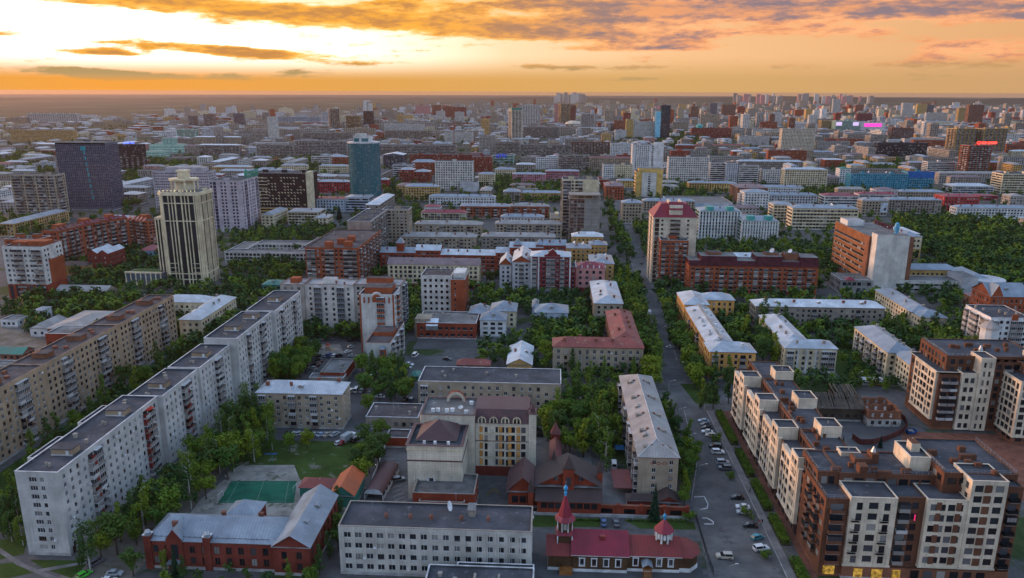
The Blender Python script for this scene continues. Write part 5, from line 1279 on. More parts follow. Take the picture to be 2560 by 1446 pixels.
B('white villa with blue-grey hipped roof and green shutters', 1200, 801, 1264, 12, 9.5, 3, 'white_plaster', 'W', 'bluegrey', 4.0, name='villa', ch=0, bw=4.5)
B('yellow house with blue-grey roof behind the white villa', 1226, 778, 1290, 16, 10, 3, 'cream_plaster', 'w', 'bluegrey', 3.8, name='villa', ch=1)
B('brick house with pale blue hipped roof left of the white villa', 1172, 784, 1224, 14, 9, 3, 'orange_brick', 'w', 'bluegrey', 3.8, name='villa', ch=1)
B('long beige five-storey office with mauve roof', 969, 661, 1198, 14, 16.5, 5, 'cream_plaster', {0: 'wwwwWw', 1: 'w'}, 'mauve', 3.4, name='office_building', gable=True, ch=0, ww=1.6, wh=1.9, base=('burgundy_plaster', 3.2))
b = Bld('apartment_block', 'long red brick row with turrets and silver roofs behind the beige office', *at(950, 632, 17))
wr = W['red_brick']
for x, w, h, rm_ in ((0, 26, 17, 'bluegrey'), (26.02, 18, 19, 'silver'), (44.04, 40, 16, 'white'), (84.06, 10, 18, 'silver'), (94.1, 24, 22, 'silver'), (118.2, 16, 24, 'bluegrey')):
 b.walls(x, 0, w, 13, 0, h, int(h / 3), wr, 'wW'); b.hip(x, 0, w, 13, h, RM[rm_], 3.0, .4, True, 'x', gw=wr); b.chims(x, 0, w, 13, h + .2, 3, int(w / 8))
for x in (12, 97, 113): m = MB(); m.box(x, 1, 16, x + 5, 6, 24, 0); m.cone(x + 2.5, 3.5, 24, 28.5, 4.2, 0, 4, 1, rot=.785); b.part(m, 'turret', [wr, RM['bluegrey'][0]])
b.done()
for lab, x, y, xb, dep, h, fl, wall, roof in [
 ('four-storey grey block with pale slate roof, nearer of the centre pair', 1004, 592, 1190, 13, 14, 4, 'beige_brick', 'slate'), ('four-storey grey block with pale slate roof, farther of the centre pair', 1036, 561, 1205, 13, 14, 4, 'beige_brick', 'slate'),
 ('grey four-storey block with pale roof right of the nearer centre block', 1203, 592, 1388, 13, 14, 4, 'grey_brick', 'slate'), ('grey five-storey block with pale roof below the unfinished tower', 1238, 560, 1405, 13, 15, 5, 'beige_brick', 'slate')]:
 B(lab, x, y, xb, dep, h, fl, wall, 'wwsb', roof, 2.8)
B('cream house with crimson hipped roof near the centre', 1052, 532, 1165, 12, 12, 4, 'cream_plaster', 'wb', 'crimson', 2.4, ch=1)
B('small red-roofed white hall behind the crimson-roofed house', 1060, 518, 1100, 14, 9, 2, 'white_plaster', 'w', 'crimson', 2.4, ch=0)
B('orange brick four-storey block with grey roof right of the crimson-roofed house', 1150, 516, 1275, 12, 13, 4, 'orange_brick', 'wwb', 'grey', 2.6)
B('orange brick block with pale roof left of the unfinished tower', 1270, 516, 1372, 12, 13, 4, 'orange_brick', 'wwb', 'slate', 2.6)
B('white house with blue sheet roof left of the unfinished tower', 1252, 543, 1360, 12, 10, 3, 'white_plaster', 'w', 'bluegrey', 2.6)
# grey-blue and burgundy apartment houses
b = B('grey apartment house with red brick trim and silver gables', 1281, 655, 1327, 34, 22, 7, 'light_grey_plaster', 'wBw', 'silver', 4.0, gable=True, axis='y', ch=2, gw=W['orange_brick'])
B('pale gabled side wing of the grey and red apartment house', 1249, 662, 1279, 20, 19, 6, 'light_grey_plaster', 'w', 'silver', 4.5, gable=True, axis='y', ch=0, gw=W['orange_brick'])
b = B('burgundy and white apartment house with scalloped crown', 1327, 642, 1427, 16, 26, 8, 'burgundy_plaster', {0: 'BwwBBw', 3: 'w'}, 'silver', 2.6, ch=1, bw=3.2, base=('slate_panel', 4))
for x in (0, .18, .8, .97): b.bx('white_pilaster', x * b.w, -.35, 4, x * b.w + .9, -.05, 26.4, W['white_plaster'])
m = MB(); x0, x1 = b.w * .34, b.w * .74
prof = [(x0, 26), (x0, 27.6), (x0 + 2, 27.9), (x0 + 3, 29.6), ((x0 + x1) / 2, 31.5), (x1 - 3, 29.6), (x1 - 2, 27.9), (x1, 27.6), (x1, 26)]
m.face([(p[0], -.4, p[1]) for p in prof], 0); m.face([(p[0], .6, p[1]) for p in prof], 0)
for p, q in zip(prof, prof[1:]): m.face([(p[0], -.4, p[1]), (q[0], -.4, q[1]), (q[0], .6, q[1]), (p[0], .6, p[1])], 1)
b.part(m, 'crown_gable', [W['burgundy_plaster'], W['white_plaster']])
B('burgundy link house between the burgundy and pink houses', 1427, 668, 1440, 12, 19, 6, 'burgundy_plaster', 'w', room=0)
b = B('pink house with bright crimson roof and white finials', 1440, 670, 1513, 14, 17, 4, 'pink_plaster', 'w', 'crimson', 2.8, ch=0, base=('burgundy_plaster', 3.5), ww=1.8, wh=2, bw=4)
for i in range(6):
 for y in (-.3, 13.6): m = MB(); m.cone(b.w * i / 5, y, 17, 19, .45, .3, 6); b.part(m, 'finial', M_WHITE)
B('beige corner house with grey sheet roof right of the burgundy house', 1404, 621, 1478, 14, 17, 5, 'ochre_plaster', 'w', 'grey', 2.6, dishes=2)
B('beige brick house with pale grey roof beside the street trees', 1476, 660, 1535, 638, 17, 5, 'ochre_plaster', 'w', 'bluegrey', 2.8, dishes=1)
B('beige house with light hipped roof below the unfinished tower', 1430, 592, 1508, 14, 15, 4, 'ochre_plaster', 'w', 'white', 3)
B('narrow pale-roofed house beyond the beige corner house', 1474, 613, 1518, 14, 15, 4, 'ochre_plaster', 'w', 'bluegrey', 2.6)
B('four-storey house with long silver roof beside the street', 1486, 759, 1557, 704, 13.5, 4, 'beige_brick', 'w', 'silver', 3.0, ch=4)
B('blue-grey two-storey mansion with hipped sheet roof', 1338, 782, 1420, 16, 9, 2, 'pale_blue_plaster', 'w', 'bluegrey', 3.4, name='mansion', ch=1)
B('side wing of the blue-grey mansion', 1331, 768, 1345, 14, 9.4, 2, 'pale_blue_plaster', 'w', 'bluegrey', 2.0, name='mansion', ch=0)
b = Bld('apartment_block', 'L-shaped four-storey beige block with rusty red roof at the centre', *at(1383, 867, 14))
ox, oy, w, d = place(1383, 867, 1609, 12.5, 14, 0)
b.walls(0, 0, w, 12.5, 0, 14, 4, W['beige_brick'], {0: 'www' + 'fw', 1: 'w', 3: 'w'}, bw=3.3, ww=1.4, wh=1.8); b.hip(0, 0, w, 12.5, 14, RM['rust'], 3.0, trim=mat('red_trim', (.24, .045, .04), 'plain'))
b.walls(w - 13.5, 12.52, 13.0, 48, 0, 14.1, 4, W['brown_brick'], {3: 'w', 1: 'w'}, bw=3.3, ww=1.4, wh=1.8); b.hip(w - 13.5, 9, 13.0, 52, 14.1, RM['rust'], 3.2, axis='y', trim=MATS['red_trim'])
b.chims(2, 0, w - 6, 12.5, 14.2, 3, 5); b.chims(w - 13.5, 16, 13, 42, 14.3, 3.2, 6, None, 'y'); b.done()

# ------ right of the street
b = B('cream sixteen-storey tower with crimson tent roof and bronze bays', 1634, 543, 1744, 26, 47, 15, 'cream_panel', {0: '<gw.BB.w.wg', 3: 'g.wg'}, None, name='high_rise', cat='tower', glass=M_BRZ, bw=3.4, balp=W['cream_plaster'])
w, d = b.w, b.d
m = MB(); z = 47
m.face([(-.5, -.5, z), (w + .5, -.5, z), (w * .8, d * .3, z + 8.5), (w * .2, d * .3, z + 8.5)], 0); m.face([(w + .5, -.5, z), (w + .5, d + .5, z), (w * .8, d * .7, z + 8.5), (w * .8, d * .3, z + 8.5)], 1); m.face([(-.5, d + .5, z), (-.5, -.5, z), (w * .2, d * .3, z + 8.5), (w * .2, d * .7, z + 8.5)], 1); m.face([(w + .5, d + .5, z), (-.5, d + .5, z), (w * .2, d * .7, z + 8.5), (w * .8, d * .7, z + 8.5)], 0); m.face([(w * .2, d * .3, z + 8.5), (w * .8, d * .3, z + 8.5), (w * .8, d * .7, z + 8.5), (w * .2, d * .7, z + 8.5)], 0)
b.part(m, 'tent_roof', cr)
m = MB(); m.box(w * .36, 1, z, w * .66, d * .6, z + 8, 0); m.face([(w * .34, .2, z + 5), (w * .68, .2, z + 5), (w * .68, 4, z + 10), (w * .34, 4, z + 10)], 1); m.box(w * .36, 4, z + 8, w * .4, d * .6, z + 10.4, 0); m.box(w * .62, 4, z + 8, w * .66, d * .6, z + 10.4, 0); b.part(m, 'roof_dormer', [W['cream_panel'], cr[0]])
b = B('red brick ten-storey block with dark roofs beside the cream tower', 1652, 601, 1722, 16, 33, 10, 'orange_brick', {0: 'BwwBw', 3: 'wB'}, room=1, base=('slate_panel', 4.5), bw=3.0)
b = Bld('apartment_block', 'long red brick block with burgundy mansard right of the street', *at(1723, 664, 20))
ox, oy, w, d = place(1723, 664, 2047, 16, 20, 0)
b.walls(0, 0, w, 16, 0, 20, 6, W['orange_brick'], {0: 'wBwBwwB', 1: 'w', 3: 'w'}, bw=3.2, skip=1); mm = mat('mansard_burgundy', (.085, .022, .028), 'plain', rough=.6)
for i, (x0, x1, hh) in enumerate(((0, .09, 3.2), (.09, .37, 6.2), (.37, .52, 3.2), (.52, .72, 6.4), (.72, .86, 3.2), (.86, 1.0, 6.0))):
 m = MB(); a, c = x0 * w, x1 * w - .02; e = .5
 m.face([(a, -e, 20), (c, -e, 20), (c, 1.4, 20 + hh), (a, 1.4, 20 + hh)], 0); m.face([(a, -e, 20), (a, 16 + e, 20), (a, 14.6, 20 + hh), (a, 1.4, 20 + hh)], 0); m.face([(c, -e, 20), (c, 16 + e, 20), (c, 14.6, 20 + hh), (c, 1.4, 20 + hh)], 0); m.face([(a, 1.4, 20 + hh), (c, 1.4, 20 + hh), (c, 14.6, 20 + hh), (a, 14.6, 20 + hh)], 1)
 b.part(m, 'mansard_roof', [mm, M_BITG])
for x in (.15, .6, .75): b.bx('roof_house', x * w, 5, 23, x * w + 9, 12, 28, W['brown_brick'], M_BITB)
m = MB()
for k in range(int(w / 5)): m.box(k * 5 + 1, -.1, .3, k * 5 + 4.4, -.02, 4.0)
b.part(m, 'arcade_window', M_DFRAME); b.dish(.66 * w, 8, 27, 1.8); b.dish(.8 * w, 8, 27, 1.6); b.done()
B('long white sheet roof block behind the burgundy mansards', 1812, 646, 2034, 16, 20, 5, 'beige_brick', 'w', 'white', 2.4)
# orange L-shaped block
b = Bld('apartment_block', 'orange L-shaped four-storey block with silver roofs right of the street', *at(1775, 880, 13.5))
op = W['orange_plaster']; sv = RM['silver']; kw = dict(bw=3.3, ww=1.3, wh=1.8, plinth=.8, top=.8)
b.walls(0, 0, 21, 13, 0, 13.5, 4, op, {0: 'bwww', 3: 'w', 1: 'w'}, **kw); b.hip(0, 0, 21, 13, 13.5, sv, 3.0)
b.walls(1.2, 13.02, 12.6, 62, 0, 13.3, 4, op, {3: 'wwwwbww', 1: 'w'}, **kw); b.hip(1.2, 9, 12.6, 66, 13.3, sv, 3.2, axis='y')
b.walls(.6, 75.1, 13.6, 26, 0, 15.0, 4, op, {3: 'w', 0: '', 1: 'w'}, **kw); b.hip(.6, 75.1, 13.6, 26, 15.0, sv, 3.4)
b.walls(14.3, 88, 17, 13, 0, 14.4, 4, op, {0: 'w', 1: 'w'}, **kw); b.hip(12, 88, 19.4, 13, 14.4, sv, 3.0)
b.chims(1, 15, 12, 84, 13.8, 3.2, 7, M_WHITE, 'y'); b.chims(0, 0, 21, 13, 13.7, 3, 2, M_WHITE)
for y in (22, 36, 50, 64): b.dormer(4.0, y, 14.9, 1.6, 1.6, 1.0, sv, M_CAP); b.dormer(11, y + 5, 14.9, 1.6, 1.6, 1.0, sv, M_CAP)
m = MB(); m.box(6.9, 10, 16.45, 8.1, 72, 16.75, 0); b.part(m, 'ridge_walk', M_CHIMG); b.done()
b = B('grey five-storey slab with bright white sheet roof right of the orange block', 1890, 766, 2213, 13, 13.2, 4, 'grey_brick', {0: 'wwbwwwsw', 3: 'w'}, 'white', 2.8, bw=3.0, ww=1.2, ch=5)
b = Bld('apartment_block', 'cream four-storey block with pale sheet roof and white pilasters', *at(1963, 871, 12.5))
ox, oy, w, d = place(1963, 871, 2094, 12, 12.5, 0)
b.walls(0, 0, w, 12, 0, 12.5, 4, W['cream_plaster'], {0: 'BwwwwB', 3: 'w', 1: 'b'}, bw=3.4, ww=1.3); b.hip(0, 0, w, 12, 12.5, sv, 2.6)
b.walls(2, 12.02, 12.2, 42, 0, 12.4, 4, W['cream_plaster'], {3: 'w', 1: 'wb'}, bw=3.2); b.hip(2, 8, 12.2, 47, 12.4, sv, 2.8, axis='y'); b.chims(2, 14, 12, 38, 12.6, 2.8, 4, M_CHIMG, 'y'); b.chims(0, 0, w, 12, 12.6, 2.6, 2, M_CHIMG)
for k in range(4): b.bx('pilaster', w * (.24 + .17 * k), -.25, 0, w * (.24 + .17 * k) + .7, -.03, 12.4, W['white_plaster'])
b.done()
b = Bld('apartment_block', 'yellow four-storey block with balconies and blue-grey roof on the right', *at(2228, 883, 12.8))
b.walls(-1.5, 0, 13, 40, 0, 12.8, 4, W['cream_plaster'], {3: 'wbwbwbb', 0: 'w'}, bw=3.1); b.hip(-1.5, 0, 13, 40, 12.8, RM['bluegrey'], 3.2, axis='y')
b.walls(2, -16, 12, 15.9, 0, 12.4, 4, W['cream_plaster'], {3: 'w', 0: 'w'}, bw=3.1); b.hip(2, -16, 12, 18, 12.4, RM['bluegrey'], 3.0, axis='y'); b.walls(14.02, -14, 16, 12, 0, 12.3, 4, W['cream_plaster'], 'w'); b.hip(12, -14, 18, 12, 12.3, RM['bluegrey'], 3)
b.chims(0, -14, 11, 52, 13, 3, 7, M_CHIMG, 'y'); b.done()
b = Bld('apartment_block', 'yellow three-storey block with pale roof behind the tall tree on the right', *at(2303, 795, 11))
b.walls(0, 0, 14, 12, 0, 11, 3, W['cream_plaster'], {0: 'w', 3: 'w'}); b.hip(0, 0, 14, 12, 11, RM['bluegrey'], 3)
b.walls(-1, 12.02, 12, 46, 0, 11.4, 4, W['cream_plaster'], {3: 'w', 0: ''}); b.hip(-1, 9, 12, 50, 11.4, RM['bluegrey'], 2.8, axis='y'); b.chims(-1, 12, 12, 44, 11.6, 2.8, 5, M_CHIMG, 'y'); b.done()

# ------ telecom tower with roof sign
b = Bld('office_building', 'brown brick telecom tower with white stair shaft and rooftop sign', 214.0, 509.0)
bt = W['brown_tile']; wt = mat('shaft_tile', (.70, .66, .60), 'block', pw=.8, ph=.8)
b.walls(0, 4, 27, 64, 0, 36.5, 7, bt, {3: 't', 0: ''}, bw=2.9, wh=1.5, plinth=4, top=4); b.flat(0, 4, 27, 64, 36.5, M_BITG, M_CAPB)
m = MB(); m.box(-.3, 3.6, 0, .6, 10, 36.9, 0); b.part(m, 'corner_pier', W['brown_brick'])
b.bx('stair_shaft', 1.2, -5.0, 0, 11.8, 3.98, 39.6, wt, M_BITG); b.bx('stair_shaft', 12.3, -3.6, 0, 23.0, 3.96, 38.8, wt, M_BITG); b.bx('dark_joint', 11.8, -3.0, 0, 12.3, 3.9, 38.5, W['burgundy_plaster']); b.bx('corner_pier', 23.02, -1.5, 0, 26.9, 3.98, 37.4, W['brown_brick'])
b.bx('roof_house', 2, 50, 36, 14, 64, 40, W['white_plaster'], M_BITW)
def text(s_, size, parent, loc, rot, m_, ext=.12, name='lettering', align='CENTER'):
 c = bpy.data.curves.new('lettering', 'FONT'); c.body = s_; c.size = size; c.extrude = ext; c.offset = .02 * size; c.align_x = align; c.resolution_u = 2; c.fill_mode = 'BOTH'
 c.materials.append(m_); o = bpy.data.objects.new(name, c); col.objects.link(o); o.parent = parent; o.location = loc; o.rotation_euler = rot
 bpy.context.view_layer.update(); me = bpy.data.meshes.new_from_object(o.evaluated_get(bpy.context.evaluated_depsgraph_get())); me.materials.clear(); me.materials.append(m_)
 bpy.data.objects.remove(o); o = put(name, me, parent, loc); o.rotation_euler = rot
 return o
text('Ростелеком', 5.2, b.root, (20, 32, 38.6), (math.pi / 2, 0, math.pi / 2), mat('sign_plum', (.07, .03, .05), 'plain'), .3)
m = MB()
for k in range(9): m.tube((20, 17 + k * 3.6, 36), (20, 17 + k * 3.6, 41.5), .1, 4); m.tube((17.5, 17 + k * 3.6, 36), (20, 17 + k * 3.6, 39.5), .07, 4)
m.tube((20, 16, 38.5), (20, 47, 38.5), .08, 4); b.part(m, 'sign_frame', M_STEEL)
m = MB(); m.cone(21.5, 14, 37.5, 38.0, 1.6, 1.6, 12); m.lathe(21.5, 14, [(.9, 38), (1.6, 39.5), (1.7, 42), (1.2, 44.2), (0, 45)], 10, 0); b.part(m, 'sign_logo', mat('sign_blue', (.10, .38, .60), 'plain', rough=.3)); b.done()
B('hall with broad pale sheet roof behind the telecom tower', 2196, 584, 2300, 34, 13, 3, 'cream_plaster', 'w', 'white', 3, name='hall', ch=1)
b = B('grey two-storey podium with tall windows below the telecom tower', 2103, 700, 2183, 683, 9.5, 2, 'grey_stone', {0: 'W', 3: 'w'}, bit=M_BITG, name='podium', wh=2.4, room=0)
m = MB(); m.cone(6, 2, 9.4, 11.5, 4.5, 0, 4, 0, rot=.785); b.part(m, 'red_canopy', RM['crimson'][0])
b = Bld('public_building', 'long white modern building with rounded corner beside the telecom tower', *at(2237, 703, 8))
b.walls(0, 0, 42, 14, 0, 8.5, 2, W['white_panel'], {0: 't'}, bw=3, wh=1.2); b.flat(0, 0, 42, 14, 8.5, M_BITG)
b.bx('link_block', 42.02, -4, 0, 52, 16, 12, W['light_grey_plaster'], M_BITG); m = MB(); m.cone(62, 6, 0, 8.6, 11, 11, 20); m.cone(62, 6, 8.6, 9.4, 12, 12, 20); b.part(m, 'rounded_wing', W['light_grey_plaster']); b.foot(40, -6, 74, 18)
m = MB(); m.cone(62, 6, 3, 4.2, 11.06, 11.06, 20, 0, False); m.cone(62, 6, 5.8, 7, 11.06, 11.06, 20, 0, False); b.part(m, 'ribbon_window', M_GLASS); b.done()
b = Bld('public_building', 'yellow building with long silver roof behind the white modern building', *at(2241, 674, 9))
b.walls(0, 0, 44, 13, 0, 9, 2, W['ochre_plaster'], 'w'); b.hip(0, 0, 44, 13, 9, RM['bluegrey'], 3); b.walls(38, -26, 13, 26, 0, 8.8, 2, W['ochre_plaster'], {3: 'w'}); b.hip(38, -26, 13, 32, 8.8, RM['bluegrey'], 3, axis='y'); b.done()
B('cream public house with olive base and hipped roof right of the telecom tower', 2258, 592, 2306, 30, 18, 4, 'cream_plaster', 'w', 'bluegrey', 3, base=('ochre_plaster', 8), name='public_building', ch=1)
b = B('orange brick mansion with pointed gable at the right edge', 2477, 742, 2575, 20, 16, 4, 'orange_brick', 'n', 'bluegrey', 6, name='mansion', gable=True, ch=3, bw=2.6, wh=2, ang=0)
m = MB(); m.face([(0, -.4, 16), (7, -.4, 16), (3.5, -.4, 23)], 0); m.face([(0, -.4, 16), (3.5, -.4, 23), (3.5, 8, 23), (0, 8, 16)], 1); m.face([(7, -.4, 16), (3.5, -.4, 23), (3.5, 8, 23), (7, 8, 16)], 1); b.part(m, 'gable', [W['orange_brick'], RM['bluegrey'][1]])
B('low brick hall beside the orange brick mansion', 2440, 748, 2475, 14, 8, 2, 'brown_brick', 'n', 'mauve', 2, name='hall', ch=0)
b = B('white apartment house with corner turret at the right edge', 2478, 795, 2580, 24, 22, 7, 'white_plaster', {0: 'BwwB', 3: 'BwB'}, room=0, bw=3)
m = MB(); m.cone(1, 1, 0, 17, 4.2, 4.2, 10); b.part(m, 'turret', W['white_plaster']); m = MB(); m.cone(1, 1, 17, 22, 5, 0, 10); b.part(m, 'turret_roof', RM['slate'][0])
b.bx('brick_strip', 10, -.3, 4, 13, -.03, 24, W['orange_brick'])

# ------------------------------------------------------------------ upper half of the picture: T() takes top and base rows
def hfrom(x, yt, yb):
 Y = at(x, yb)[1]; lo, hi = 0.0, 127.0
 for _ in range(36):
  m = (lo + hi) / 2
  if at(x, yt, m)[1] > Y: lo = m
  else: hi = m
 return lo
PROT = []
def T(label, x, xb, yt, yb, dep, wall, pat='w', roof='flat', rh=2.6, **kw):
 PROT.append((x - 14, xb + 10, yb, yb - .22 * (yb - yt)))
 h = hfrom(x, yt, yb); fl = kw.pop('fl', max(1, int(round((h - 1.2) / 3.1))))
 return B(label, x, yt, xb, dep, h, fl, wall, pat, roof, rh, **kw)
def curtain(b, x0, y0, w, d, z0, z1, nx, nz, ny, glass, fr, th=.16, sides=(0, 1, 3)):
 """glazed wall of separate panes between mullions"""
 g_, f_ = MB(), MB()
 for s_ in sides:
  L, n = (w, nx) if s_ == 0 else (d, ny)
  P = {0: lambda u, z, e: (x0 + u, y0 - e, z), 1: lambda u, z, e: (x0 + w + e, y0 + u, z), 3: lambda u, z, e: (x0 - e, y0 + d - u, z)}[s_]
  for i in range(n):
   for j in range(nz):
    u0, u1 = L * i / n, L * (i + 1) / n; a, c = z0 + (z1 - z0) * j / nz, z0 + (z1 - z0) * (j + 1) / nz
    g_.face([P(u0, a, 0), P(u1, a, 0), P(u1, c, 0), P(u0, c, 0)])
  for i in range(n + 1):
   u = L * i / n; f_.face([P(u - th, z0, .12), P(u + th, z0, .12), P(u + th, z1, .12), P(u - th, z1, .12)])
  for j in range(nz + 1):
   z = z0 + (z1 - z0) * j / nz; f_.face([P(0, z - th, .13), P(L, z - th, .13), P(L, z + th, .13), P(0, z + th, .13)])
 b.part(g_, 'glazing', glass, 'stuff'); b.part(f_, 'mullions', fr, 'stuff')

M_MULL = mat('mullion_grey', (.20, .21, .26), 'plain', rough=.4)
b = T('dark blue glass office tower with gridded facade on the left', 137, 262, 357, 525, 24, 'slate_panel', '', name='office_tower', cat='tower', room=1)
curtain(b, -.2, -.2, b.w + .4, b.d + .4, 3, b.h - 2, 26, 40, 12, M_BLUEG, M_MULL); b.bx('roof_crown', 0, 0, b.h - 2, b.w, .4, b.h + 1.5, M_STEEL)
mt_ = mat('turquoise_panel', (.03, .36, .42), 'plain', rough=.3); m = MB()
for j in range(9): m.box(b.w * .55 + .4 * j, -.45, b.h - 12 - 6.2 * j, b.w * .55 + 1.6 + .4 * j, -.36, b.h - 8.5 - 6.2 * j)
m.box(b.w * .5, -.45, b.h - 8, b.w * .6, -.36, b.h - 4); b.part(m, 'turquoise_panel', mt_, 'stuff')
T('beige panel tower with balcony columns beside the dark blue glass tower', 24, 134, 437, 550, 18, 'beige_brick', 'wBBwwBBw', room=2, bw=3.1)
b = T('white hotel with dark chequered upper storeys', 290, 350, 361, 432, 16, 'umber_panel', 'wW', name='hotel', frame=M_FRAME); text('park inn', 5.5, b.root, (b.w * .55, -.3, b.h + 1.0), (math.pi / 2, 0, 0), mat('blue_neon', (.10, .16, 1.0), 'emit', e=3.0))
T('white stepped apartment house in front of the chequered hotel', 294, 352, 388, 432, 12, 'white_plaster', 'wBw', base=('red_brick', 5))
T('mint green railway station hall', 352, 400, 380, 398, 40, 'mint_plaster', 'w', 'green', 3, name='station', fl=3); T('mint green tower wing of the railway station', 404, 432, 346, 382, 20, 'mint_plaster', 'w', name='station'); T('pale mint wing of the railway station', 372, 452, 362, 384, 30, 'mint_plaster', 'w', 'green', 2, name='station', fl=3)
T('mint-framed office with white window bands', 441, 488, 324, 345, 20, 'mint_plaster', 't', name='office_building', bw=6)
b = T('mauve institute with round windows behind the cream tower', 380, 520, 428, 520, 20, 'mauve_panel', 'n', name='institute', wh=1.0, bw=2.2); b.bx('roof_block', b.w * .2, 4, b.h - .5, b.w * .9, 16, b.h + 4, W['mauve_panel'], M_BITW)
b = T('grey office tower with dark glass strips right of the cream tower', 520, 602, 452, 580, 42, 'mauve_panel', {0: '<wg.ww.ww.', 1: 'w.gg.w.w'}, name='office_tower', cat='tower', glass=M_BLUEG, bw=3.4, room=2)
m = MB(); M_SG = mat('sign_green', (.06, .30, .20), 'plain')
for k in range(9): m.box(b.w - .5, 19 + k * 3.0, b.h + 1, b.w - .2, 20.6 + k * 3.0, b.h + 7)
m.box(b.w - .6, 19, b.h + 6.9, b.w - .3, 45, b.h + 7.3); m.box(b.w - .6, 19, b.h + .8, b.w - .3, 45, b.h + 1.1); m.tube((b.w - .4, 14, b.h), (b.w - .4, 14, b.h + 1), .3, 5); m.lathe(b.w - .4, 14, [(.1, b.h + .6), (1.6, b.h + 3), (1.8, b.h + 6), (.9, b.h + 9), (0, b.h + 10)], 8); b.part(m, 'roof_sign', M_SG)
b = T('dark umber office with scattered gold windows', 627, 771, 433, 536, 30, 'umber_panel', '', name='office_building')
m = MB(); rr = random.Random(4)
for i in range(16):
 for j in range(10):
  if rr.random() < .55: u, z = b.w * (.06 + .055 * i), 11 + j * 3.2; m.box(u, -.2, z, u + 1.9, -.05, z + .6); m.box(u + 1.3, -.2, z - 1.0, u + 1.9, -.05, z)
for j in range(8): m.box(2, -.5, 14 + j * 3.6, b.w * .28, -.05, 14.6 + j * 3.6)
b.part(m, 'gold_trim', W['cream_plaster'], 'stuff'); b.bx('podium', -.4, -3, 0, b.w * .72, 0, 8, W['gold_panel'], M_BITG); b.bx('gold_frame', b.w - 3, -.6, 0, b.w + .5, b.d * .5, b.h + 1.5, W['cream_plaster'])
m = MB(); m.box(2, -3.1, 2, b.w * .7, -3.02, 3.6); m.box(2, -3.1, 5, b.w * .7, -3.02, 6.6); b.part(m, 'ribbon_window', M_GLASS)
# round teal glass tower
b = Bld('office_tower', 'round teal glass office tower with white rooftop block', *at(907, 508), 0, 'tower'); r0 = 18.5; hT = 70
m, f_ = MB(), MB(); NN, NZ = 40, 27
for i in range(NN):
 t0, t1 = 2 * math.pi * i / NN, 2 * math.pi * (i + 1) / NN
 for j in range(NZ):
  z0, z1 = 7 + (hT - 7) * j / NZ, 7 + (hT - 7) * (j + 1) / NZ
  m.face([(r0 * math.cos(t0), r0 + r0 * math.sin(t0), z0), (r0 * math.cos(t1), r0 + r0 * math.sin(t1), z0), (r0 * math.cos(t1), r0 + r0 * math.sin(t1), z1), (r0 * math.cos(t0), r0 + r0 * math.sin(t0), z1)])
 f_.tube(((r0 + .1) * math.cos(t0), r0 + (r0 + .1) * math.sin(t0), 7), ((r0 + .1) * math.cos(t0), r0 + (r0 + .1) * math.sin(t0), hT), .18, 4)
for j in range(NZ + 1): f_.cone(0, r0, 7 + (hT - 7) * j / NZ - .16, 7 + (hT - 7) * j / NZ + .16, r0 + .15, r0 + .15, NN, 0, False)
b.part(m, 'glazing', M_TEALG, 'stuff'); b.part(f_, 'mullions', mat('teal_mullion', (.08, .20, .24), 'plain', rough=.3), 'stuff'); b.foot(-r0, 0, r0, 2 * r0)
m = MB(); m.cone(0, r0, 0, 7, r0 + 1, r0 + 1, 24); b.part(m, 'base_ring', W['grey_stone']); m = MB(); m.cone(0, r0, hT, hT + 1.4, r0 + .8, r0 + .8, NN); b.part(m, 'roof_ring', M_CAP)
b.bx('rooftop_block', -10, 8, hT, 9, 26, hT + 8, W['white_panel'], M_BITW); b.bx('rooftop_block', -8, 10, hT + 8, 3, 22, hT + 11, W['white_panel'], M_BITW); m = MB(); m.box(-9, 7.8, hT + 2, -3, 7.95, hT + 6); m.box(0, 7.8, hT + 2, 8, 7.95, hT + 6); b.part(m, 'rooftop_window', M_TEALG)

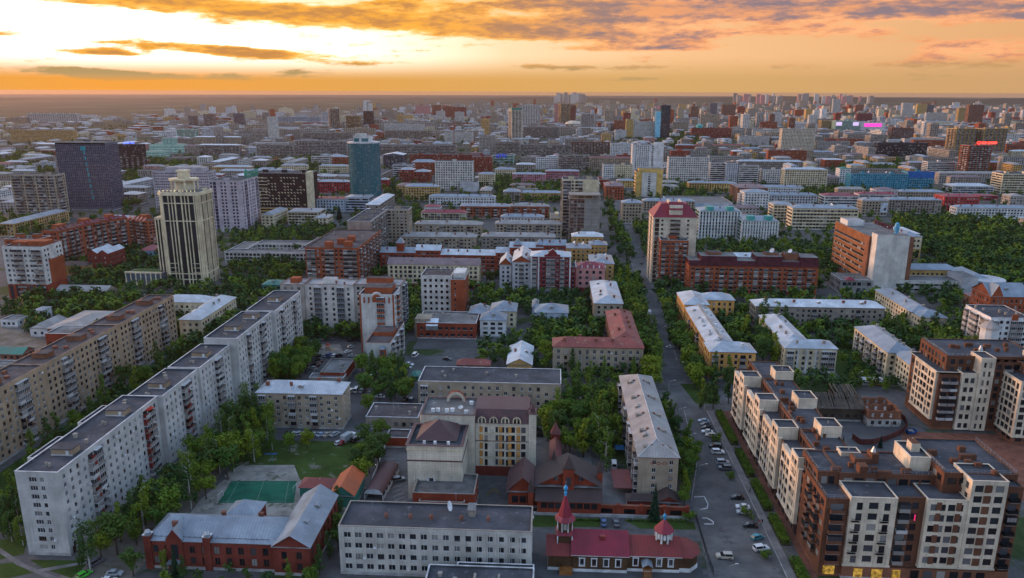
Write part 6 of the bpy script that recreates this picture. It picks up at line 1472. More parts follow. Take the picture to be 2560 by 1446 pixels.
rows = [
 ('cream theatre with grey attic roof left of centre', 718, 795, 530, 562, 26, 'cream_plaster', 'W', 'grey', 2, dict(name='theatre')), ('yellow side wing of the cream theatre', 786, 818, 545, 570, 20, 'cream_plaster', 'w', 'bluegrey', 2, {}),
 ('pale blue civic hall with rusty roof patch below the teal tower', 783, 860, 498, 530, 22, 'pale_blue_plaster', 'w', 'rust', 1.4, dict(name='civic_hall')), ('pale blue rounded hall right of the civic hall', 862, 922, 494, 530, 24, 'pale_blue_plaster', 't', 'bluegrey', 1.5, dict(name='civic_hall')),
 ('crimson school left of the teal tower', 792, 872, 455, 484, 14, 'crimson_plaster', 'w', 'bluegrey', 2.4, {}), ('pink end house of the crimson school', 778, 792, 452, 484, 14, 'pink_plaster', 'w', 'bluegrey', 2, {}), ('crimson wing right of the teal tower', 948, 970, 450, 476, 14, 'crimson_plaster', 'w', 'bluegrey', 2.4, {}),
 ('cream four-storey block with grey roof left of the teal tower', 797, 868, 415, 433, 12, 'cream_plaster', 'w', 'bluegrey', 2, {}), ('white-grey library with striped front left of the teal tower', 778, 823, 391, 415, 16, 'white_panel', 't', 'flat', 2, {}),
 ('red and blue house beside the striped library', 826, 867, 393, 412, 14, 'orange_brick', 'w', 'bluegrey', 3, {}), ('grey department block with white vaulted roof right of the teal tower', 958, 1008, 388, 424, 34, 'slate_panel', 'g', 'white', 3, dict(gable=True, axis='y')),
 ('white-fronted office beside the vaulted block', 982, 1030, 412, 446, 24, 'light_grey_plaster', 't', 'flat', 2, {}), ('red brick steep-roofed row with dormers', 1028, 1088, 406, 440, 16, 'orange_brick', 'w', 'bluegrey', 4, {}), ('long red brick row behind the white ten-storey block', 1024, 1228, 386, 412, 14, 'red_brick', 'w', 'flat', 2, {}),
 ('red brick block right of the white ten-storey block', 1180, 1229, 392, 432, 26, 'red_brick', 'w', 'flat', 2, {}), ('white ten-storey office block near the centre', 1087, 1182, 403, 477, 14, 'white_panel', 'ww', 'flat', 2, {}), ('pale low annex of the white ten-storey block', 1150, 1194, 455, 480, 18, 'light_grey_plaster', '', 'flat', 2, {}),
 ('red brick school with blue roof left of the white ten-storey block', 998, 1034, 425, 458, 20, 'red_brick', 'w', 'bluegrey', 3, {}), ('red brick school wing with banner', 1034, 1074, 430, 458, 20, 'red_brick', 'w', 'bluegrey', 3, {}), ('ochre four-storey block with grey roof near the centre', 1012, 1095, 467, 502, 16, 'ochre_plaster', 'w', 'bluegrey', 3, {}),
 ('white long block with pale roof above the orange brick blocks', 1072, 1238, 492, 516, 12, 'white_plaster', 'w', 'bluegrey', 2.4, {}), ('cream five-storey corner block near the centre', 1196, 1237, 436, 466, 13, 'cream_plaster', 'w', 'bluegrey', 2.6, {}), ('cream five-storey wing running right from the corner block', 1237, 1288, 424, 448, 13, 'cream_plaster', 'w', 'bluegrey', 2.4, {}),
 ('rose pink long building with white trim', 1281, 1364, 436, 458, 14, 'rose_plaster', 'w', 'bluegrey', 2.2, {}), ('rose pink right wing with white pilasters', 1364, 1448, 428, 452, 14, 'rose_plaster', 'W', 'bluegrey', 2.0, {}), ('white office with red roof bar above the rose building', 1340, 1396, 393, 424, 18, 'white_plaster', 'w', 'flat', 2, {}),
 ('grey house with pale roof left of the white office', 1290, 1338, 412, 432, 20, 'grey_brick', 'w', 'silver', 2.5, {}), ('white curved block right of the white office', 1396, 1448, 408, 428, 20, 'light_grey_plaster', 'w', 'silver', 2, {}), ('brown brick block with grey roof left of the unfinished tower', 1262, 1405, 482, 503, 13, 'ochre_plaster', 'w', 'bluegrey', 2.4, {}),
 ('grey pediment house left of the brown brick block', 1258, 1300, 480, 506, 16, 'grey_brick', 'w', 'bluegrey', 3, {}), ('long dark grey slab behind the brown slab', 1300, 1428, 362, 392, 14, 'concrete', 'wb', 'flat', 2, {}), ('long brown brick slab with flat roof above centre', 1428, 1532, 355, 386, 14, 'brown_brick', 'wb', 'flat', 2, {}),
 ('grey slab below the long brown slab', 1396, 1474, 388, 430, 14, 'concrete', 'wb', 'flat', 2, {}), ('beige block with maroon roof below the long brown slab', 1474, 1580, 395, 428, 14, 'beige_brick', 'w', 'redbrown', 2, {}), ('white and grey offices right of the brown slab', 1527, 1580, 358, 390, 14, 'white_plaster', 'w', 'flat', 2, {}),
 ('white stepped office left of the white arched tower', 1508, 1536, 412, 446, 18, 'white_plaster', 'w', 'flat', 2, {}), ('cream office wing left of the white arched tower', 1536, 1582, 412, 446, 18, 'cream_plaster', 'n', 'flat', 2, {}), ('yellow-trimmed low house left of the yellow tower', 1543, 1588, 452, 470, 14, 'yellow_plaster', 'w', 'bluegrey', 2, {}),
 ('brown brick block with patched roof beside the street', 1514, 1560, 466, 502, 40, 'orange_brick', 'w', 'mauve', 3, dict(axis='y')), ('tall white hospital slab right of the yellow tower', 1672, 1774, 393, 462, 14, 'white_panel', 'ww', 'flat', 2, {}), ('white hospital middle wing', 1776, 1816, 407, 456, 16, 'white_panel', 't', 'flat', 2, {}),
 ('white hospital stair block', 1816, 1846, 408, 458, 16, 'light_grey_plaster', 'n', 'flat', 2, {}), ('white hospital right wing', 1848, 1898, 414, 458, 16, 'white_panel', 't', 'flat', 2, {}), ('ochre house below the hospital', 1722, 1775, 458, 482, 14, 'ochre_plaster', 'w', 'bluegrey', 2.4, {}), ('ochre house with pale roof right of the ochre house', 1778, 1843, 459, 482, 14, 'yellow_plaster', 'w', 'bluegrey', 2.2, {}),
 ('grey brick corner house with silver roof right of the street', 1556, 1606, 508, 560, 16, 'beige_brick', 'w', 'bluegrey', 3, {}), ('long grey brick house with silver roof right of the corner house', 1608, 1738, 503, 530, 14, 'beige_brick', 'w', 'bluegrey', 2.6, {}), ('brown brick house right of the supermarket', 1845, 1920, 470, 510, 40, 'brown_brick', 'w', 'mauve', 2.6, {}),
 ('white house with blue-grey roof right of the supermarket', 1862, 1925, 482, 520, 24, 'white_plaster', 'w', 'bluegrey', 3, {}), ('long white building round a courtyard on the right', 1850, 2044, 487, 516, 12, 'light_grey_plaster', 'w', 'bluegrey', 2.4, {}), ('rear wing of the long white courtyard building', 1852, 2010, 468, 490, 14, 'white_plaster', 'w', 'bluegrey', 2.4, {}),
 ('cream ministry with pale roof on the right', 1982, 2148, 521, 575, 18, 'cream_plaster', 'W', 'bluegrey', 2.6, dict(dishes=2)), ('cream left wing of the ministry', 1934, 1982, 512, 560, 18, 'cream_plaster', 'W', 'bluegrey', 2.4, {}), ('white rounded building with rose roof on the right', 2062, 2148, 490, 520, 20, 'white_plaster', 'W', 'crimson', 2.4, {}),
 ('rose-roofed right wing of the white rounded building', 2148, 2246, 486, 508, 16, 'white_plaster', 'W', 'crimson', 2.2, {}), ('bright teal long office building', 2128, 2272, 434, 474, 18, 'teal_panel', 'nn', 'flat', 2, dict(dishes=3)), ('bright blue end tower of the teal office', 2270, 2337, 430, 474, 20, 'teal_panel', 'w', 'flat', 2, {}),
 ('grey five-storey post office with hipped roof', 2156, 2222, 502, 540, 14, 'beige_brick', 'w', 'grey', 3, {}), ('long grey wing of the post office', 2222, 2356, 500, 534, 14, 'grey_brick', 'w', 'bluegrey', 2.4, {}), ('grey hall roof above the post office', 2250, 2362, 480, 500, 14, 'beige_brick', 'w', 'bluegrey', 2.4, {}), ('crimson hall with crimson roof right of the post office', 2362, 2450, 492, 530, 24, 'crimson_plaster', 'w', 'crimson', 2, {}),
 ('crimson low wing at the square', 2450, 2496, 490, 504, 16, 'crimson_plaster', 'W', 'crimson', 1.2, {}), ('white long building above the park tents', 2392, 2585, 520, 552, 14, 'white_plaster', 'w', 'bluegrey', 2.6, {}), ('grey-blue concert hall on the square', 2382, 2486, 466, 486, 26, 'light_grey_plaster', 'W', 'silver', 3, {}), ('grand cream ministry at the right edge', 2508, 2600, 435, 486, 26, 'cream_plaster', 'W', 'flat', 2, {}),
 ('cream eight-storey neoclassical block on the right', 1962, 2070, 424, 476, 16, 'cream_plaster', 'w', 'silver', 2, {}), ('white office left of the neoclassical block', 1908, 1968, 424, 458, 18, 'white_panel', 'w', 'flat', 2, {}), ('brick house with pale roof above the neoclassical block', 2062, 2110, 400, 420, 22, 'orange_brick', 'w', 'silver', 2, {}), ('white turreted bank with green dome', 2100, 2128, 422, 462, 16, 'white_plaster', 'w', 'green', 2, {}),
 ('black glass office with pale end wall', 2196, 2320, 357, 393, 18, 'umber_panel', 't', 'flat', 2, {}), ('beige hotel slab on the right', 1956, 2040, 322, 384, 14, 'cream_panel', 'ww', 'flat', 2, dict(ang=6)), ('white and blue terrace office on the right', 2320, 2390, 405, 434, 20, 'white_plaster', 't', 'flat', 2, {}), ('brick tower with red rooftop letters', 2424, 2482, 364, 440, 20, 'orange_brick', 'wB', 'flat', 2, dict(name='apartment_tower', ang=12)),
 ('tan twin tower, left of the pair', 2392, 2442, 322, 396, 26, 'gold_panel', 'wBg', 'flat', 2, dict(name='apartment_tower', ang=14)), ('tan twin tower, right of the pair', 2462, 2520, 322, 396, 26, 'ochre_plaster', 'wBg', 'flat', 2, dict(name='apartment_tower', ang=14)), ('dark brown apartment tower on the right skyline', 2424, 2462, 262, 314, 22, 'brown_brick', 'w', 'flat', 2, dict(name='apartment_tower')),
 ('tan apartment tower left of the dark brown tower', 2398, 2428, 270, 308, 20, 'gold_panel', 'w', 'flat', 2, dict(name='apartment_tower')), ('red-striped white tower on the right skyline', 2258, 2284, 258, 300, 18, 'white_panel', 'w', 'flat', 2, dict(name='apartment_tower')), ('yellow tower on the right skyline', 2294, 2318, 260, 290, 18, 'yellow_plaster', 'w', 'flat', 2, dict(name='apartment_tower')), ('grey tower right of the yellow tower', 2320, 2336, 262, 290, 18, 'slate_panel', 'w', 'flat', 2, dict(name='apartment_tower')),
 ('white slab on the right skyline', 2316, 2370, 282, 304, 16, 'white_panel', 'w', 'flat', 2, {}), ('brick twin block below the right skyline', 2230, 2286, 320, 350, 26, 'orange_brick', 'wB', 'flat', 2, {}), ('shopping centre with orange left corner', 2054, 2090, 302, 324, 40, 'gold_panel', 'W', 'flat', 2, dict(name='shopping_centre')), ('white shopping centre front with pink screen', 2152, 2214, 306, 326, 40, 'white_plaster', '', 'flat', 2, dict(name='shopping_centre')),
 ('glass shopping centre front between the two screens', 2090, 2150, 303, 326, 40, 'mint_plaster', 't', 'flat', 2, dict(name='shopping_centre')), ('purple office block behind the shopping centre', 2144, 2182, 284, 306, 24, 'burgundy_plaster', 'w', 'flat', 2, {}), ('pale tower pair on the far right skyline', 2084, 2102, 248, 286, 20, 'white_panel', 'w', 'flat', 2, dict(name='apartment_tower')), ('brick tower behind the shopping centre', 2140, 2160, 262, 282, 18, 'orange_brick', 'w', 'flat', 2, dict(name='apartment_tower')),
 ('white slim bell-like tower on the left', 668, 690, 292, 358, 14, 'white_panel', 'n', 'flat', 2, dict(name='apartment_tower')), ('dark gold tower left of centre skyline', 823, 848, 272, 328, 20, 'gold_panel', 'Bg', 'flat', 2, dict(name='apartment_tower', ang=25)), ('green-gold tower with white top left of centre', 864, 899, 290, 325, 22, 'ochre_plaster', 'g', 'flat', 2, dict(name='apartment_tower')), ('black glass tower with white twisted top', 908, 931, 278, 320, 20, 'umber_panel', 'w', 'flat', 2, dict(name='office_tower')),
 ('white tower with green top lit orange by the sun', 1279, 1307, 276, 356, 20, 'cream_panel', 'wBw', 'flat', 2, dict(name='apartment_tower', ang=28)), ('colourful chequered tower at the centre skyline', 1306, 1350, 263, 318, 20, 'white_panel', 'wgw', 'flat', 2, dict(name='apartment_tower')), ('tan ribbed tower at the centre skyline', 1402, 1426, 260, 316, 22, 'gold_panel', 'g', 'flat', 2, dict(name='apartment_tower', ang=25)), ('brick tower left of the tan ribbed tower', 1386, 1398, 260, 312, 22, 'pink_plaster', 'w', 'flat', 2, dict(name='apartment_tower')),
 ('dark brick tower right of the tan ribbed tower', 1426, 1440, 264, 306, 22, 'dark_red_brick', 'w', 'flat', 2, dict(name='apartment_tower')), ('white apartment tower right of the round arena', 1452, 1487, 284, 326, 20, 'white_panel', 'wB', 'flat', 2, dict(name='apartment_tower')), ('yellow and white tower left of the blue slab', 1566, 1584, 298, 350, 18, 'yellow_plaster', 'w', 'flat', 2, dict(name='apartment_tower')), ('white tower left of the blue slab', 1584, 1640, 304, 350, 18, 'white_panel', 'w', 'flat', 2, dict(name='apartment_tower')),
 ('white block below the yellow and white tower', 1538, 1566, 325, 350, 16, 'white_plaster', 'w', 'flat', 2, {}), ('red brick block above the white block', 1536, 1566, 302, 330, 20, 'orange_brick', 'w', 'flat', 2, {}), ('red brick palace with teal dome right of the blue slab', 1730, 1830, 320, 346, 22, 'red_brick', 'w', 'flat', 2, {}), ('brown tower right of the dark glass tower', 1728, 1746, 266, 300, 18, 'brown_brick', 'w', 'flat', 2, dict(name='apartment_tower')), ('grey tower on the skyline right of centre', 1776, 1794, 258, 286, 18, 'slate_panel', 'w', 'flat', 2, dict(name='apartment_tower')),
 ('unfinished dark tower on the skyline right of centre', 1806, 1840, 262, 292, 22, 'brown_brick', 'w', 'flat', 2, dict(name='apartment_tower')), ('beige ten-storey slab right of the dark glass tower', 1682, 1722, 305, 328, 14, 'beige_brick', 'w', 'flat', 2, {}), ('white office slab right of the red palace', 1848, 1924, 340, 362, 16, 'white_panel', 'w', 'flat', 2, {}), ('pale long slab at the far left', 66, 194, 284, 306, 20, 'white_panel', 'wwg', 'flat', 2, {}), ('low pale hall left of the long far slab', 22, 66, 294, 306, 20, 'beige_brick', 'w', 'flat', 2, {}),
 ('long brown block on the far left', 24, 182, 326, 356, 16, 'ochre_plaster', 'w', 'flat', 2, {}), ('brick striped tower on the left skyline', 470, 489, 290, 319, 16, 'orange_brick', 'B', 'flat', 2, dict(name='apartment_tower')), ('brick striped tower right of the first striped tower', 508, 534, 286, 321, 16, 'orange_brick', 'B', 'flat', 2, dict(name='apartment_tower')), ('grey blue office tower on the left skyline', 583, 607, 284, 312, 16, 'slate_panel', 't', 'flat', 2, dict(name='office_tower')),
 ('long pale block on the left below the skyline', 485, 600, 343, 365, 14, 'beige_brick', 'w', 'white', 2, {}), ('grey block with white roof right of the mint office', 495, 597, 363, 390, 14, 'concrete', 'wb', 'white', 2, {}), ('grey end block behind the mauve institute', 412, 460, 395, 412, 40, 'grey_brick', 'w', 'flat', 2, {}), ('long grey slab behind the dark umber office', 640, 735, 362, 396, 14, 'concrete', 'wb', 'flat', 2, {}),
 ('tall grey slab left of the teal tower', 736, 868, 352, 392, 14, 'grey_panel', 'wb', 'flat', 2, {}), ('long grey slab beyond the tall grey slab', 755, 880, 332, 352, 14, 'concrete', 'wb', 'flat', 2, {}), ('grey slab row right of the teal tower', 948, 1140, 362, 392, 14, 'concrete', 'wb', 'flat', 2, {}), ('long grey slab beyond the vaulted block', 960, 1080, 327, 348, 14, 'beige_brick', 'wb', 'flat', 2, {}), ('white long slab above the vaulted block', 960, 1060, 310, 330, 14, 'white_panel', 'w', 'flat', 2, {}),
 ('unfinished white block with red crane right of the teal tower', 1112, 1182, 330, 358, 14, 'white_panel', 'w', 'flat', 2, {}), ('grey tower block right of the unfinished white block', 1198, 1240, 340, 382, 20, 'grey_panel', 'w', 'flat', 2, {}), ('grey slab right of the grey tower block', 1238, 1300, 355, 385, 14, 'concrete', 'wb', 'flat', 2, {}), ('grey slab row below the round arena', 1308, 1400, 318, 346, 14, 'concrete', 'wb', 'flat', 2, {}), ('department store with blue roof letters', 1232, 1284, 388, 410, 30, 'mint_plaster', 't', 'flat', 2, dict(name='department_store')),
 ('blue and white slab row on the left skyline', 690, 800, 292, 306, 14, 'pale_blue_plaster', 'wg', 'flat', 2, {}), ('pink tower block on the skyline left of centre', 1038, 1075, 264, 288, 16, 'pink_plaster', 'n', 'flat', 2, dict(name='apartment_tower')), ('orange tower on the skyline left of centre', 1080, 1102, 263, 294, 16, 'orange_brick', 'w', 'flat', 2, dict(name='apartment_tower')), ('long red brick block on the skyline left of centre', 1108, 1165, 268, 296, 16, 'red_brick', 'w', 'flat', 2, {}), ('white tower with blue top left of centre', 1090, 1112, 278, 302, 14, 'white_panel', 'w', 'flat', 2, dict(name='apartment_tower')),
 ('second white tower with blue top left of centre', 1137, 1160, 280, 304, 14, 'white_panel', 'w', 'flat', 2, dict(name='apartment_tower'))]
for (lab, x, xb, yt, yb, dep, wall, pat, roof, rh, kw) in rows: T(lab, x, xb, yt, yb, dep, wall, pat, roof, rh, **kw)
def byl(s_): return LABELS[s_][0]
def bbox(o): return [c for c in o.children if c.name.startswith('wall')][0].bound_box[6]
# extras on the far landmarks
o = byl('brick tower with red rooftop letters'); q = bbox(o); m = MB()
for k in range(12): m.cone(q[0] * .40 + 3.5 * math.cos(k * .5236), 0, q[2] + 3.4 + 1.9 * math.sin(k * .5236), q[2] + 4.6 + 1.9 * math.sin(k * .5236), .7, .7, 5)
for k in range(13):
 if k != 4: m.box(q[0] * .52 + k * 2.1, -.3, q[2] + 2, q[0] * .52 + k * 2.1 + 1.6, .3, q[2] + 5.6)
m.build('red_neon_sign', M_REDL, o)
o = byl('department store with blue roof letters'); q = bbox(o); text('ЦУМ', 9.0, o, (q[0] * .4, -1, q[2] - 4), (math.pi / 2, 0, 0), mat('blue_letters', (.03, .06, .55), 'emit', e=.6))
o = byl('white shopping centre front with pink screen'); q = bbox(o); m = MB(); m.box(q[0] * .15, -.8, q[2] * .45, q[0] * .85, -.3, q[2] * .85); m.build('video_screen', mat('pink_screen', (1.0, .05, .42), 'emit', e=1.6), o)
o = byl('glass shopping centre front between the two screens'); q = bbox(o)
for f in (.02, .72): m = MB(); m.box(q[0] * f, -.9, q[2] * .5, q[0] * (f + .24), -.4, q[2] * .9); m.build('video_screen', mat('lilac_screen', (.75, .55, .95), 'emit', e=.9), o)
o = byl('black glass tower with white twisted top'); q = bbox(o); m = MB(); m.box(0, 0, q[2], q[0] * .4, 14, q[2] + 32); m.box(q[0] * .45, 4, q[2], q[0] * .95, 16, q[2] + 20); m.box(q[0] * .1, 2, q[2] + 32, q[0] * .8, 14, q[2] + 38); m.box(q[0] * .4, 2, q[2] + 22, q[0] * .9, 14, q[2] + 27); m.build('white_crown', W['white_panel'], o)
o = byl('tall white hospital slab right of the yellow tower')
for lab in ('white tower with green top lit orange by the sun',): o = byl(lab); q = bbox(o); m = MB(); m.box(1, 1, q[2], q[0] - 1, 18, q[2] + 6, 0); m.build('roof_cap', RM['green'][0], o)
o = byl('red brick palace with teal dome right of the blue slab'); q = bbox(o); m = MB(); m.lathe(q[0] * .2, 10, [(11, q[2]), (10.5, q[2] + 5), (7, q[2] + 9), (0, q[2] + 11)], 14); m.build('dome', RM['teal'][0], o)
o = byl('bright blue end tower of the teal office'); q = bbox(o); m = MB(); m.box(-.2, -.3, q[2] * .65, q[0] + .2, 0, q[2] + .5); m.build('blue_panel', mat('royal_panel', (.03, .14, .42), 'plain', rough=.3), o)
o = byl('grey five-storey post office with hipped roof'); q = bbox(o); m = MB(); m.box(q[0] * .72, -.4, 4, q[0] * .98, -.2, q[2] - 2, 0); m.box(q[0] * .85, -.45, 6, q[0] * .93, -.41, 9, 1); m.build('advertising_banner', [mat('banner_grey', (.55, .60, .68), 'plain'), M_DFRAME], o)

# special towers
b = T('white tower with arched roof crown', 1582, 1657, 362, 443, 24, 'white_plaster', {0: '<.wwwwwww.W.', 1: '', 3: 'n'}, name='office_tower', cat='tower')
for k in range(5):
 m = MB(); x0 = 3; n = 8
 for i in range(n):
  t0, t1 = math.pi * i / n, math.pi * (i + 1) / n; cx, rr_ = b.w * .34, b.w * .32
  a, c = (cx - rr_ * math.cos(t0), b.h + 5 * math.sin(t0)), (cx - rr_ * math.cos(t1), b.h + 5 * math.sin(t1))
  m.tube((a[0], k * 5.5 + .5, a[1]), (c[0], k * 5.5 + .5, c[1]), .5, 4)
 b.part(m, 'roof_arch', W['white_plaster'])
b.bx('side_pylon', b.w * .72, -.6, 0, b.w + 1.5, 6, b.h + 4, W['white_plaster'], M_BITW)
b = T('yellow and white office tower below the white arched tower', 1606, 1642, 432, 493, 22, 'white_panel', {0: '.W.', 3: ''}, name='office_tower', cat='tower', bw=6)
for x0, x1, hh in ((-8, -.02, b.h + 1), (b.w + .02, b.w + 8, b.h + 4)): b.bx('yellow_wing', x0, 2, 0, x1, 20, hh, W['yellow_plaster'], M_BITG)
b.bx('yellow_crown', -4, 3, b.h, b.w + 6, 20, b.h + 5, W['yellow_plaster'], M_BITG); m = MB()
for j in range(10): m.box(-8.1, 3, 4 + j * 4, -8.02, 19, 6 + j * 4)
b.part(m, 'wing_window', M_GLASS)
b = T('dark glass tower with pale blue glass slab', 1654, 1677, 264, 352, 24, 'slate_panel', '', name='office_tower', cat='tower'); curtain(b, -.2, -.2, b.w + .4, b.d, 4, b.h, 8, 30, 6, mat('navy_glass', (.015, .04, .06), 'glass', rough=.1, spec=.7), M_IRON, .1)
m = MB(); m.box(-14, -1, 0, -.3, 12, b.h - 16); b.part(m, 'pale_blue_slab', mat('pale_blue_pane', (.22, .60, .78), 'plain', rough=.15, spec=.8))
b = Bld('arena', 'round white-domed arena on the skyline', *at(1434, 318), 0, 'arena'); m = MB(); m.cone(0, 0, 0, 12, 30, 34, 24, 0, False); m.lathe(0, 0, [(34, 12), (30, 17), (18, 22), (0, 24)], 24, 1); b.part(m, 'bowl', [W['slate_panel'], W['cream_panel']]); b.foot(-34, -34, 34, 34)
b = B('supermarket with wide grey roof and lettered fascia', 1675, 507, 1832, 490, 9, 0, 'pale_blue_plaster', '', bit=M_BITG, name='supermarket', vents=0); text('УНИВЕРСАМ', 3.6, b.root, (b.w * .72, -.2, 6), (math.pi / 2, 0, 0), W['white_plaster'])
# unfinished tower pair beside the street
b = T('beige tower with rounded balconies behind the unfinished tower', 1406, 1498, 449, 590, 22, 'cream_plaster', '<BBwWB...', name='high_rise', cat='tower', balp=W['gold_panel'], bw=3.6, balg=1.0, room=2)
b = T('unfinished brown concrete tower beside the street', 1424, 1500, 498, 606, 20, 'brown_brick', {0: 'f', 3: 'f'}, name='high_rise', cat='tower', bit=M_BITG, ww=2.0, room=0)
m = MB(); m.face([(b.w * .5, -.06, 6), (b.w, -.06, 6), (b.w, -.06, b.h), (b.w * .5, -.06, b.h)]); b.part(m, 'bare_panel', W['grey_stone'])
m = MB()
for j in range(12): m.box(-.3, -.35, j * 3.0 + 2, b.w + .3, -.08, j * 3.0 + 2.3)
for i in range(5): m.box(i * b.w / 4 - .2, -.4, 0, i * b.w / 4 + .3, -.08, b.h)
b.part(m, 'concrete_frame', W['concrete'])
b.bx('top_slab', -1, -1, b.h + .13, b.w + 1, b.d + 1, b.h + .6, W['concrete']); b.bx('top_slab', -.5, -.5, b.h + 3.4, b.w + .5, b.d, b.h + 3.9, W['concrete'])
for i in range(5):
 for y in (0, 18): b.bx('column', i * b.w / 4 - .2, y, b.h + .6, i * b.w / 4 + .4, y + .6, b.h + 3.4, W['concrete'])
# white and mint building with tall pilasters
for lab, x, xb, yt, yb, dep in (('white building with mint pilasters, main block', 1750, 1852, 528, 596, 22), ('white building with mint pilasters, right wing', 1856, 1946, 552, 606, 22)):
 b = T(lab, x, xb, yt, yb, dep, 'mint_plaster', 't', 'bluegrey', 3, name='public_building', wh=1.9)
 n = 13
 for i in range(n + 1): b.bx('pilaster', b.w * i / n - .7, -.7, 0, b.w * i / n + .7, -.06, b.h - .3, W['white_plaster'])
 for x0 in (.25, .75):
  m = MB(); m.cone(b.w * x0, 4, b.h, b.h + 4, 4, 4, 10); b.part(m, 'roof_turret', RM['teal'][0])
b = Bld('tent', 'white peaked event tents beside the park', *at(2540, 552), 0, 'tent')
for k in range(4): m = MB(); x = -30 + k * 16; m.cone(x, 0, 3, 9, 11, .2, 4, 0, rot=.785); m.box(x - 7, -7, 2.6, x + 7, 7, 3.0, 0); b.part(m, 'canopy', W['white_plaster'])

# ------------------------------------------------------------------ filler: the rest of the city
rf = random.Random(21)
WALLC = ['concrete', 'grey_panel', 'beige_brick', 'white_panel', 'orange_brick', 'grey_brick', 'cream_plaster', 'ochre_plaster', 'red_brick', 'white_plaster', 'light_grey_plaster', 'pink_plaster']
CW_ = [16, 12, 17, 9, 5, 12, 8, 6, 4, 5, 7, 1]
ADJ = {'concrete': 'grey concrete', 'grey_panel': 'pale grey', 'beige_brick': 'beige brick', 'white_panel': 'white panel', 'orange_brick': 'orange brick', 'grey_brick': 'dark grey', 'cream_plaster': 'cream', 'ochre_plaster': 'ochre', 'red_brick': 'red brick', 'white_plaster': 'white', 'light_grey_plaster': 'light grey', 'pink_plaster': 'pink', 'brown_brick': 'brown brick'}
LAND = []
for lab, os_ in LABELS.items():
 p = os_[0].location; a = proj(p.x, p.y, 8)
 LAND.append((a[0], a[1], lab))
LM = [(215, 440, 'the dark blue glass tower'), (475, 580, 'the cream tower'), (700, 490, 'the dark umber office'), (907, 420, 'the round teal tower'), (1130, 445, 'the white ten-storey office'), (1450, 520, 'the unfinished tower'), (1620, 400, 'the white arched tower'), (1665, 310, 'the pale blue glass slab'), (1690, 570, 'the crimson-roofed tower'),
  (2000, 355, 'the beige hotel slab'), (2230, 455, 'the bright teal office'), (2150, 640, 'the telecom tower'), (2180, 315, 'the pink-screen shopping centre'), (2260, 375, 'the black glass office'), (2450, 360, 'the tan twin towers'), (1285, 310, 'the white tower lit orange'), (1410, 290, 'the tan ribbed tower'), (835, 300, 'the dark gold tower'), (920, 290, 'the twisted-top tower'),
  (678, 325, 'the white slim tower'), (465, 335, 'the mint-framed office'), (130, 295, 'the far-left slab'), (100, 340, 'the far-left brown block'), (1365, 445, 'the rose pink building'), (1725, 425, 'the white hospital slab'), (520, 300, 'the brick striped towers'), (2270, 280, 'the red-striped white tower'), (1780, 335, 'the red brick palace')]
cells = []
for k in range(900):
 Y = 700 * 1.0028 ** (k * 1.0) + rf.uniform(-20, 20); X = rf.uniform(-.78, .78) * Y; cells.append((round(X / 62) * 62, round(Y / 58) * 58, -1))
Y = 560.0
while Y < 7600:
 st = 46 if Y < 2600 else (64 if Y < 4200 else 110)
 half = Y * .80
 X = -half
 while X < half:
  cells.append((X + rf.uniform(-.12, .12) * st, Y + rf.uniform(-.12, .12) * st, st)); X += st
 Y += st
indiv, mass = [], {k: MB() for k in WALLC + ['brown_brick']}
mglass, mroof2 = MB(), MB(); mroofs = [MB() for _ in range(5)]
nb_ = 0; used = {}
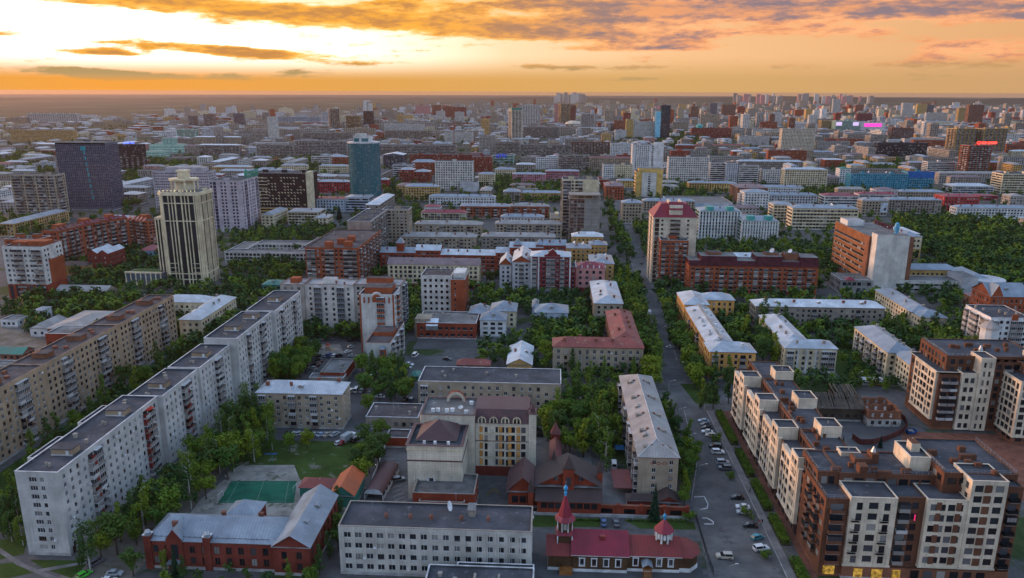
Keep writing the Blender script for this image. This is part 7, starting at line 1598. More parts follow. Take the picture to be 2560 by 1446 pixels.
for (X, Y, st) in cells:
 px, py = proj(X, Y, 0)
 if not (-60 < px < 2620): continue
 if px < 1000 and py < 300 - 26 * (px / 1000.0): continue                  # forest on the left horizon
 if px < 420 and rf.random() < .62: continue                              # railway yards
 if Y > 4200 and rf.random() < .25: continue
 if 2240 < px < 2560 and 520 < py < 730: continue                         # the park
 if py > 585: continue
 if st > 0 and rf.random() < (.28 if Y < 1300 else .12): continue
 w, d = rf.choice(((42, 12), (34, 12), (14, 36), (12, 42), (26, 20), (18, 18)))
 h = rf.choice((8, 9, 12, 12, 13, 15, 15, 15, 18, 26)) if Y > 1150 else rf.choice((9, 12, 13, 13, 15))
 if Y > 1700 and rf.random() < .035: w, d, h = 22, 22, rf.uniform(32, 55)
 if Y > 2600 and rf.random() < .15: w, h = w * 1.6, rf.choice((27, 30, 30, 45) if px < 1500 else (27, 36, 50, 60))
 if st < 0:
  w, d, h = rf.choice(((90, 13, 27), (70, 13, 27), (110, 13, 16), (14, 80, 27), (60, 16, 20), (20, 20, 48), (24, 20, 60), (100, 13, 27)))
  if Y < 1300 or h > 30 and Y < 2300: h = 16
 if px < 420: h = min(h, 12)
 c = rf.choices(WALLC, CW_)[0]
 if st < 0 and h > 18: c = rf.choice(('concrete', 'grey_panel', 'beige_brick', 'concrete', 'white_panel', 'brown_brick' if h > 30 else 'grey_panel', 'orange_brick'))
 x0, y0 = X - w / 2, Y - d / 2
 tp = proj(X, Y, h + 2)[1]
 if any(a < px + wpx and px - wpx < c_ and py > yb and tp < lim for (a, c_, yb, lim) in PROT for wpx in (w * 700 / Y,)): continue
 if any(inside(x0 + w * fx, y0 + d * fy, 5) for fx in (0, .33, .66, 1) for fy in (0, .5, 1)): continue
 FOOT.append((x0, y0, 1, 0, 0, 0, w, d))
 if nb_ < 92:
  lm = min(LM, key=lambda q: (q[0] - px) ** 2 + ((q[1] - py) * 1.6) ** 2)
  pos = ('left of' if px < lm[0] - 25 else 'right of' if px > lm[0] + 25 else 'straight behind') + ' ' + lm[2]
  kind_ = 'low house' if h < 11 else 'four-storey block' if h < 14 else 'five-storey block' if h < 20 else 'high slab'
  roofc = rf.choice(('bluegrey', 'silver', 'slate', 'grey', 'white', 'flat', 'rust' if rf.random() < .3 else 'bluegrey')) if h < 20 else 'flat'
  rn = {'bluegrey': 'blue-grey roof', 'silver': 'silver roof', 'slate': 'slate roof', 'grey': 'grey sheet roof', 'white': 'white roof', 'flat': 'flat roof', 'rust': 'rusty roof'}[roofc]
  key = f'{ADJ[c]} {kind_} with {rn} {pos}'
  k = used.get(key, 0); used[key] = k + 1
  if k: key = f'{ADJ[c]} {kind_} with {rn} {["", "farther", "third", "fourth", "fifth"][min(k, 4)]} {pos}'
  b = Bld('apartment_block' if h > 11 else 'house', key, x0, y0)
  b.walls(0, 0, w, d, 0, h, int(h / 3), W[c], 'w', bw=3.4)
  if roofc == 'flat': b.flat(0, 0, w, d, h)
  else: b.hip(0, 0, w, d, h, RM[roofc], 2.6)
  b.done(); nb_ += 1; continue
 mb = mass[c]
 mb.box(x0, y0, 0, x0 + w, y0 + d, h, 0, bottom=False)
 if h < 20 and rf.random() < .75:
  rr_ = rf.choice(mroofs); e = .5; t = h + .1
  if w >= d: a, c2 = (x0 + d / 2, Y, t + 2.6), (x0 + w - d / 2, Y, t + 2.6)
  else: a, c2 = (X, y0 + w / 2, t + 2.6), (X, y0 + d - w / 2, t + 2.6)
  A, B_, C_, D_ = (x0 - e, y0 - e, t), (x0 + w + e, y0 - e, t), (x0 + w + e, y0 + d + e, t), (x0 - e, y0 + d + e, t)
  if w >= d: rr_.face([A, B_, c2, a]); rr_.face([C_, D_, a, c2]); rr_.face([B_, C_, c2]); rr_.face([D_, A, a])
  else: rr_.face([A, B_, a]); rr_.face([C_, D_, c2]); rr_.face([B_, C_, c2, a]); rr_.face([D_, A, a, c2])
 else:
  mb.box(x0 + w * .35, y0 + d * .3, h, x0 + w * .6, y0 + d * .7, h + 2.6, 0, bottom=False); (mroof2).face([(x0 + .3, y0 + .3, h + .06), (x0 + w - .3, y0 + .3, h + .06), (x0 + w - .3, y0 + d - .3, h + .06), (x0 + .3, y0 + d - .3, h + .06)])
 if Y < 3300:
  bw_ = 3.4 if Y < 2000 else 5.5; fh_ = 3.0 if Y < 2000 else 4.5
  for j in range(int(h / fh_)):
   z = 1.0 + j * fh_
   n = int(w / bw_)
   for i in range(n):
    u = x0 + (i + .25) * w / n; mglass.face([(u, y0 - .1, z), (u + .5 * w / n, y0 - .1, z), (u + .5 * w / n, y0 - .1, z + fh_ * .5), (u, y0 - .1, z + fh_ * .5)])
   n = int(d / bw_); sx = x0 - .1 if X > 0 else x0 + w + .1
   for i in range(n):
    u = y0 + (i + .25) * d / n; mglass.face([(sx, u, z), (sx, u + .5 * d / n, z), (sx, u + .5 * d / n, z + fh_ * .5), (sx, u, z + fh_ * .5)])
for k in range(70):                                                # tower cluster on the rise at the right horizon
 px = rf.choice((rf.uniform(1380, 1460), rf.uniform(1830, 2200), rf.uniform(1830, 2110))); X, Y = at(px, 246); f = 9500 / Y * rf.uniform(.93, 1.1)
 w = rf.uniform(22, 60); mass[rf.choice(('concrete', 'pink_plaster', 'white_panel', 'grey_panel'))].box(X * f, Y * f, 0, X * f + w, Y * f + 25, rf.uniform(85, 128), 0, bottom=False)
mass_root = tag(empty('distant_city', (0, 0, 0)), 'hazy mass of distant city blocks filling the plain to the horizon', 'city', kind='stuff')
for k, mb in mass.items():
 if mb.f: mb.build('distant_walls', W[k], mass_root)['kind'] = 'stuff'
mglass.build('distant_windows', M_GLASS, mass_root)['kind'] = 'stuff'

for q_, k in zip(mroofs, ('bluegrey', 'grey', 'slate', 'grey', 'mauve')): q_.build('distant_roofs', RM[k][0], mass_root)['kind'] = 'stuff'
mroof2.build('distant_roofs', M_BITG, mass_root)['kind'] = 'stuff'

# ------------------------------------------------------------------ ground, roads, lawns
def ground_material():
 m = bpy.data.materials.new('city_ground'); m.use_nodes = True
 g = G(m.node_tree); p = m.node_tree.nodes['Principled BSDF']; p.inputs['Roughness'].default_value = .95; p.inputs['Specular IOR Level'].default_value = .15
 ob = g.n('ShaderNodeTexCoord').outputs['Object']
 x, y, z = g.sep(ob)
 d = g.m('SQRT', g.m('ADD', g.m('MULTIPLY', x, x), g.m('MULTIPLY', y, y)))
 f, f2 = g.noise(ob, .022, 5.0, .6), g.noise(ob, .35, 5.0, .65)
 asph = g.mix(g.mr(f2, .3, .7), (.085, .083, .085), (.135, .128, .122))
 green = g.mix(g.mr(f2, .35, .65), (.028, .052, .016), (.055, .075, .025))
 c = g.mix(g.mr(f, .52, .60), asph, green)
 far = g.mix(g.mr(g.noise(ob, .006, 6.0, .65), .4, .62), (.085, .082, .075), (.035, .05, .025))
 c = g.mix(g.mr(d, 700, 1500), c, far)
 # the plain beyond the built-up area: forest, with paler clearings
 wood = g.mix(g.mr(g.noise(ob, .0016, 6.0, .6), .5, .66), (.022, .036, .018), (.09, .095, .06))
 edge = g.m('ADD', g.m('MULTIPLY', x, .55), g.m('MULTIPLY', g.noise(ob, .0009, 4.0), 1600))
 c = g.mix(g.mr(g.m('SUBTRACT', d, edge), 1900, 2900), c, wood)
 m.node_tree.links.new(c, p.inputs['Base Color'])
 return m
gm = MB(); N_ = 72; rings = [0, 60, 150, 400, 1000, 2500, 6000, 12000, 30000]
for a, c in zip(rings, rings[1:]):
 for i in range(N_):
  t0, t1 = 2 * math.pi * i / N_, 2 * math.pi * (i + 1) / N_
  q = [(a * math.cos(t0), a * math.sin(t0), 0), (c * math.cos(t0), c * math.sin(t0), 0), (c * math.cos(t1), c * math.sin(t1), 0), (a * math.cos(t1), a * math.sin(t1), 0)]
  gm.face(q if a else q[1:] + [(0, 0, 0)])
tag(gm.build('ground', ground_material()), kind='structure')

hb = MB(); rr = random.Random(8)                                 # low wooded rise along the horizon
pv_ = None
for k in range(90):
 a = R(-40 + k * .9); d = 13500 + 900 * math.sin(k * .7); z = max(4, (18 + 46 * min(1, max(0, (k - 40) / 25.0)) + 12 * math.sin(k * .31) + rr.uniform(-5, 5)))
 p = (d * math.sin(a - YAW), d * math.cos(a - YAW), z); q = ((d - 1500) * math.sin(a - YAW), (d - 1500) * math.cos(a - YAW), -1); r_ = ((d + 2500) * math.sin(a - YAW), (d + 2500) * math.cos(a - YAW), -1)
 if pv_: hb.face([pv_[1], q, p, pv_[0]]); hb.face([pv_[0], p, r_, pv_[2]])
 pv_ = (p, q, r_)
tag(hb.build('hills', mat('wooded_rise', (.03, .042, .022), 'ground', rough=1.0, s1=.004, s2=.02, alt=(.06, .065, .04))), kind='structure')
def sheet(name, pts, z, m, px=True):
 P = [at(*p) for p in pts] if px else pts
 b = MB(); b.face([(p[0], p[1], z) for p in P])
 return tag(b.build(name, m), kind='structure')
M_ASPH = mat('asphalt', (.115, .112, .113), 'ground', rough=.9, s1=.05, s2=.5)
M_ASPH2 = mat('worn_asphalt', (.145, .14, .137), 'ground', rough=.92, s1=.09, s2=.8, wear=(.085, .083, .083))
M_PAVE = mat('paving', (.20, .19, .185), 'ground', rough=.9, s1=.2, s2=2.0)
M_BPAVE = mat('brick_paving', (.22, .095, .065), 'ground', rough=.9, s1=.3, s2=2.5)
M_GRASS = mat('lawn', (.045, .078, .017), 'ground', rough=1.0, s1=.12, s2=1.2, alt=(.058, .08, .022), bump=.4)
M_GRASSW = mat('worn_lawn', (.05, .082, .018), 'ground', rough=1.0, s1=.12, s2=1.2, alt=(.06, .08, .024), wear=(.20, .185, .16), bump=.4)
M_SAND = mat('gravel_yard', (.30, .275, .24), 'ground', rough=1.0, s1=.2, s2=1.4, wear=(.06, .07, .03))
M_DIRT = mat('bare_earth', (.20, .175, .145), 'ground', rough=1.0, s1=.12, s2=.8, wear=(.09, .09, .05))
M_PITCH = mat('green_pitch', (.022, .125, .075), 'ground', rough=.9, s1=.1, s2=.6)
M_LINE = mat('road_paint', (.55, .55, .53), 'plain', rough=.7)
ROADL = [(44, 160), (47.5, 226), (54.0, 252), (57.3, 300), (53, 330), (53.6, 362), (61.5, 507), (66.2, 682), (72.5, 946), (80, 1300)]
ROADR = [(66.6, 160), (67.0, 233), (66.2, 272), (64.6, 302), (66, 330), (64.0, 362), (72.5, 507), (80.8, 682), (84, 946), (90, 1300)]
ROADPOLY = ROADL + ROADR[::-1]
sheet('street', ROADPOLY, .02, M_ASPH2, False)
CROSS = [(-20, 306), (57, 308), (64.7, 309), (150, 310), (150, 322), (66, 322), (53.2, 322), (-20, 321)]
sheet('cross_street', CROSS, .024, M_ASPH2, False)
for pts in ([(69.6, 160), (69.4, 300), (66.9, 300), (67.3, 233), (66.9, 160)],): sheet('pavement', pts, .12, M_PAVE, False)
sheet('pavement', [(73.4, 186), (75.4, 186), (76.4, 300), (73.4, 300)], .10, M_BPAVE, False); sheet('pavement', [(72.4, 170), (73.35, 170), (73.35, 300), (72.4, 300)], .1, M_ASPH, False)
kb = MB()
for P in ([(66.75, 160), (67.15, 233), (66.75, 300)], ROADL[1:4], ROADL[4:9], ROADR[5:9]):
 for a, c in zip(P, P[1:]):
  d = Vector((c[0] - a[0], c[1] - a[1])); n = Vector((-d.y, d.x)).normalized() * .12
  kb.prism([(a[0] - n.x, a[1] - n.y), (c[0] - n.x, c[1] - n.y), (c[0] + n.x, c[1] + n.y), (a[0] + n.x, a[1] + n.y)], 0, .16)
tag(kb.build('kerb', M_CONC), kind='structure')
sheet('forecourt', [(-15, 170), (75.4, 170), (75.4, 186.5), (44, 186.5), (44, 205), (-15, 205)], .008, M_ASPH, False)
sheet('forecourt', [(74, 160), (160, 160), (160, 186.4), (74, 186.4)], .012, M_BPAVE, False)
sheet('courtyard', [(95, 218), (150, 222), (150, 290), (112, 292), (95, 270)], .012, M_ASPH, False); sheet('courtyard', [(118, 226), (205, 240), (205, 284), (140, 284)], .016, M_BPAVE, False)
sheet('courtyard', [(-60, 250), (-40, 250), (-40, 360), (-128, 360), (-128, 345), (-60, 275)], .01, M_ASPH, False); sheet('courtyard', [(-118, 255), (-61, 262), (-52, 300), (-118, 300)], .012, M_ASPH, False)
sheet('parking_lot', [(965, 1120), (1022, 1120), (1040, 1258), (982, 1258), (955, 1258), (955, 1200)], .016, M_ASPH2)
pl = MB()
for k in range(9):
 for (x0, y0, x1, y1) in (((962 - k * 3.2), 1147 + k * 8.4, (1000 - k * 3.0), 1148.5 + k * 8.4), ((975 + k * 3), 1226 + k * 10 - 14, (1000 + k * 3), 1216 + k * 10 - 14)):
  if k > 3 and x0 < 960: continue
  A, C = at(x0, y0), at(x1, y1); d = Vector((C[0] - A[0], C[1] - A[1])); n = Vector((-d.y, d.x)).normalized() * .06
  pl.face([(A[0] - n.x, A[1] - n.y, .024), (C[0] - n.x, C[1] - n.y, .024), (C[0] + n.x, C[1] + n.y, .024), (A[0] + n.x, A[1] + n.y, .024)])
pl.build('parking_lines', M_LINE)['kind'] = 'structure'
sheet('lawn', [(560, 1110), (640, 1100), (905, 1105), (915, 1190), (760, 1204), (590, 1190)], .016, M_GRASSW)
sheet('gravel_yard', [(600, 1163), (735, 1163), (752, 1204), (575, 1204), (560, 1190)], .022, M_SAND); sheet('gravel_yard', [(560, 1200), (760, 1200), (745, 1290), (470, 1290), (500, 1250)], .018, M_SAND)
sheet('sports_pitch', [(578, 1203), (742, 1203), (735, 1258), (545, 1258)], .027, M_PITCH)
pl = MB(); PC = [at(*p) for p in ((578, 1203), (742, 1203), (735, 1258), (545, 1258))]
def pline(a, c):
 d = Vector((c[0] - a[0], c[1] - a[1])); n = Vector((-d.y, d.x)).normalized() * .07
 pl.face([(a[0] - n.x, a[1] - n.y, .032), (c[0] - n.x, c[1] - n.y, .032), (c[0] + n.x, c[1] + n.y, .032), (a[0] + n.x, a[1] + n.y, .032)])
lp = lambda a, c, t: (a[0] + (c[0] - a[0]) * t, a[1] + (c[1] - a[1]) * t)
for t in (.12, .5, .88): pline(lp(PC[0], PC[1], t), lp(PC[3], PC[2], t))
for t in (.1, .93): pline(lp(lp(PC[0], PC[3], t), lp(PC[1], PC[2], t), .05), lp(lp(PC[0], PC[3], t), lp(PC[1], PC[2], t), .42)); pline(lp(lp(PC[0], PC[3], t), lp(PC[1], PC[2], t), .55), lp(lp(PC[0], PC[3], t), lp(PC[1], PC[2], t), .9))
tag(pl.build('pitch_lines', mat('faded_line', (.20, .27, .22), 'plain')), kind='structure')
sheet('lawn', [(0, 1350), (70, 1340), (60, 1385), (0, 1400)], .014, M_GRASS); sheet('lawn', [(75, 1400), (220, 1402), (115, 1425)], .014, M_GRASS); sheet('lawn', [(125, 1428), (225, 1404), (180, 1446)], .014, M_GRASS); sheet('lawn', [(0, 1410), (48, 1405), (95, 1430), (20, 1446), (0, 1446)], .014, M_GRASS)
sheet('path', [(0, 1370), (60, 1410), (150, 1446), (120, 1446), (40, 1412), (0, 1384)], .02, M_PAVE); sheet('path', [(70, 1428), (235, 1400), (240, 1405), (95, 1432)], .023, M_PAVE)
sheet('verge', [(-128, 236), (-118, 236), (-118, 345), (-128, 345)], .012, M_GRASS, False); sheet('verge', [(-192, 200), (-152, 200), (-146, 372), (-192, 372)], .012, M_GRASS, False); sheet('verge', [(-134, 172), (-114, 172), (-114, 250), (-134, 250)], .010, M_DIRT, False)
sheet('yard', [(0, 800), (120, 800), (180, 850), (60, 900), (0, 870)], .014, M_DIRT); sheet('yard', [(1045, 850), (1185, 850), (1200, 872), (1030, 874)], .014, M_ASPH); sheet('yard', [(1475, 1180), (1600, 1180), (1640, 1270), (1480, 1262)], .014, M_PAVE); sheet('yard', [(1380, 1105), (1475, 1105), (1480, 1165), (1375, 1165)], .016, M_PAVE)
sheet('playground', [(790, 862), (850, 862), (860, 885), (780, 885)], .018, M_SAND)
sheet('garden', [(1330, 1295), (1500, 1297), (1500, 1318), (1330, 1318)], .016, M_GRASS); sheet('garden', [(1560, 1300), (1735, 1305), (1740, 1325), (1600, 1322)], .016, M_GRASS)
sheet('square', [(2050, 740), (2440, 700), (2560, 745), (2560, 790), (2280, 790), (2060, 760)], .012, M_ASPH2)
sheet('lawn', [(2080, 860), (2200, 860), (2260, 940), (2120, 975), (2090, 930)], .014, M_GRASS); sheet('lawn', [(1700, 960), (1790, 960), (1800, 1010), (1740, 1010)], .03, M_GRASS)
sheet('park_floor', [(2230, 525), (2640, 535), (2640, 770), (2480, 700), (2330, 640), (2230, 590)], .012, mat('park_floor', (.03, .045, .018), 'ground', rough=1.0))
for k in range(5): sheet('railway_track', [(-40, 545 - 26 * k), (60, 470 - 22 * k), (140, 415 - 15 * k), (150, 419 - 15 * k), (66, 478 - 22 * k), (-40, 558 - 26 * k)], .02 + .004 * k, mat('ballast', (.17, .13, .10), 'ground', rough=1.0))
sheet('avenue', [(600, 470), (640, 470), (628, 420), (612, 360), (600, 360), (596, 420)], .02, M_ASPH); sheet('avenue', [(945, 500), (985, 500), (978, 440), (966, 400), (958, 400), (960, 440)], .02, M_ASPH)

# ------------------------------------------------------------------ trees
M_BARK = mat('bark', (.085, .065, .05), 'plain', rough=1.0); M_BIRCH = mat('birch_bark', (.46, .44, .40), 'plain', rough=.9)
LEAF = [mat('leaf_a', (.076, .138, .016), 'leaf', rough=.75, spec=.15), mat('leaf_b', (.046, .092, .018), 'leaf', rough=.75, spec=.15), mat('leaf_c', (.116, .170, .014), 'leaf', rough=.75, spec=.15)]
M_NEED = mat('needles', (.016, .042, .022), 'leaf', rough=.8, spec=.12)
def leaves(b, c, r, n, s0, s1, rr, squash=1.0, droop=0.0):
 for _ in range(n):
  v = Vector((rr.gauss(0, 1), rr.gauss(0, 1), rr.gauss(0, 1) + .15)).normalized()
  q = Vector(c) + Vector((v.x * r, v.y * r, v.z * r * squash)) * (rr.random() ** .38)
  nn = (v + Vector((rr.uniform(-.8, .8), rr.uniform(-.8, .8), rr.uniform(-.2, .9)))).normalized()
  t = nn.orthogonal().normalized(); t.rotate(Matrix.Rotation(rr.uniform(0, 6.28), 3, nn)); w = nn.cross(t); s = rr.uniform(s0, s1)
  q.z -= droop * rr.random()
  b.face([tuple(q - t * s), tuple(q + w * s * .62), tuple(q + t * s), tuple(q - w * s * .62)])
def tree_proto(seed, kind):
 rr = random.Random(seed); tr, cr_ = MB(), MB()
 if kind == 'round':
  H = 11.0; tr.cone(0, 0, 0, 4.5, .28, .2, 7)
  cl = [((rr.uniform(-2.3, 2.3), rr.uniform(-2.3, 2.3), rr.uniform(4.2, 9.4)), rr.uniform(1.3, 2.2)) for _ in range(13)] + [((0, 0, 6.5), 2.6)]
  for c, r in cl: tr.tube((0, 0, 3.6), (c[0] * .8, c[1] * .8, c[2]), .08, 4); leaves(cr_, c, r, int(55 * r * r / 2.2), .28, .52, rr, .85)
 elif kind == 'tall':
  tr.cone(0, 0, 0, 6, .28, .2, 7)
  cl = [((rr.uniform(-1.6, 1.6) * (1.15 - k / 16), rr.uniform(-1.6, 1.6) * (1.15 - k / 16), 3.6 + k * .82), rr.uniform(1.1, 1.8) * (1.1 - k / 26)) for k in range(14)]
  for c, r in cl: tr.tube((0, 0, max(2.5, c[2] - 2)), (c[0] * .8, c[1] * .8, c[2]), .07, 4); leaves(cr_, c, r, int(62 * r * r / 2.0), .26, .48, rr, 1.0)
 elif kind == 'birch':
  tr.cone(0, 0, 0, 9, .2, .1, 6)
  cl = [((rr.uniform(-1.5, 1.5), rr.uniform(-1.5, 1.5), 3.2 + k * .85), rr.uniform(.9, 1.4)) for k in range(12)]
  for c, r in cl: tr.tube((0, 0, max(2.5, c[2] - .5)), (c[0], c[1], c[2] + .4), .05, 4); leaves(cr_, c, r, 78, .2, .38, rr, 1.3, 1.3)
 elif kind == 'spruce':
  tr.cone(0, 0, 0, 11.5, .22, .03, 6)
  for k in range(20):
   z = 1.2 + k * .54; r = 2.5 * (1 - z / 12.4)
   for j in range(int(6 + r * 9)):
    t = rr.uniform(0, 6.28); a = r * rr.uniform(.75, 1.05); c_, s_ = math.cos(t), math.sin(t); hw = .16 + .12 * r
    cr_.face([(0, 0, z + .25), (c_ * a * .6 - s_ * hw, s_ * a * .6 + c_ * hw, z - .05), (c_ * a, s_ * a, z - .4 - .1 * r), (c_ * a * .6 + s_ * hw, s_ * a * .6 - c_ * hw, z - .05)])
 elif kind == 'shrub':
  for _ in range(7): c = (rr.uniform(-.9, .9), rr.uniform(-.9, .9), rr.uniform(.5, 1.6)); leaves(cr_, c, rr.uniform(.5, .85), 46, .14, .28, rr, .9)
  tr.cone(0, 0, 0, 1.0, .06, .03, 5)
 lm = M_NEED if kind == 'spruce' else LEAF[seed % 3]
 return tr.mesh('trunk', M_BIRCH if kind == 'birch' else M_BARK), cr_.mesh('crown', lm)
PROTO = {k: [tree_proto(10 * i + j, k) for j in range(n)] for i, (k, n) in enumerate((('round', 6), ('tall', 4), ('birch', 3), ('spruce', 2), ('shrub', 3)))}
FARP = []
for j in range(4):
 rr = random.Random(90 + j); b_ = MB()
 for _ in range(7): leaves(b_, (rr.uniform(-2, 2), rr.uniform(-2, 2), rr.uniform(2.5, 8)), rr.uniform(1.5, 2.4), 13, .75, 1.2, rr, .9)
 FARP.append(b_)
farmass = [MB() for _ in range(3)]
TREES = []
def inpoly(x, y, P):
 k = False; n = len(P)
 for i in range(n):
  (x0, y0), (x1, y1) = P[i], P[i - 1]
  if (y0 > y) != (y1 > y) and x < (x1 - x0) * (y - y0) / (y1 - y0) + x0: k = not k
 return k
def tree(kind, x, y, s, label, group, rr, name=None):
 nm = name or {'spruce': 'spruce_tree', 'birch': 'birch_tree', 'shrub': 'shrub'}.get(kind, 'broadleaf_tree')
 e = tag(empty(nm, (x, y, 0), rr.uniform(0, 6.28)), label, 'shrub' if kind == 'shrub' else 'tree', group)
 s2 = s * rr.uniform(.9, 1.1); e.scale = (s, s, s2)
 t, c = rr.choice(PROTO[kind])
 put('trunk', t, e); put('crown', c, e)
NIND = [0]
def fartree(x, y, s, rr):
 src = rr.choice(FARP); dst = rr.choice(farmass); a = rr.uniform(0, 6.28); ca, sa = math.cos(a), math.sin(a); k = len(dst.v)
 dst.v += [(x + (p[0] * ca - p[1] * sa) * s, y + (p[0] * sa + p[1] * ca) * s, p[2] * s) for p in src.v]
 dst.f += [tuple(i + k for i in f) for f in src.f]; dst.m += src.m
def grove(label, group, pts, gap, sc, kinds='round', z=5.0, lim=999):
 rr = random.Random(label); P = [at(p[0], p[1], z) for p in pts]
 xs, ys = [p[0] for p in P], [p[1] for p in P]; got = []
 for _ in range(int(40 + 6 * (max(xs) - min(xs)) * (max(ys) - min(ys)) / (gap * gap))):
  x, y = rr.uniform(min(xs), max(xs)), rr.uniform(min(ys), max(ys))
  if len(got) >= lim or not inpoly(x, y, P) or inside(x, y, 1.6) or inpoly(x, y, ROADPOLY) or inpoly(x, y, CROSS): continue
  if any((x - a) ** 2 + (y - b) ** 2 < gap * gap for a, b in got): continue
  got.append((x, y))
 n = len(got); got.sort(key=lambda p: proj(p[0], p[1], 3)[0]); ORD = ('leftmost', 'second from the left', 'third from the left', 'fourth from the left', 'fifth from the left', 'sixth from the left', 'seventh from the left', 'eighth from the left')
 deep = sorted(p[1] for p in got); base_l = label
 for i, (x, y) in enumerate(got):
  if n <= 8: label = base_l if n == 1 else f'{base_l}, {ORD[i]}' if i < n - 1 else f'{base_l}, rightmost'
  else:
   r_ = deep.index(y) + 1
   label = base_l + ', ' + ('' if r_ == 1 else f"{r_}{'th' if 10 < r_ % 100 < 20 else {1: 'st', 2: 'nd', 3: 'rd'}.get(r_ % 10, 'th')} ") + 'nearest the camera'
  kind = rr.choice(kinds.split()); s = rr.uniform(*sc)
  TREES.append((math.hypot(x, y) / s, kind, x, y, s, label, group))
grove('leafy tree in the belt at the foot of the white slab', 'trees along the white slab', [(205, 1400), (420, 1290), (560, 1180), (690, 1090), (668, 1010), (590, 1020), (530, 1100), (430, 1190), (330, 1280), (215, 1360)], 4.0, (.85, 1.25), 'round round birch tall')
grove('tree standing between the tan slab and the white slab', 'trees between the slabs', [(0, 1300), (40, 1180), (200, 1030), (330, 930), (450, 850), (520, 805), (560, 800), (480, 870), (340, 970), (200, 1080), (90, 1150), (30, 1330)], 5.0, (.75, 1.1), 'round tall')
grove('dark tree in the bottom left corner beside the slab end', 'trees in the bottom left corner', [(0, 1220), (50, 1250), (55, 1340), (0, 1345)], 4.5, (.6, .85), 'round birch')
grove('bright round tree by the parked cars below the slab corner', 'round tree by the slab corner', [(255, 1370), (330, 1360), (340, 1405), (260, 1410)], 6, (.8, .95), 'round', lim=1)
grove('tree along the passage between the red school and the white school', 'trees between the schools', [(800, 1270), (850, 1260), (850, 1330), (800, 1420), (770, 1430)], 4.0, (.55, .8), 'round tall')
grove('garden tree in front of the red brick school', 'trees before the red school', [(400, 1400), (780, 1405), (770, 1446), (400, 1446)], 4.2, (.4, .6), 'round birch tall', z=3)
grove('bright green tree beside the parking lot wall', 'trees beside the parking wall', [(895, 1075), (962, 1072), (955, 1150), (905, 1180), (890, 1150)], 4.6, (.75, .95), 'round')
grove('courtyard tree among the parked cars below the white slab', 'courtyard trees by the garage', [(690, 870), (790, 855), (795, 870), (750, 935), (690, 935)], 4.4, (.85, 1.15), 'round')
grove('tall tree behind the lamp post near the centre', 'trees by the lamp post', [(905, 915), (1020, 910), (1018, 985), (950, 995), (905, 960)], 5.0, (.9, 1.15), 'round tall')
grove('small tree on the lawn in front of the silver-roofed block', 'trees on the lawn', [(690, 1070), (790, 1070), (790, 1105), (690, 1110)], 6.0, (.5, .75), 'round')
grove('lone tree at the corner of the utility house', 'tree by the utility house', [(895, 1000), (930, 1000), (930, 1030), (895, 1030)], 8, (.75, .85), 'round', lim=1)
grove('lush tree between the grey slab and the beige street block', 'trees by the beige street block', [(1390, 960), (1530, 950), (1545, 1100), (1500, 1120), (1400, 1110), (1350, 1070)], 4.8, (.85, 1.2), 'round tall')
grove('weeping birch beside the brick church yard', 'birch by the brick church', [(1490, 1100), (1525, 1100), (1525, 1160), (1490, 1160)], 6, (1.2, 1.35), 'birch', lim=2)
grove('street tree in the row between the beige block and the street', 'street row by the beige block', [(1640, 960), (1665, 980), (1745, 1130), (1745, 1240), (1700, 1240), (1698, 1130)], 4.0, (.65, .9), 'round tall')
grove('tree in the grove behind the grey slab', 'grove behind the grey slab', [(1200, 850), (1330, 830), (1385, 860), (1370, 900), (1200, 890)], 5.0, (.7, 1.0), 'round')
grove('tree in the grove left of the rusty-roofed block', 'grove by the rusty roof', [(1340, 800), (1500, 770), (1510, 840), (1380, 850), (1340, 830)], 5.0, (.75, 1.05), 'round tall')
grove('poplar in front of the rusty-roofed block', 'poplars by the rusty roof', [(1385, 900), (1610, 900), (1620, 945), (1390, 950)], 4.6, (.7, .95), 'tall birch')
grove('tree lining the left side of the street', 'trees left of the street', [(1536, 650), (1565, 690), (1610, 800), (1660, 900), (1630, 960), (1600, 880), (1560, 760), (1536, 700)], 4.6, (1.0, 1.35), 'round tall')
grove('tree lining the right side of the street', 'trees right of the street', [(1640, 700), (1690, 800), (1720, 880), (1760, 940), (1720, 960), (1690, 900), (1655, 800), (1630, 730)], 4.6, (.95, 1.25), 'round')
grove('boulevard tree in the middle of the far street', 'boulevard trees', [(1540, 560), (1620, 560), (1622, 650), (1590, 660), (1545, 590)], 5.4, (1.0, 1.3), 'round')
grove('tree at the crossroads in front of the orange block', 'trees at the crossroads', [(1700, 900), (1830, 900), (1835, 980), (1760, 1010), (1705, 960)], 5.0, (.8, 1.05), 'round tall birch')
grove('tree between the orange block and the grey slab with white roof', 'trees beside the orange block', [(1800, 770), (1870, 770), (1880, 850), (1830, 870)], 5.0, (.8, 1.1), 'round tall')
grove('tall tree group left of the cream block with pilasters', 'tall trees left of the cream block', [(1890, 800), (1970, 790), (1960, 900), (1900, 890)], 5.0, (1.0, 1.35), 'tall round')
grove('tree in front of the grey slab with white roof', 'trees before the white-roofed slab', [(2030, 790), (2160, 790), (2150, 830), (2090, 850), (2040, 820)], 5.5, (.8, 1.1), 'tall birch')
grove('tree on the lawn behind the ruins', 'trees behind the ruins', [(1990, 925), (2150, 930), (2150, 985), (2000, 985)], 4.6, (.55, .85), 'round')
grove('large tree in the garden of the yellow blocks', 'trees by the yellow blocks', [(2190, 790), (2300, 830), (2450, 800), (2450, 880), (2300, 890), (2220, 840)], 5.2, (.85, 1.25), 'round tall')
grove('tree on the slope beside the balconied yellow block', 'trees beside the balconied block', [(2100, 870), (2140, 870), (2230, 930), (2300, 940), (2200, 960), (2110, 920)], 5.5, (.5, .8), 'round')
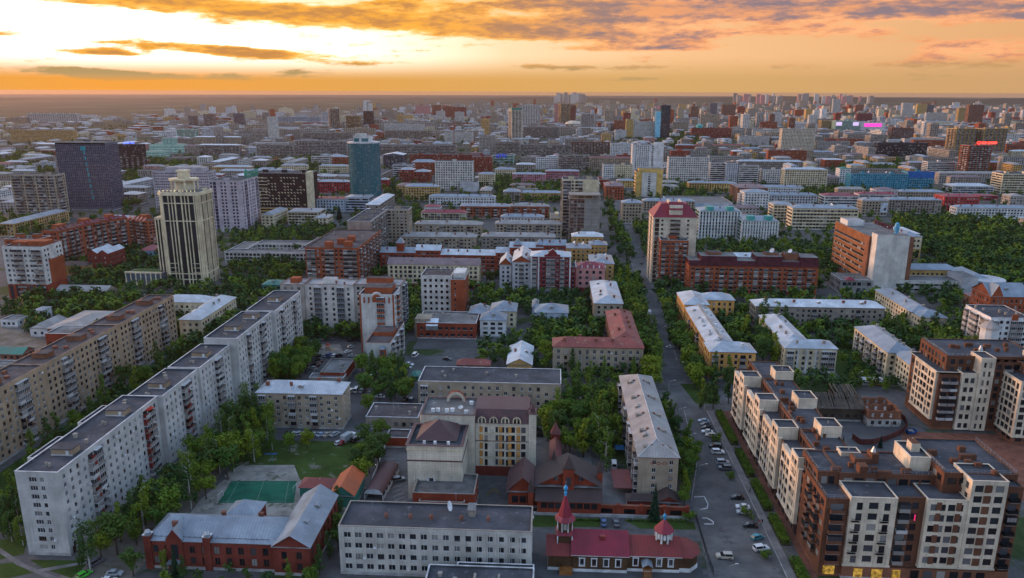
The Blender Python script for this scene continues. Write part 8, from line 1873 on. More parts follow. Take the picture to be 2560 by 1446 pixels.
grove('tree in the yard at the left edge', 'trees at the left yard', [(0, 750), (115, 745), (115, 785), (40, 790), (0, 780)], 5.5, (.7, 1.0), 'round')
grove('tree in front of the long low slate shed', 'trees by the slate shed', [(145, 740), (285, 735), (285, 780), (170, 785)], 5.0, (.8, 1.1), 'round')
grove('tree at the far end of the tan slab', 'trees at the end of the tan slab', [(490, 755), (580, 745), (570, 815), (510, 810)], 5.0, (.85, 1.1), 'round')
grove('tree in the garden left of the cream tower', 'trees left of the cream tower', [(200, 600), (390, 590), (390, 640), (340, 700), (210, 700)], 6.0, (.7, 1.0), 'round')
grove('tree around the courtyard school', 'trees round the courtyard school', [(560, 655), (760, 640), (760, 700), (640, 735), (560, 720)], 6.0, (.6, .95), 'round')
grove('tree along the lane behind the courtyard school', 'trees behind the courtyard school', [(580, 575), (830, 560), (830, 590), (700, 600), (600, 610)], 6.5, (.7, 1.0), 'round')
grove('tree in front of the burgundy apartment house', 'trees by the burgundy house', [(1190, 720), (1330, 730), (1480, 720), (1480, 770), (1330, 770), (1190, 770)], 5.5, (.7, .95), 'tall birch')
grove('tree beside the white clinic', 'trees by the clinic', [(1010, 720), (1050, 720), (1052, 790), (1015, 830)], 5.5, (.7, .95), 'round')
grove('tree behind the red brick tower near the centre', 'trees by the grey panel block', [(905, 600), (965, 590), (965, 680), (915, 690)], 6.0, (.8, 1.05), 'round')
grove('park tree in the dense wood on the right', 'park trees', [(2240, 545), (2400, 540), (2640, 560), (2640, 740), (2500, 715), (2380, 660), (2300, 610), (2250, 590)], 7.2, (.95, 1.35), 'round')
grove('tree in the square before the mint pilasters', 'trees before the mint building', [(1745, 600), (2080, 600), (2080, 665), (1900, 640), (1745, 640)], 7.0, (.8, 1.1), 'round')
for k, (lab, pts) in enumerate([('trees left of the unfinished tower', [(1240, 460), (1410, 455), (1410, 500), (1240, 500)]), ('trees behind the yellow tower', [(1660, 445), (1760, 445), (1760, 490), (1660, 490)]), ('trees behind the dark umber office', [(640, 395), (790, 395), (790, 430), (640, 430)]), ('trees beside the dark blue tower', [(300, 425), (350, 425), (350, 510), (300, 510)]),
  ('trees below the white ten-storey office', [(1240, 440), (1300, 430), (1300, 470), (1240, 470)]), ('trees beside the teal tower', [(960, 455), (1000, 455), (1000, 490), (960, 490)]), ('trees behind the bright teal office', [(2100, 405), (2250, 400), (2250, 425), (2100, 430)]), ('trees in the town right of centre', [(1560, 330), (1760, 330), (1760, 372), (1560, 372)]), ('trees beyond the crimson tower', [(1520, 500), (1552, 520), (1552, 560), (1525, 560)]),
  ('trees at the far left sidings', [(0, 380), (130, 380), (130, 440), (0, 440)]), ('trees below the beige panel tower', [(0, 545), (95, 540), (95, 575), (0, 585)]), ('trees near the mint station', [(330, 400), (480, 390), (480, 415), (360, 430)]), ('trees left of the crimson-roofed house', [(1020, 515), (1050, 515), (1050, 560), (1020, 560)]), ('trees around the stalls of the square', [(2000, 470), (2160, 470), (2160, 490), (2000, 490)])]):
 grove('tree among the ' + lab, lab, pts, 9.0, (.9, 1.25), 'round')
# scattered town trees between the blocks farther off
rr = random.Random(77)
for _ in range(8600):
 y = 380 + 2500 * rr.random() ** 1.7; x = rr.uniform(-.76, .76) * y
 if abs(x) > y * .75: continue
 px, py = proj(x, y, 4)
 if not (-20 < px < 2580) or inside(x, y, 2.0) or inpoly(x, y, ROADPOLY): continue
 if y > 1400 and rr.random() < .35 or -78 < x < -8 and y < 440: continue
 TREES.append((9e5 + y, 'round', x, y, rr.uniform(.7, 1.2) if y < 620 else rr.uniform(.6, 1.05), '', ''))
TREES.sort(key=lambda t: t[0])
rr = random.Random(5); n = 0
for (k_, kind, x, y, s, label, group) in TREES:
 if n < 298 and label: tree(kind, x, y, s, label, group, rr); n += 1
 else: fartree(x, y, s * 1.05, rr)
wood_root = tag(empty('distant_trees', (0, 0, 0)), 'scattered green tree crowns between the farther city blocks', 'trees', kind='stuff')
for i, b_ in enumerate(farmass):
 if b_.f: b_.build('distant_crowns', LEAF[(1, 1, 0)[i]], wood_root)['kind'] = 'stuff'
for (px, py, s, lab) in ((1635, 1300, 1.05, 'tall spruce in front of the brick boundary wall'), (2105, 1130, .55, 'young spruce on the complex roof court'), (2200, 1120, .5, 'young spruce in the courtyard behind the complex'), (440, 1446, .8, 'dark spruce before the entrance gable of the red school')):
 x, y = at(px, py); tree('spruce', x, y, s, lab, None, rr)
for k in range(7):
 x, y = at(812 + rr.uniform(-25, 40), 548 + rr.uniform(-4, 4)); tree('spruce', x, y, rr.uniform(1.0, 1.5), 'dark spruce in the clump right of the cream theatre', 'spruces by the theatre', rr)

# hedges and shrubs along the pavement
def hedge(x0, y0, x1, y1, h, label, m_=None, dens=26):
 rr = random.Random(label); b_ = MB(); L = (x1 - x0) * (y1 - y0)
 for _ in range(int(L * h * dens)):
  x, y, z = rr.uniform(x0, x1), rr.uniform(y0, y1), rr.uniform(.1, h) if rr.random() < .5 else h * rr.uniform(.85, 1.12)
  nn = Vector((rr.uniform(-1, 1), rr.uniform(-1, 1), rr.uniform(.1, 1))).normalized(); t = nn.orthogonal().normalized(); t.rotate(Matrix.Rotation(rr.uniform(0, 6), 3, nn)); w = nn.cross(t); s = rr.uniform(.16, .34); q = Vector((x, y, z))
  b_.face([tuple(q - t * s), tuple(q + w * s * .6), tuple(q + t * s), tuple(q - w * s * .6)])
 e = tag(empty('hedge', ((x0 + x1) / 2, (y0 + y1) / 2, 0)), label, 'hedge', 'clipped hedges along the complex'); o = b_.build('foliage', m_ or LEAF[0], e, (-(x0 + x1) / 2, -(y0 + y1) / 2, 0))
 c = MB(); c.box(x0 - .15, y0 - .2, 0, x1 + .15, y1 + .2, .22); c.build('bed', mat('bed_soil', (.06, .05, .035), 'plain'), e, (-(x0 + x1) / 2, -(y0 + y1) / 2, 0))
for i, (y0, y1) in enumerate(((268, 297), (243, 262), (221, 239), (202, 217), (176, 194))):
 hedge(69.6, y0, 72.35, y1, 1.9, ['clipped hedge beside the pavement, farthest along the complex', 'clipped hedge beside the pavement, fourth from the bottom edge', 'clipped hedge beside the pavement, third from the bottom edge', 'clipped hedge beside the pavement, second from the bottom edge', 'clipped hedge beside the pavement, nearest the bottom edge'][i])
for (px, py, s, lab) in ((1790, 1103, 1.5, 'bush between the parked cars, farthest up the street'), (1824, 1195, 1.3, 'bush between the silver cars and the black car'), (1868, 1290, 1.5, 'bush overhanging the parked cars mid street'), (1916, 1400, 1.4, 'bush beside the white off-road car'), (1722, 1298, 1.7, 'flowering bush at the end of the brick wall'), (1310, 1380, 1.2, 'young bush beside the white school corner')):
 x, y = at(px, py); tree('shrub', x, y, s, lab, None, rr)
for k in range(9): x, y = at(1437 + 7.5 * k, 1302); tree('shrub', x, y, .42, 'small round yellow-green bush in the bed before the brick wall', 'round bushes before the brick wall', rr)
for k in range(16): x, y = at(1567 + 9.5 * k, 1303 + (k % 2)); tree('shrub', x, y, .42, 'small round bush in the bed behind the timber church', 'round bushes behind the timber church', rr)

# ------------------------------------------------------------------ cars
M_TYRE = mat('tyre', (.012, .012, .013), 'plain', rough=.9); M_RIM = mat('wheel_rim', (.35, .36, .38), 'plain', rough=.35, metal=.7); M_CGLASS = mat('car_glass', (.012, .014, .018), 'plain', rough=.08, spec=.7); M_HEAD = mat('headlamp', (.6, .6, .6), 'plain', rough=.15); M_TAIL = mat('tail_lamp', (.35, .01, .01), 'plain', rough=.3)
def paint(n, rgb): return mat('car_paint_' + n, rgb, 'plain', rough=.22, spec=.6, dk=.95)
PAINT = {'white': paint('white', (.66, .66, .67)), 'silver': paint('silver', (.36, .38, .40)), 'black': paint('black', (.012, .012, .014)), 'grey': paint('grey', (.11, .115, .125)), 'blue': paint('blue', (.05, .11, .22)), 'teal': paint('teal', (.04, .24, .30)), 'beige': paint('beige', (.42, .37, .30)), 'red': paint('red', (.30, .02, .02)), 'green': paint('green', (.06, .42, .04)), 'paleblue': paint('paleblue', (.33, .42, .52))}
PROF = {'sedan': (4.5, 1.76, [(-2.25, .3), (-2.25, .78), (-2.1, .92), (-1.45, .96), (-.9, 1.0), (1.0, .98), (2.05, .80), (2.25, .62), (2.25, .3)], [(-1.55, .96), (-.95, 1.42), (.35, 1.44), (1.15, .97)]),
  'hatch': (4.0, 1.72, [(-2.0, .3), (-2.0, .9), (-1.9, .98), (.9, 1.0), (1.8, .82), (2.0, .62), (2.0, .3)], [(-1.92, .98), (-1.6, 1.48), (.3, 1.5), (1.1, .99)]),
  'suv': (4.75, 1.9, [(-2.38, .4), (-2.38, 1.05), (-2.3, 1.12), (1.0, 1.14), (2.2, 1.02), (2.38, .8), (2.38, .4)], [(-2.3, 1.12), (-2.05, 1.78), (.4, 1.8), (1.15, 1.13)]),
  'van': (5.2, 2.0, [(-2.6, .35), (-2.6, 1.1), (1.5, 1.15), (2.4, .98), (2.6, .7), (2.6, .35)], [(-2.58, 1.1), (-2.5, 2.15), (1.0, 2.15), (1.85, 1.12)])}
_cm = {}
def car_meshes(kind, c):
 if (kind, c) in _cm: return _cm[(kind, c)]
 L, Wd, body, cab = PROF[kind]; w = Wd / 2
 b_ = MB(); n = len(body)
 wy = lambda z: w if z < .85 else w * .96
 for i in range(n - 1):
  (x0, z0), (x1, z1) = body[i], body[i + 1]
  b_.face([(x0, -wy(z0), z0), (x1, -wy(z1), z1), (x1, wy(z1), z1), (x0, wy(z0), z0)], 0)
 for s in (-1, 1): b_.face([(x, s * wy(z), z) for x, z in body], 0)
 b_.face([(body[0][0], -w, .3), (body[-1][0], -w, .3), (body[-1][0], w, .3), (body[0][0], w, .3)], 0)
 g_ = MB(); tw = w * .80; lw = w * .94
 (xa, za), (xb, zb), (xc, zc), (xd, zd) = cab
 for s in (-1, 1): g_.face([(xa, s * lw, za), (xd, s * lw, zd), (xc, s * tw, zc), (xb, s * tw, zb)])
 g_.face([(xa, -lw, za), (xa, lw, za), (xb, tw, zb), (xb, -tw, zb)]); g_.face([(xd, -lw, zd), (xd, lw, zd), (xc, tw, zc), (xc, -tw, zc)])
 r_ = MB(); r_.box(xb - .05, -tw - .02, min(zb, zc) - .02, xc + .05, tw + .02, max(zb, zc) + .03)
 for x, z in (((xa + xb) / 2, 0), ((xc + xd) / 2 - .75, 0)):
  for s in (-1, 1): r_.box(x - .05, s * (lw + tw) / 2 - .09, za, x + .05, s * (lw + tw) / 2 + .09, zb)
 wh = MB(); q = 12
 for i in range(q):
  t0, t1 = 2 * math.pi * i / q, 2 * math.pi * (i + 1) / q; r = .33 if kind != 'suv' else .38
  wh.face([(r * math.cos(t0), -.1, r * math.sin(t0)), (r * math.cos(t1), -.1, r * math.sin(t1)), (r * math.cos(t1), .1, r * math.sin(t1)), (r * math.cos(t0), .1, r * math.sin(t0))], 0)
  for s in (-.1, .1): wh.face([(0, s * 1.05, 0), (r * .62 * math.cos(t0), s * 1.05, r * .62 * math.sin(t0)), (r * .62 * math.cos(t1), s * 1.05, r * .62 * math.sin(t1))], 1); wh.face([(r * math.cos(t0), s, r * math.sin(t0)), (r * math.cos(t1), s, r * math.sin(t1)), (r * .6 * math.cos(t1), s, r * .6 * math.sin(t1)), (r * .6 * math.cos(t0), s, r * .6 * math.sin(t0))], 0)
 hl = MB(); hl.box(-.05, -.2, -.09, .05, .2, .09)
 _cm[(kind, c)] = (b_.mesh('body', PAINT[c]), g_.mesh('windows', M_CGLASS), r_.mesh('roof', PAINT[c]), _cm.setdefault(('wheel', kind), wh.mesh('wheel', [M_TYRE, M_RIM])), _cm.setdefault('hl', hl.mesh('headlight', M_HEAD)), _cm.setdefault('tl', hl.mesh('tail_light', M_TAIL)))
 return _cm[(kind, c)]
def car(px, py, head, c, kind, label, group='cars parked around the blocks', z=0.03):
 x, y = at(px, py, .5); L, Wd, body, cab = PROF[kind]
 bm_, gm_, rm_, wm_, hm_, tm_ = car_meshes(kind, c)
 e = tag(empty('parked_car', (x, y, z), R(head)), label, 'car' if kind != 'van' else 'van', group)
 put('body', bm_, e); put('windows', gm_, e); put('roof', rm_, e)
 if math.hypot(x, y) < 420:
  for sx in (-.62, .60):
   for sy in (-1, 1): put('wheel', wm_, e, (sx * L / 2, sy * (Wd / 2 - .08), .34))
  for sy in (-1, 1): put('headlight', hm_, e, (L / 2 - .06, sy * Wd * .36, .68)); put('tail_light', tm_, e, (-L / 2 + .04, sy * Wd * .38, .78))
SP_ = 'cars parked in the bays along the street'
for px, py, hd, c, k, lab in [
 (1759, 1053, 178, 'paleblue', 'sedan', 'pale blue car at the far end of the street bays'), (1764, 1062, 178, 'grey', 'sedan', 'dark grey car next to the pale blue one in the street bays'), (1767, 1070, 178, 'black', 'sedan', 'black car beside the white saloon in the street bays'), (1768, 1080, 178, 'white', 'sedan', 'white saloon below two dark cars in the street bays'), (1776, 1089, 176, 'beige', 'hatch', 'beige car half under the first bush'),
 (1788, 1117, 175, 'black', 'suv', 'black off-road car below the first bush'), (1795, 1131, 2, 'white', 'suv', 'white estate car next to the black off-road car'), (1807, 1157, 2, 'silver', 'suv', 'silver estate car above the second bush'), (1812, 1171, 178, 'grey', 'suv', 'dark grey estate car touching the second bush'), (1843, 1244, 178, 'black', 'sedan', 'black saloon alone in the street bays'),
 (1857, 1268, 178, 'white', 'sedan', 'white saloon above the third bush'), (1857, 1281, 178, 'silver', 'hatch', 'silver car half hidden by the third bush'), (1875, 1314, 172, 'black', 'sedan', 'black car just below the third bush'), (1893, 1344, 25, 'teal', 'hatch', 'small teal hatchback parked at an angle'), (1903, 1372, 15, 'white', 'suv', 'white off-road car beside the lowest bush')]: car(px, py, hd, c, k, lab, SP_)
car(1811, 1392, 178, 'beige', 'suv', 'beige off-road car driving across the forecourt', 'cars on the move')
for px, py, hd, c, k, lab in [
 (211, 1437, 62, 'green', 'hatch', 'bright green hatchback in the bottom left corner'), (286, 1434, 5, 'silver', 'sedan', 'silver saloon in the bottom left corner'), (270, 1452, 5, 'white', 'sedan', 'white car cut by the bottom edge'), (241, 1406, 68, 'grey', 'suv', 'grey car under the round tree at the slab corner'),
 (680, 928, -30, 'black', 'sedan', 'black car at the foot of the white slab'), (681, 936, -20, 'white', 'suv', 'white off-road car at the foot of the white slab'), (674, 944, -10, 'silver', 'sedan', 'silver saloon at the foot of the white slab'), (767, 849, 60, 'grey', 'hatch', 'dark hatchback at the slab entrance'), (780, 858, 80, 'paleblue', 'hatch', 'pale blue car beside the playground hedge'),
 (808, 848, 5, 'silver', 'suv', 'silver estate car by the loggia block door'), (827, 848, 5, 'grey', 'suv', 'dark estate car by the loggia block door'), (797, 843, 5, 'black', 'sedan', 'black car, left one against the loggia block'), (811, 842, 5, 'black', 'sedan', 'black car, right one against the loggia block'), (881, 842, 80, 'silver', 'sedan', 'silver car at the corner of the arch block'), (891, 843, 80, 'grey', 'sedan', 'dark car at the corner of the arch block'),
 (879, 851, 10, 'black', 'hatch', 'black car below the courtyard tree'), (878, 868, 45, 'silver', 'hatch', 'silver hatchback driving beside the courtyard'), (869, 880, 55, 'white', 'sedan', 'white car driving beside the courtyard'), (882, 890, 0, 'silver', 'sedan', 'silver saloon above the felt-roofed garage'), (837, 890, 60, 'white', 'hatch', 'white hatchback above the felt-roofed garage'), (848, 890, 60, 'black', 'hatch', 'black hatchback above the felt-roofed garage'),
 (823, 889, 85, 'blue', 'suv', 'dark blue car below the playground'), (808, 890, 110, 'silver', 'sedan', 'silver saloon at the head of the black row'), (800, 893, 165, 'black', 'sedan', 'black car, first of the row beside the garage'), (798, 899, 165, 'grey', 'sedan', 'dark grey car, second of the row beside the garage'), (796, 904, 165, 'black', 'sedan', 'black car, third of the row beside the garage'), (792, 909, 165, 'grey', 'sedan', 'grey car, fourth of the row beside the garage'), (788, 914, 165, 'black', 'sedan', 'black car, fifth of the row beside the garage'), (781, 921, 160, 'silver', 'hatch', 'silver car, last of the row beside the garage'),
 (879, 978, 80, 'beige', 'suv', 'beige car right of the silver-roofed block'), (893, 976, 80, 'white', 'van', 'white van right of the silver-roofed block'), (906, 977, 80, 'silver', 'suv', 'silver car right of the silver-roofed block'), (926, 984, 5, 'silver', 'sedan', 'silver saloon at the lamp post'), (950, 992, 178, 'white', 'sedan', 'white saloon under the tall centre tree'), (1014, 1001, 85, 'black', 'suv', 'black car beside the grey slab'), (1029, 999, 85, 'blue', 'hatch', 'blue car beside the grey slab'),
 (736, 1086, 40, 'white', 'sedan', 'white saloon half under the lawn tree'), (750, 1085, 40, 'silver', 'hatch', 'silver hatchback half under the lawn tree'), (787, 1087, 50, 'silver', 'sedan', 'silver saloon, first of four by the lawn'), (804, 1087, 50, 'paleblue', 'sedan', 'pale blue saloon, second of four by the lawn'), (820, 1087, 60, 'beige', 'sedan', 'beige saloon, third of four by the lawn'), (837, 1086, 60, 'silver', 'sedan', 'silver saloon, fourth of four by the lawn'), (889, 1099, 65, 'black', 'suv', 'black car beside the lorry at the lawn'), (850, 1108, 40, 'white', 'hatch', 'white hatchback behind the lawn fence'), (857, 1107, 70, 'red', 'hatch', 'dark red hatchback behind the lawn fence'),
 (996, 1200, 22, 'grey', 'suv', 'dark off-road car beside the ramp canopy'), (1509, 1307, 88, 'blue', 'sedan', 'blue saloon behind the timber church'), (1540, 1308, 92, 'grey', 'sedan', 'dark saloon behind the timber church'), (1535, 1163, 88, 'white', 'van', 'white van at the brick wall gate'), (1524, 1063, -50, 'silver', 'hatch', 'silver car under the trees beside the beige street block'), (1533, 1071, -50, 'black', 'sedan', 'black car under the trees beside the beige street block'), (1539, 1083, 80, 'white', 'sedan', 'white car at the blue canopy of the beige block'),
 (1340, 1076, 0, 'black', 'suv', 'black off-road car, upper of two behind the cream office'), (1343, 1088, 0, 'black', 'suv', 'black off-road car, lower of two behind the cream office'), (1326, 1107, 0, 'white', 'sedan', 'white car at the corner of the cream office'), (1023, 911, -20, 'white', 'sedan', 'white car beside the white brick block'), (1018, 918, -20, 'silver', 'sedan', 'silver car beside the white brick block'), (1038, 889, 80, 'white', 'van', 'white minibus beside the kindergarten'), (1118, 898, -15, 'black', 'sedan', 'black car by the kindergarten garden'), (1017, 820, 100, 'black', 'hatch', 'black car in the lane by the clinic'),
 (1600, 711, 165, 'red', 'sedan', 'dark red car, first in the street side bay'), (1607, 718, 165, 'black', 'sedan', 'black car, second in the street side bay'), (1610, 726, 178, 'silver', 'sedan', 'silver car, third in the street side bay'), (1628, 696, 90, 'silver', 'van', 'pale van below the red brick block'), (1604, 659, 88, 'black', 'sedan', 'black car far up the street'), (1676, 868, 10, 'white', 'sedan', 'white car stopped beside the street trees'), (1186, 717, 30, 'white', 'hatch', 'white car behind the clinic'), (151, 777, 5, 'grey', 'sedan', 'grey car on the road left of the tan slab'),
 (2485, 713, -20, 'red', 'sedan', 'red car at the edge of the park'), (2440, 752, 80, 'silver', 'suv', 'silver car at the brick hall'), (2425, 825, 20, 'silver', 'suv', 'silver car beside the turreted apartment house'), (1524, 552, 88, 'silver', 'sedan', 'silver car near the unfinished tower'), (1530, 540, 88, 'blue', 'sedan', 'blue car near the unfinished tower'), (1562, 585, 88, 'white', 'sedan', 'white car on the far street')]: car(px, py, hd, c, k, lab)
# lorries
def lorry(px, py, hd, c, label):
 x, y = at(px, py, .5); e = tag(empty('lorry', (x, y, 0), R(hd)), label, 'lorry')
 m = MB(); m.box(-3.4, -1.15, .8, 1.1, 1.15, 3.2); m.build('cargo_box', c, e); m = MB(); m.box(1.25, -1.05, .6, 2.9, 1.05, 2.3); m.build('cab', PAINT['white'], e); m = MB(); m.box(2.91, -.9, 1.4, 2.95, .9, 2.1); m.build('windscreen', M_CGLASS, e)
 for sx in (-2.2, 2.1):
  for sy in (-1, 1): put('wheel', _cm[('wheel', 'suv')], e, (sx, sy * .95, .42), 0, (1.15, 1.4, 1.15))
 for sy in (-1, 1): m = MB(); m.box(-3.46, sy * .9 - .12, .9, -3.41, sy * .9 + .12, 1.15); m.build('tail_light', M_REDL if px > 1500 else M_TAIL, e)
lorry(1622, 786, 88, PAINT['white'], 'white box lorry with red tail lights on the street'); lorry(872, 1098, 62, PAINT['silver'], 'grey box lorry parked at the edge of the lawn')

# ------------------------------------------------------------------ street furniture
def lamp(px, py, z, arm, label, two=False):
 x, y = at(px, py, z); e = tag(empty('street_lamp', (x - arm, y, 0)), label, 'street lamp', 'street lamps')
 m = MB(); m.cone(0, 0, 0, z - .6, .11, .07, 6); m.build('pole', M_STEEL, e); m = MB(); m.tube((0, 0, z - .7), (arm * .9, 0, z), .05, 5); m.build('arm', M_STEEL, e); m = MB(); m.box(min(arm, 0) * 1.0 + (-.2 if arm > 0 else 0) + (arm if arm > 0 else 0) - .25, -.14, z - .06, (arm if arm > 0 else 0) + .35 + (min(arm, 0)), .14, z + .1); m.build('lamp_head', M_CAP, e)
for px, py, a, lab in ((1687, 951, 2.4, 'street lamp arching over the crossroads'), (1713, 1019, 2.4, 'street lamp at the top of the parking bays'), (1738, 1084, 2.4, 'street lamp beside the row of street trees'), (1767, 1160, 2.4, 'street lamp opposite the silver estate car'), (1843, 1410, 1.8, 'street lamp at the bottom of the forecourt'), (1576, 700, 2.0, 'street lamp on the far street beside the silver roof'), (1664, 816, 2.0, 'street lamp in front of the orange block'), (1706, 905, -2.0, 'street lamp by the pavement of the orange block')): lamp(px, py, 9.0, a, lab)
lamp(928, 937, 9.5, 1.2, 'tall street lamp in the car park at the centre'); lamp(2156, 929, 9.0, 1.2, 'street lamp beside the two kiosks'); lamp(408, 648, 9.0, 1.5, 'lamp post left of the cream tower')
# lit lanterns along the parking wall
wl = [at(*p) for p in ((963, 1120), (950, 1150), (940, 1180), (930, 1205))]
e = tag(empty('boundary_wall', (*wl[0], 0)), 'pale low wall with small lanterns along the parking lot', 'wall')
for a, c in zip(wl, wl[1:]):
 d = Vector((c[0] - a[0], c[1] - a[1])); n_ = Vector((-d.y, d.x)).normalized() * .15; q = lambda p, s: (p[0] - wl[0][0] + s * n_.x, p[1] - wl[0][1] + s * n_.y)
 m = MB(); m.prism([q(a, -1), q(c, -1), q(c, 1), q(a, 1)], 0, 1.3); m.build('wall_panel', M_CAP, e)
 m = MB(); x, y = a[0] - wl[0][0], a[1] - wl[0][1]; m.box(x - .06, y - .06, 1.3, x + .06, y + .06, 2.6, 0); m.lathe(x, y, [(.05, 2.6), (.16, 2.7), (.16, 2.85), (0, 2.98)], 6, 1); m.build('lantern', [M_IRON, mat('lantern_globe', (.9, .85, .7), 'emit', e=.7)], e)
# iron fence beside the timber church
f0 = [at(*p) for p in ((1740, 1300), (1765, 1385), (1785, 1446))]
e = tag(empty('iron_fence', (*f0[0], 0)), 'black iron fence between the timber church and the forecourt', 'fence')
for a, c in zip(f0, f0[1:]):
 L = math.hypot(c[0] - a[0], c[1] - a[1]); n = int(L / 2.4)
 for i in range(n):
  p, q = [(a[0] + (c[0] - a[0]) * t - f0[0][0], a[1] + (c[1] - a[1]) * t - f0[0][1]) for t in (i / n, (i + 1) / n)]
  m = MB(); m.tube((*p, 0), (*p, 2.2), .06, 4); m.tube((*p, 1.9), (*q, 1.9), .04, 4); m.tube((*p, .3), (*q, .3), .04, 4)
  for k in range(1, 9): t = k / 9; x, y = p[0] + (q[0] - p[0]) * t, p[1] + (q[1] - p[1]) * t; m.tube((x, y, .1), (x, y, 2.1), .02, 3)
  m.build('fence_panel', M_IRON, e)
# concrete kerb islands on the forecourt
for pts, lab in (([(1735, 1244), (1760, 1243), (1770, 1262), (1768, 1272), (1750, 1276)], 'white angular kerb island, upper of two on the forecourt'), ([(1755, 1297), (1768, 1297), (1783, 1306), (1783, 1312), (1760, 1312)], 'white angular kerb island, lower of two on the forecourt')):
 P = [at(*p) for p in pts]; e = tag(empty('kerb_island', (*P[0], 0)), lab, 'kerb')
 for a, c in zip(P, P[1:]):
  d = Vector((c[0] - a[0], c[1] - a[1])); n_ = Vector((-d.y, d.x)).normalized() * .14; q = lambda p, s: (p[0] - P[0][0] + s * n_.x, p[1] - P[0][1] + s * n_.y)
  m = MB(); m.prism([q(a, -1), q(c, -1), q(c, 1), q(a, 1)], 0, .3); m.build('kerb_stone', M_CAP, e)
# kiosks, skip, playground, goals
for px, py, c, lab in ((2167, 964, 'white_plaster', 'small white kiosk beside the lawn'), (2200, 964, 'yellow_plaster', 'yellow and white snack kiosk with red drink cooler')):
 x, y = at(px, py); b = Bld('kiosk', lab, x - 2, y, 0, 'kiosk'); m = MB(); m.box(0, 0, 0, 4.2, 3, 2.6); b.part(m, 'body', W[c]); m = MB(); m.box(-.3, -.5, 2.6, 4.5, 3.3, 2.9); b.part(m, 'roof', M_CAP); m = MB(); m.box(.5, -.05, 1.1, 3.7, -.01, 2.2); b.part(m, 'serving_window', M_GLASS); m = MB(); m.face([(.2, -1.2, 2.1), (4, -1.2, 2.1), (4, -.02, 2.55), (.2, -.02, 2.55)]); b.part(m, 'awning', W['white_plaster'])
x, y = at(2277, 1084); e = tag(empty('skip', (x, y, 0), R(15)), 'blue waste skip beside the ruins', 'skip'); m = MB()
P0 = [(-1.5, -.8), (1.5, -.8), (1.5, .8), (-1.5, .8)]; P1 = [(-2.1, -.95), (2.1, -.95), (2.1, .95), (-2.1, .95)]
for i in range(4): j = (i + 1) % 4; m.face([(*P0[i], .1), (*P0[j], .1), (*P1[j], 1.5), (*P1[i], 1.5)])
m.face([(*p, .1) for p in P0]); m.build('bin', mat('skip_blue', (.02, .08, .28), 'plain'), e); m = MB(); m.lathe(0, 0, [(1.3, 1.1), (.8, 1.45), (0, 1.7)], 7); m.build('rubble', M_SAND, e)
x, y = at(820, 877); e = tag(empty('climbing_frame', (x, y, 0)), 'red-roofed play tower with yellow slide in the courtyard', 'play tower'); m = MB()
for a in (-.8, .8):
 for c in (-.8, .8): m.tube((a, c, 0), (a, c, 3.2), .08, 4)
m.box(-.9, -.9, 1.4, .9, .9, 1.5); m.build('frame', M_WOODS, e); m = MB(); m.cone(0, 0, 3.1, 4.3, 1.5, 0, 4, rot=.785); m.build('roof', mat('play_red', (.5, .07, .04), 'plain'), e); m = MB(); m.face([(.9, -.3, 1.4), (.9, .3, 1.4), (3.4, .3, .1), (3.4, -.3, .1)]); m.build('slide', mat('play_yellow', (.6, .4, .04), 'plain'), e)
for px, py, rz, lab in ((552, 1246, 80, 'small white goal at the left end of the pitch'), (738, 1228, -95, 'small white goal at the right end of the pitch')):
 x, y = at(px, py); e = tag(empty('football_goal', (x, y, 0), R(rz)), lab, 'goal'); m = MB(); m.tube((-1.5, 0, 0), (-1.5, 0, 2), .07, 5); m.tube((1.5, 0, 0), (1.5, 0, 2), .07, 5); m.tube((-1.5, 0, 2), (1.5, 0, 2), .07, 5); m.build('posts', M_WHITE, e); m = MB(); m.tube((-1.5, 0, 2), (-1.5, 1.2, 0), .04, 4); m.tube((1.5, 0, 2), (1.5, 1.2, 0), .04, 4); m.tube((-1.5, 1.2, .04), (1.5, 1.2, .04), .04, 4); m.build('net_frame', M_STEEL, e)
x, y = at(678, 1156); e = tag(empty('basketball_hoop', (x, y, 0), .1), 'blue and yellow shelter beam on a green post beside the gravel', 'sports post'); m = MB(); m.tube((.5, 0, 0), (.5, 0, 3.2), .12, 5); m.build('post', mat('post_green', (.05, .25, .16), 'plain'), e); m = MB(); m.box(-2.0, -.2, 3.2, 2.4, .2, 3.45); m.build('beam', mat('beam_blue', (.03, .10, .30), 'plain'), e)
x, y = at(1235, 1238); e = tag(empty('play_arch', (x, y, 0), .2), 'yellow climbing arch in the yard left of the brick church', 'climbing frame'); m = MB()
for k in range(8):
 t0, t1 = math.pi * k / 8, math.pi * (k + 1) / 8
 for s in (-.6, .6): m.tube((-2.2 * math.cos(t0), s, 1.8 * math.sin(t0)), (-2.2 * math.cos(t1), s, 1.8 * math.sin(t1)), .08, 4)
 m.tube((-2.2 * math.cos(t0), -.6, 1.8 * math.sin(t0)), (-2.2 * math.cos(t0), .6, 1.8 * math.sin(t0)), .05, 4)
m.build('arch', mat('play_gold', (.30, .20, .04), 'plain'), e)
# tower crane over the unfinished white block
x, y = at(1135, 362); e = tag(empty('tower_crane', (x, y, 0)), 'red tower crane over the unfinished white block', 'crane'); m = MB()
for a in (-1, 1):
 for c in (-1, 1): m.tube((a, c, 0), (a, c, 52), .35, 4)
for k in range(12): m.tube((-1, -1, k * 4.3), (1, -1, k * 4.3 + 4.3), .25, 3)
m.build('mast', mat('crane_red', (.25, .06, .04), 'plain'), e); m = MB(); m.box(-16, -.7, 52, 45, .7, 53.4); m.tube((0, 0, 60), (40, 0, 53), .2, 3); m.tube((0, 0, 53), (0, 0, 60), .5, 4); m.build('jib', MATS['crane_red'], e)

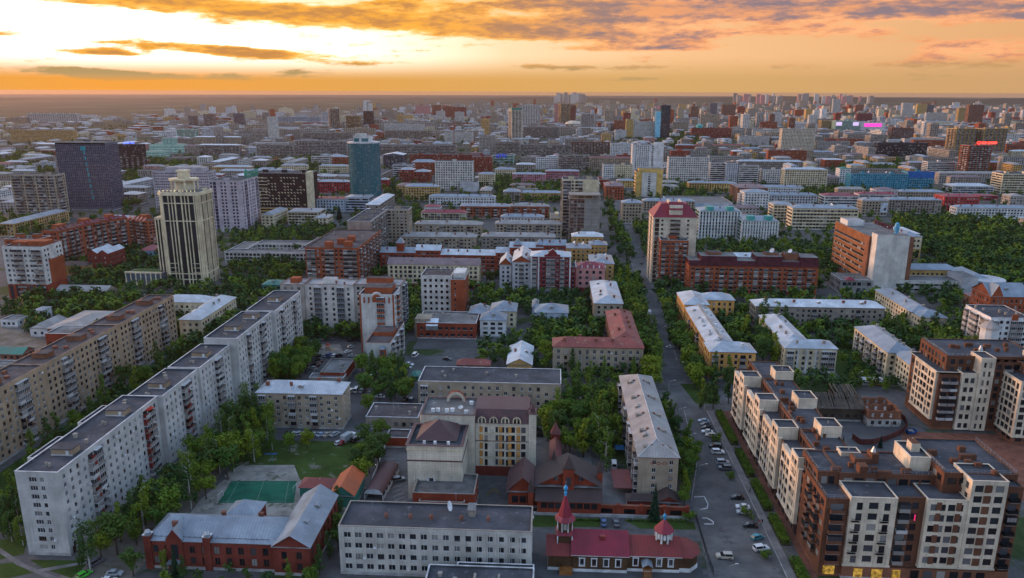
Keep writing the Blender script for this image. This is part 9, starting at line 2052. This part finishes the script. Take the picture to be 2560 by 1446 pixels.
# ------------------------------------------------------------------ people
def person(px, py, rz, top, legs, label):
 x, y = at(px, py); e = tag(empty('person', (x, y, .12), R(rz)), label, 'person', None)
 rings = [(-.0, 0, .78, .17, .12), (0, 0, .95, .16, .11), (0, 0, 1.15, .17, .12), (0, 0, 1.36, .20, .12), (0, 0, 1.45, .12, .09), (0, 0, 1.50, .055, .055), (0, .01, 1.55, .075, .085), (0, .015, 1.63, .085, .10), (0, .01, 1.71, .07, .085), (0, 0, 1.75, .02, .02)]
 m = MB()
 def tubes(R_, mi):
  n = 8
  for a, c in zip(R_, R_[1:]):
   for i in range(n):
    t0, t1 = 2 * math.pi * i / n, 2 * math.pi * (i + 1) / n
    m.face([(a[0] + a[3] * math.cos(t0), a[1] + a[4] * math.sin(t0), a[2]), (a[0] + a[3] * math.cos(t1), a[1] + a[4] * math.sin(t1), a[2]), (c[0] + c[3] * math.cos(t1), c[1] + c[4] * math.sin(t1), c[2]), (c[0] + c[3] * math.cos(t0), c[1] + c[4] * math.sin(t0), c[2])], mi(a[2]))
 tubes(rings, lambda z: 0 if z < 1.44 else (2 if z < 1.6 else 3))
 for s in (-1, 1):
  tubes([(s * .09, 0, .82, .10, .10), (s * .10, s * .05, .45, .07, .07), (s * .10, s * .14, .10, .05, .05), (s * .10, s * .14 + .05, .0, .05, .10)], lambda z: 1)
  tubes([(s * .20, 0, 1.40, .065, .065), (s * .25, -s * .03, 1.12, .05, .05), (s * .26, -s * .12, .88, .04, .04), (s * .26, -s * .14, .76, .035, .05)], lambda z: 0 if z > 1.0 else 2)
 m.build('body', [top, legs, mat('skin', (.42, .26, .19), 'plain'), mat('dark_hair', (.03, .022, .018), 'plain')], e)
cl_ = lambda n, c: mat('cloth_' + n, c, 'plain', rough=.9)
person(1899, 1311, 160, cl_('red', (.45, .03, .03)), cl_('pale', (.45, .42, .38)), 'person in a red top walking on the pavement beside the hedge'); person(1905, 1310, 150, cl_('dark', (.03, .03, .035)), cl_('denim', (.05, .07, .12)), 'person in dark clothes walking next to the person in red')
person(1980, 1110, 20, cl_('grey', (.2, .2, .22)), cl_('denim', (.05, .07, .12)), 'person in grey standing at the planter by the complex'); person(888, 864, 10, cl_('dark', (.03, .03, .035)), cl_('black', (.02, .02, .02)), 'person in dark clothes walking in the courtyard lane'); person(1875, 1231, 100, cl_('black', (.02, .02, .02)), cl_('black', (.02, .02, .02)), 'person in black walking up the pavement opposite the black saloon')

# ------------------------------------------------------------------ evening air
hz = MB(); hz.box(-31000, -31000, -2, 31000, 31000, 132)
ho = hz.build('haze', None); ho.data.materials.clear()
hm = bpy.data.materials.new('haze'); hm.use_nodes = True; hm.node_tree.nodes.clear()
pv = hm.node_tree.nodes.new('ShaderNodeVolumePrincipled'); mo = hm.node_tree.nodes.new('ShaderNodeOutputMaterial')
pv.inputs['Color'].default_value = (.66, .48, .42, 1); pv.inputs['Density'].default_value = 2.9e-5; pv.inputs['Anisotropy'].default_value = .5
hm.node_tree.links.new(pv.outputs[0], mo.inputs['Volume']); ho.data.materials.append(hm); tag(ho, 'pale evening haze over the whole city', 'haze', kind='stuff')
bpy.context.view_layer.update()
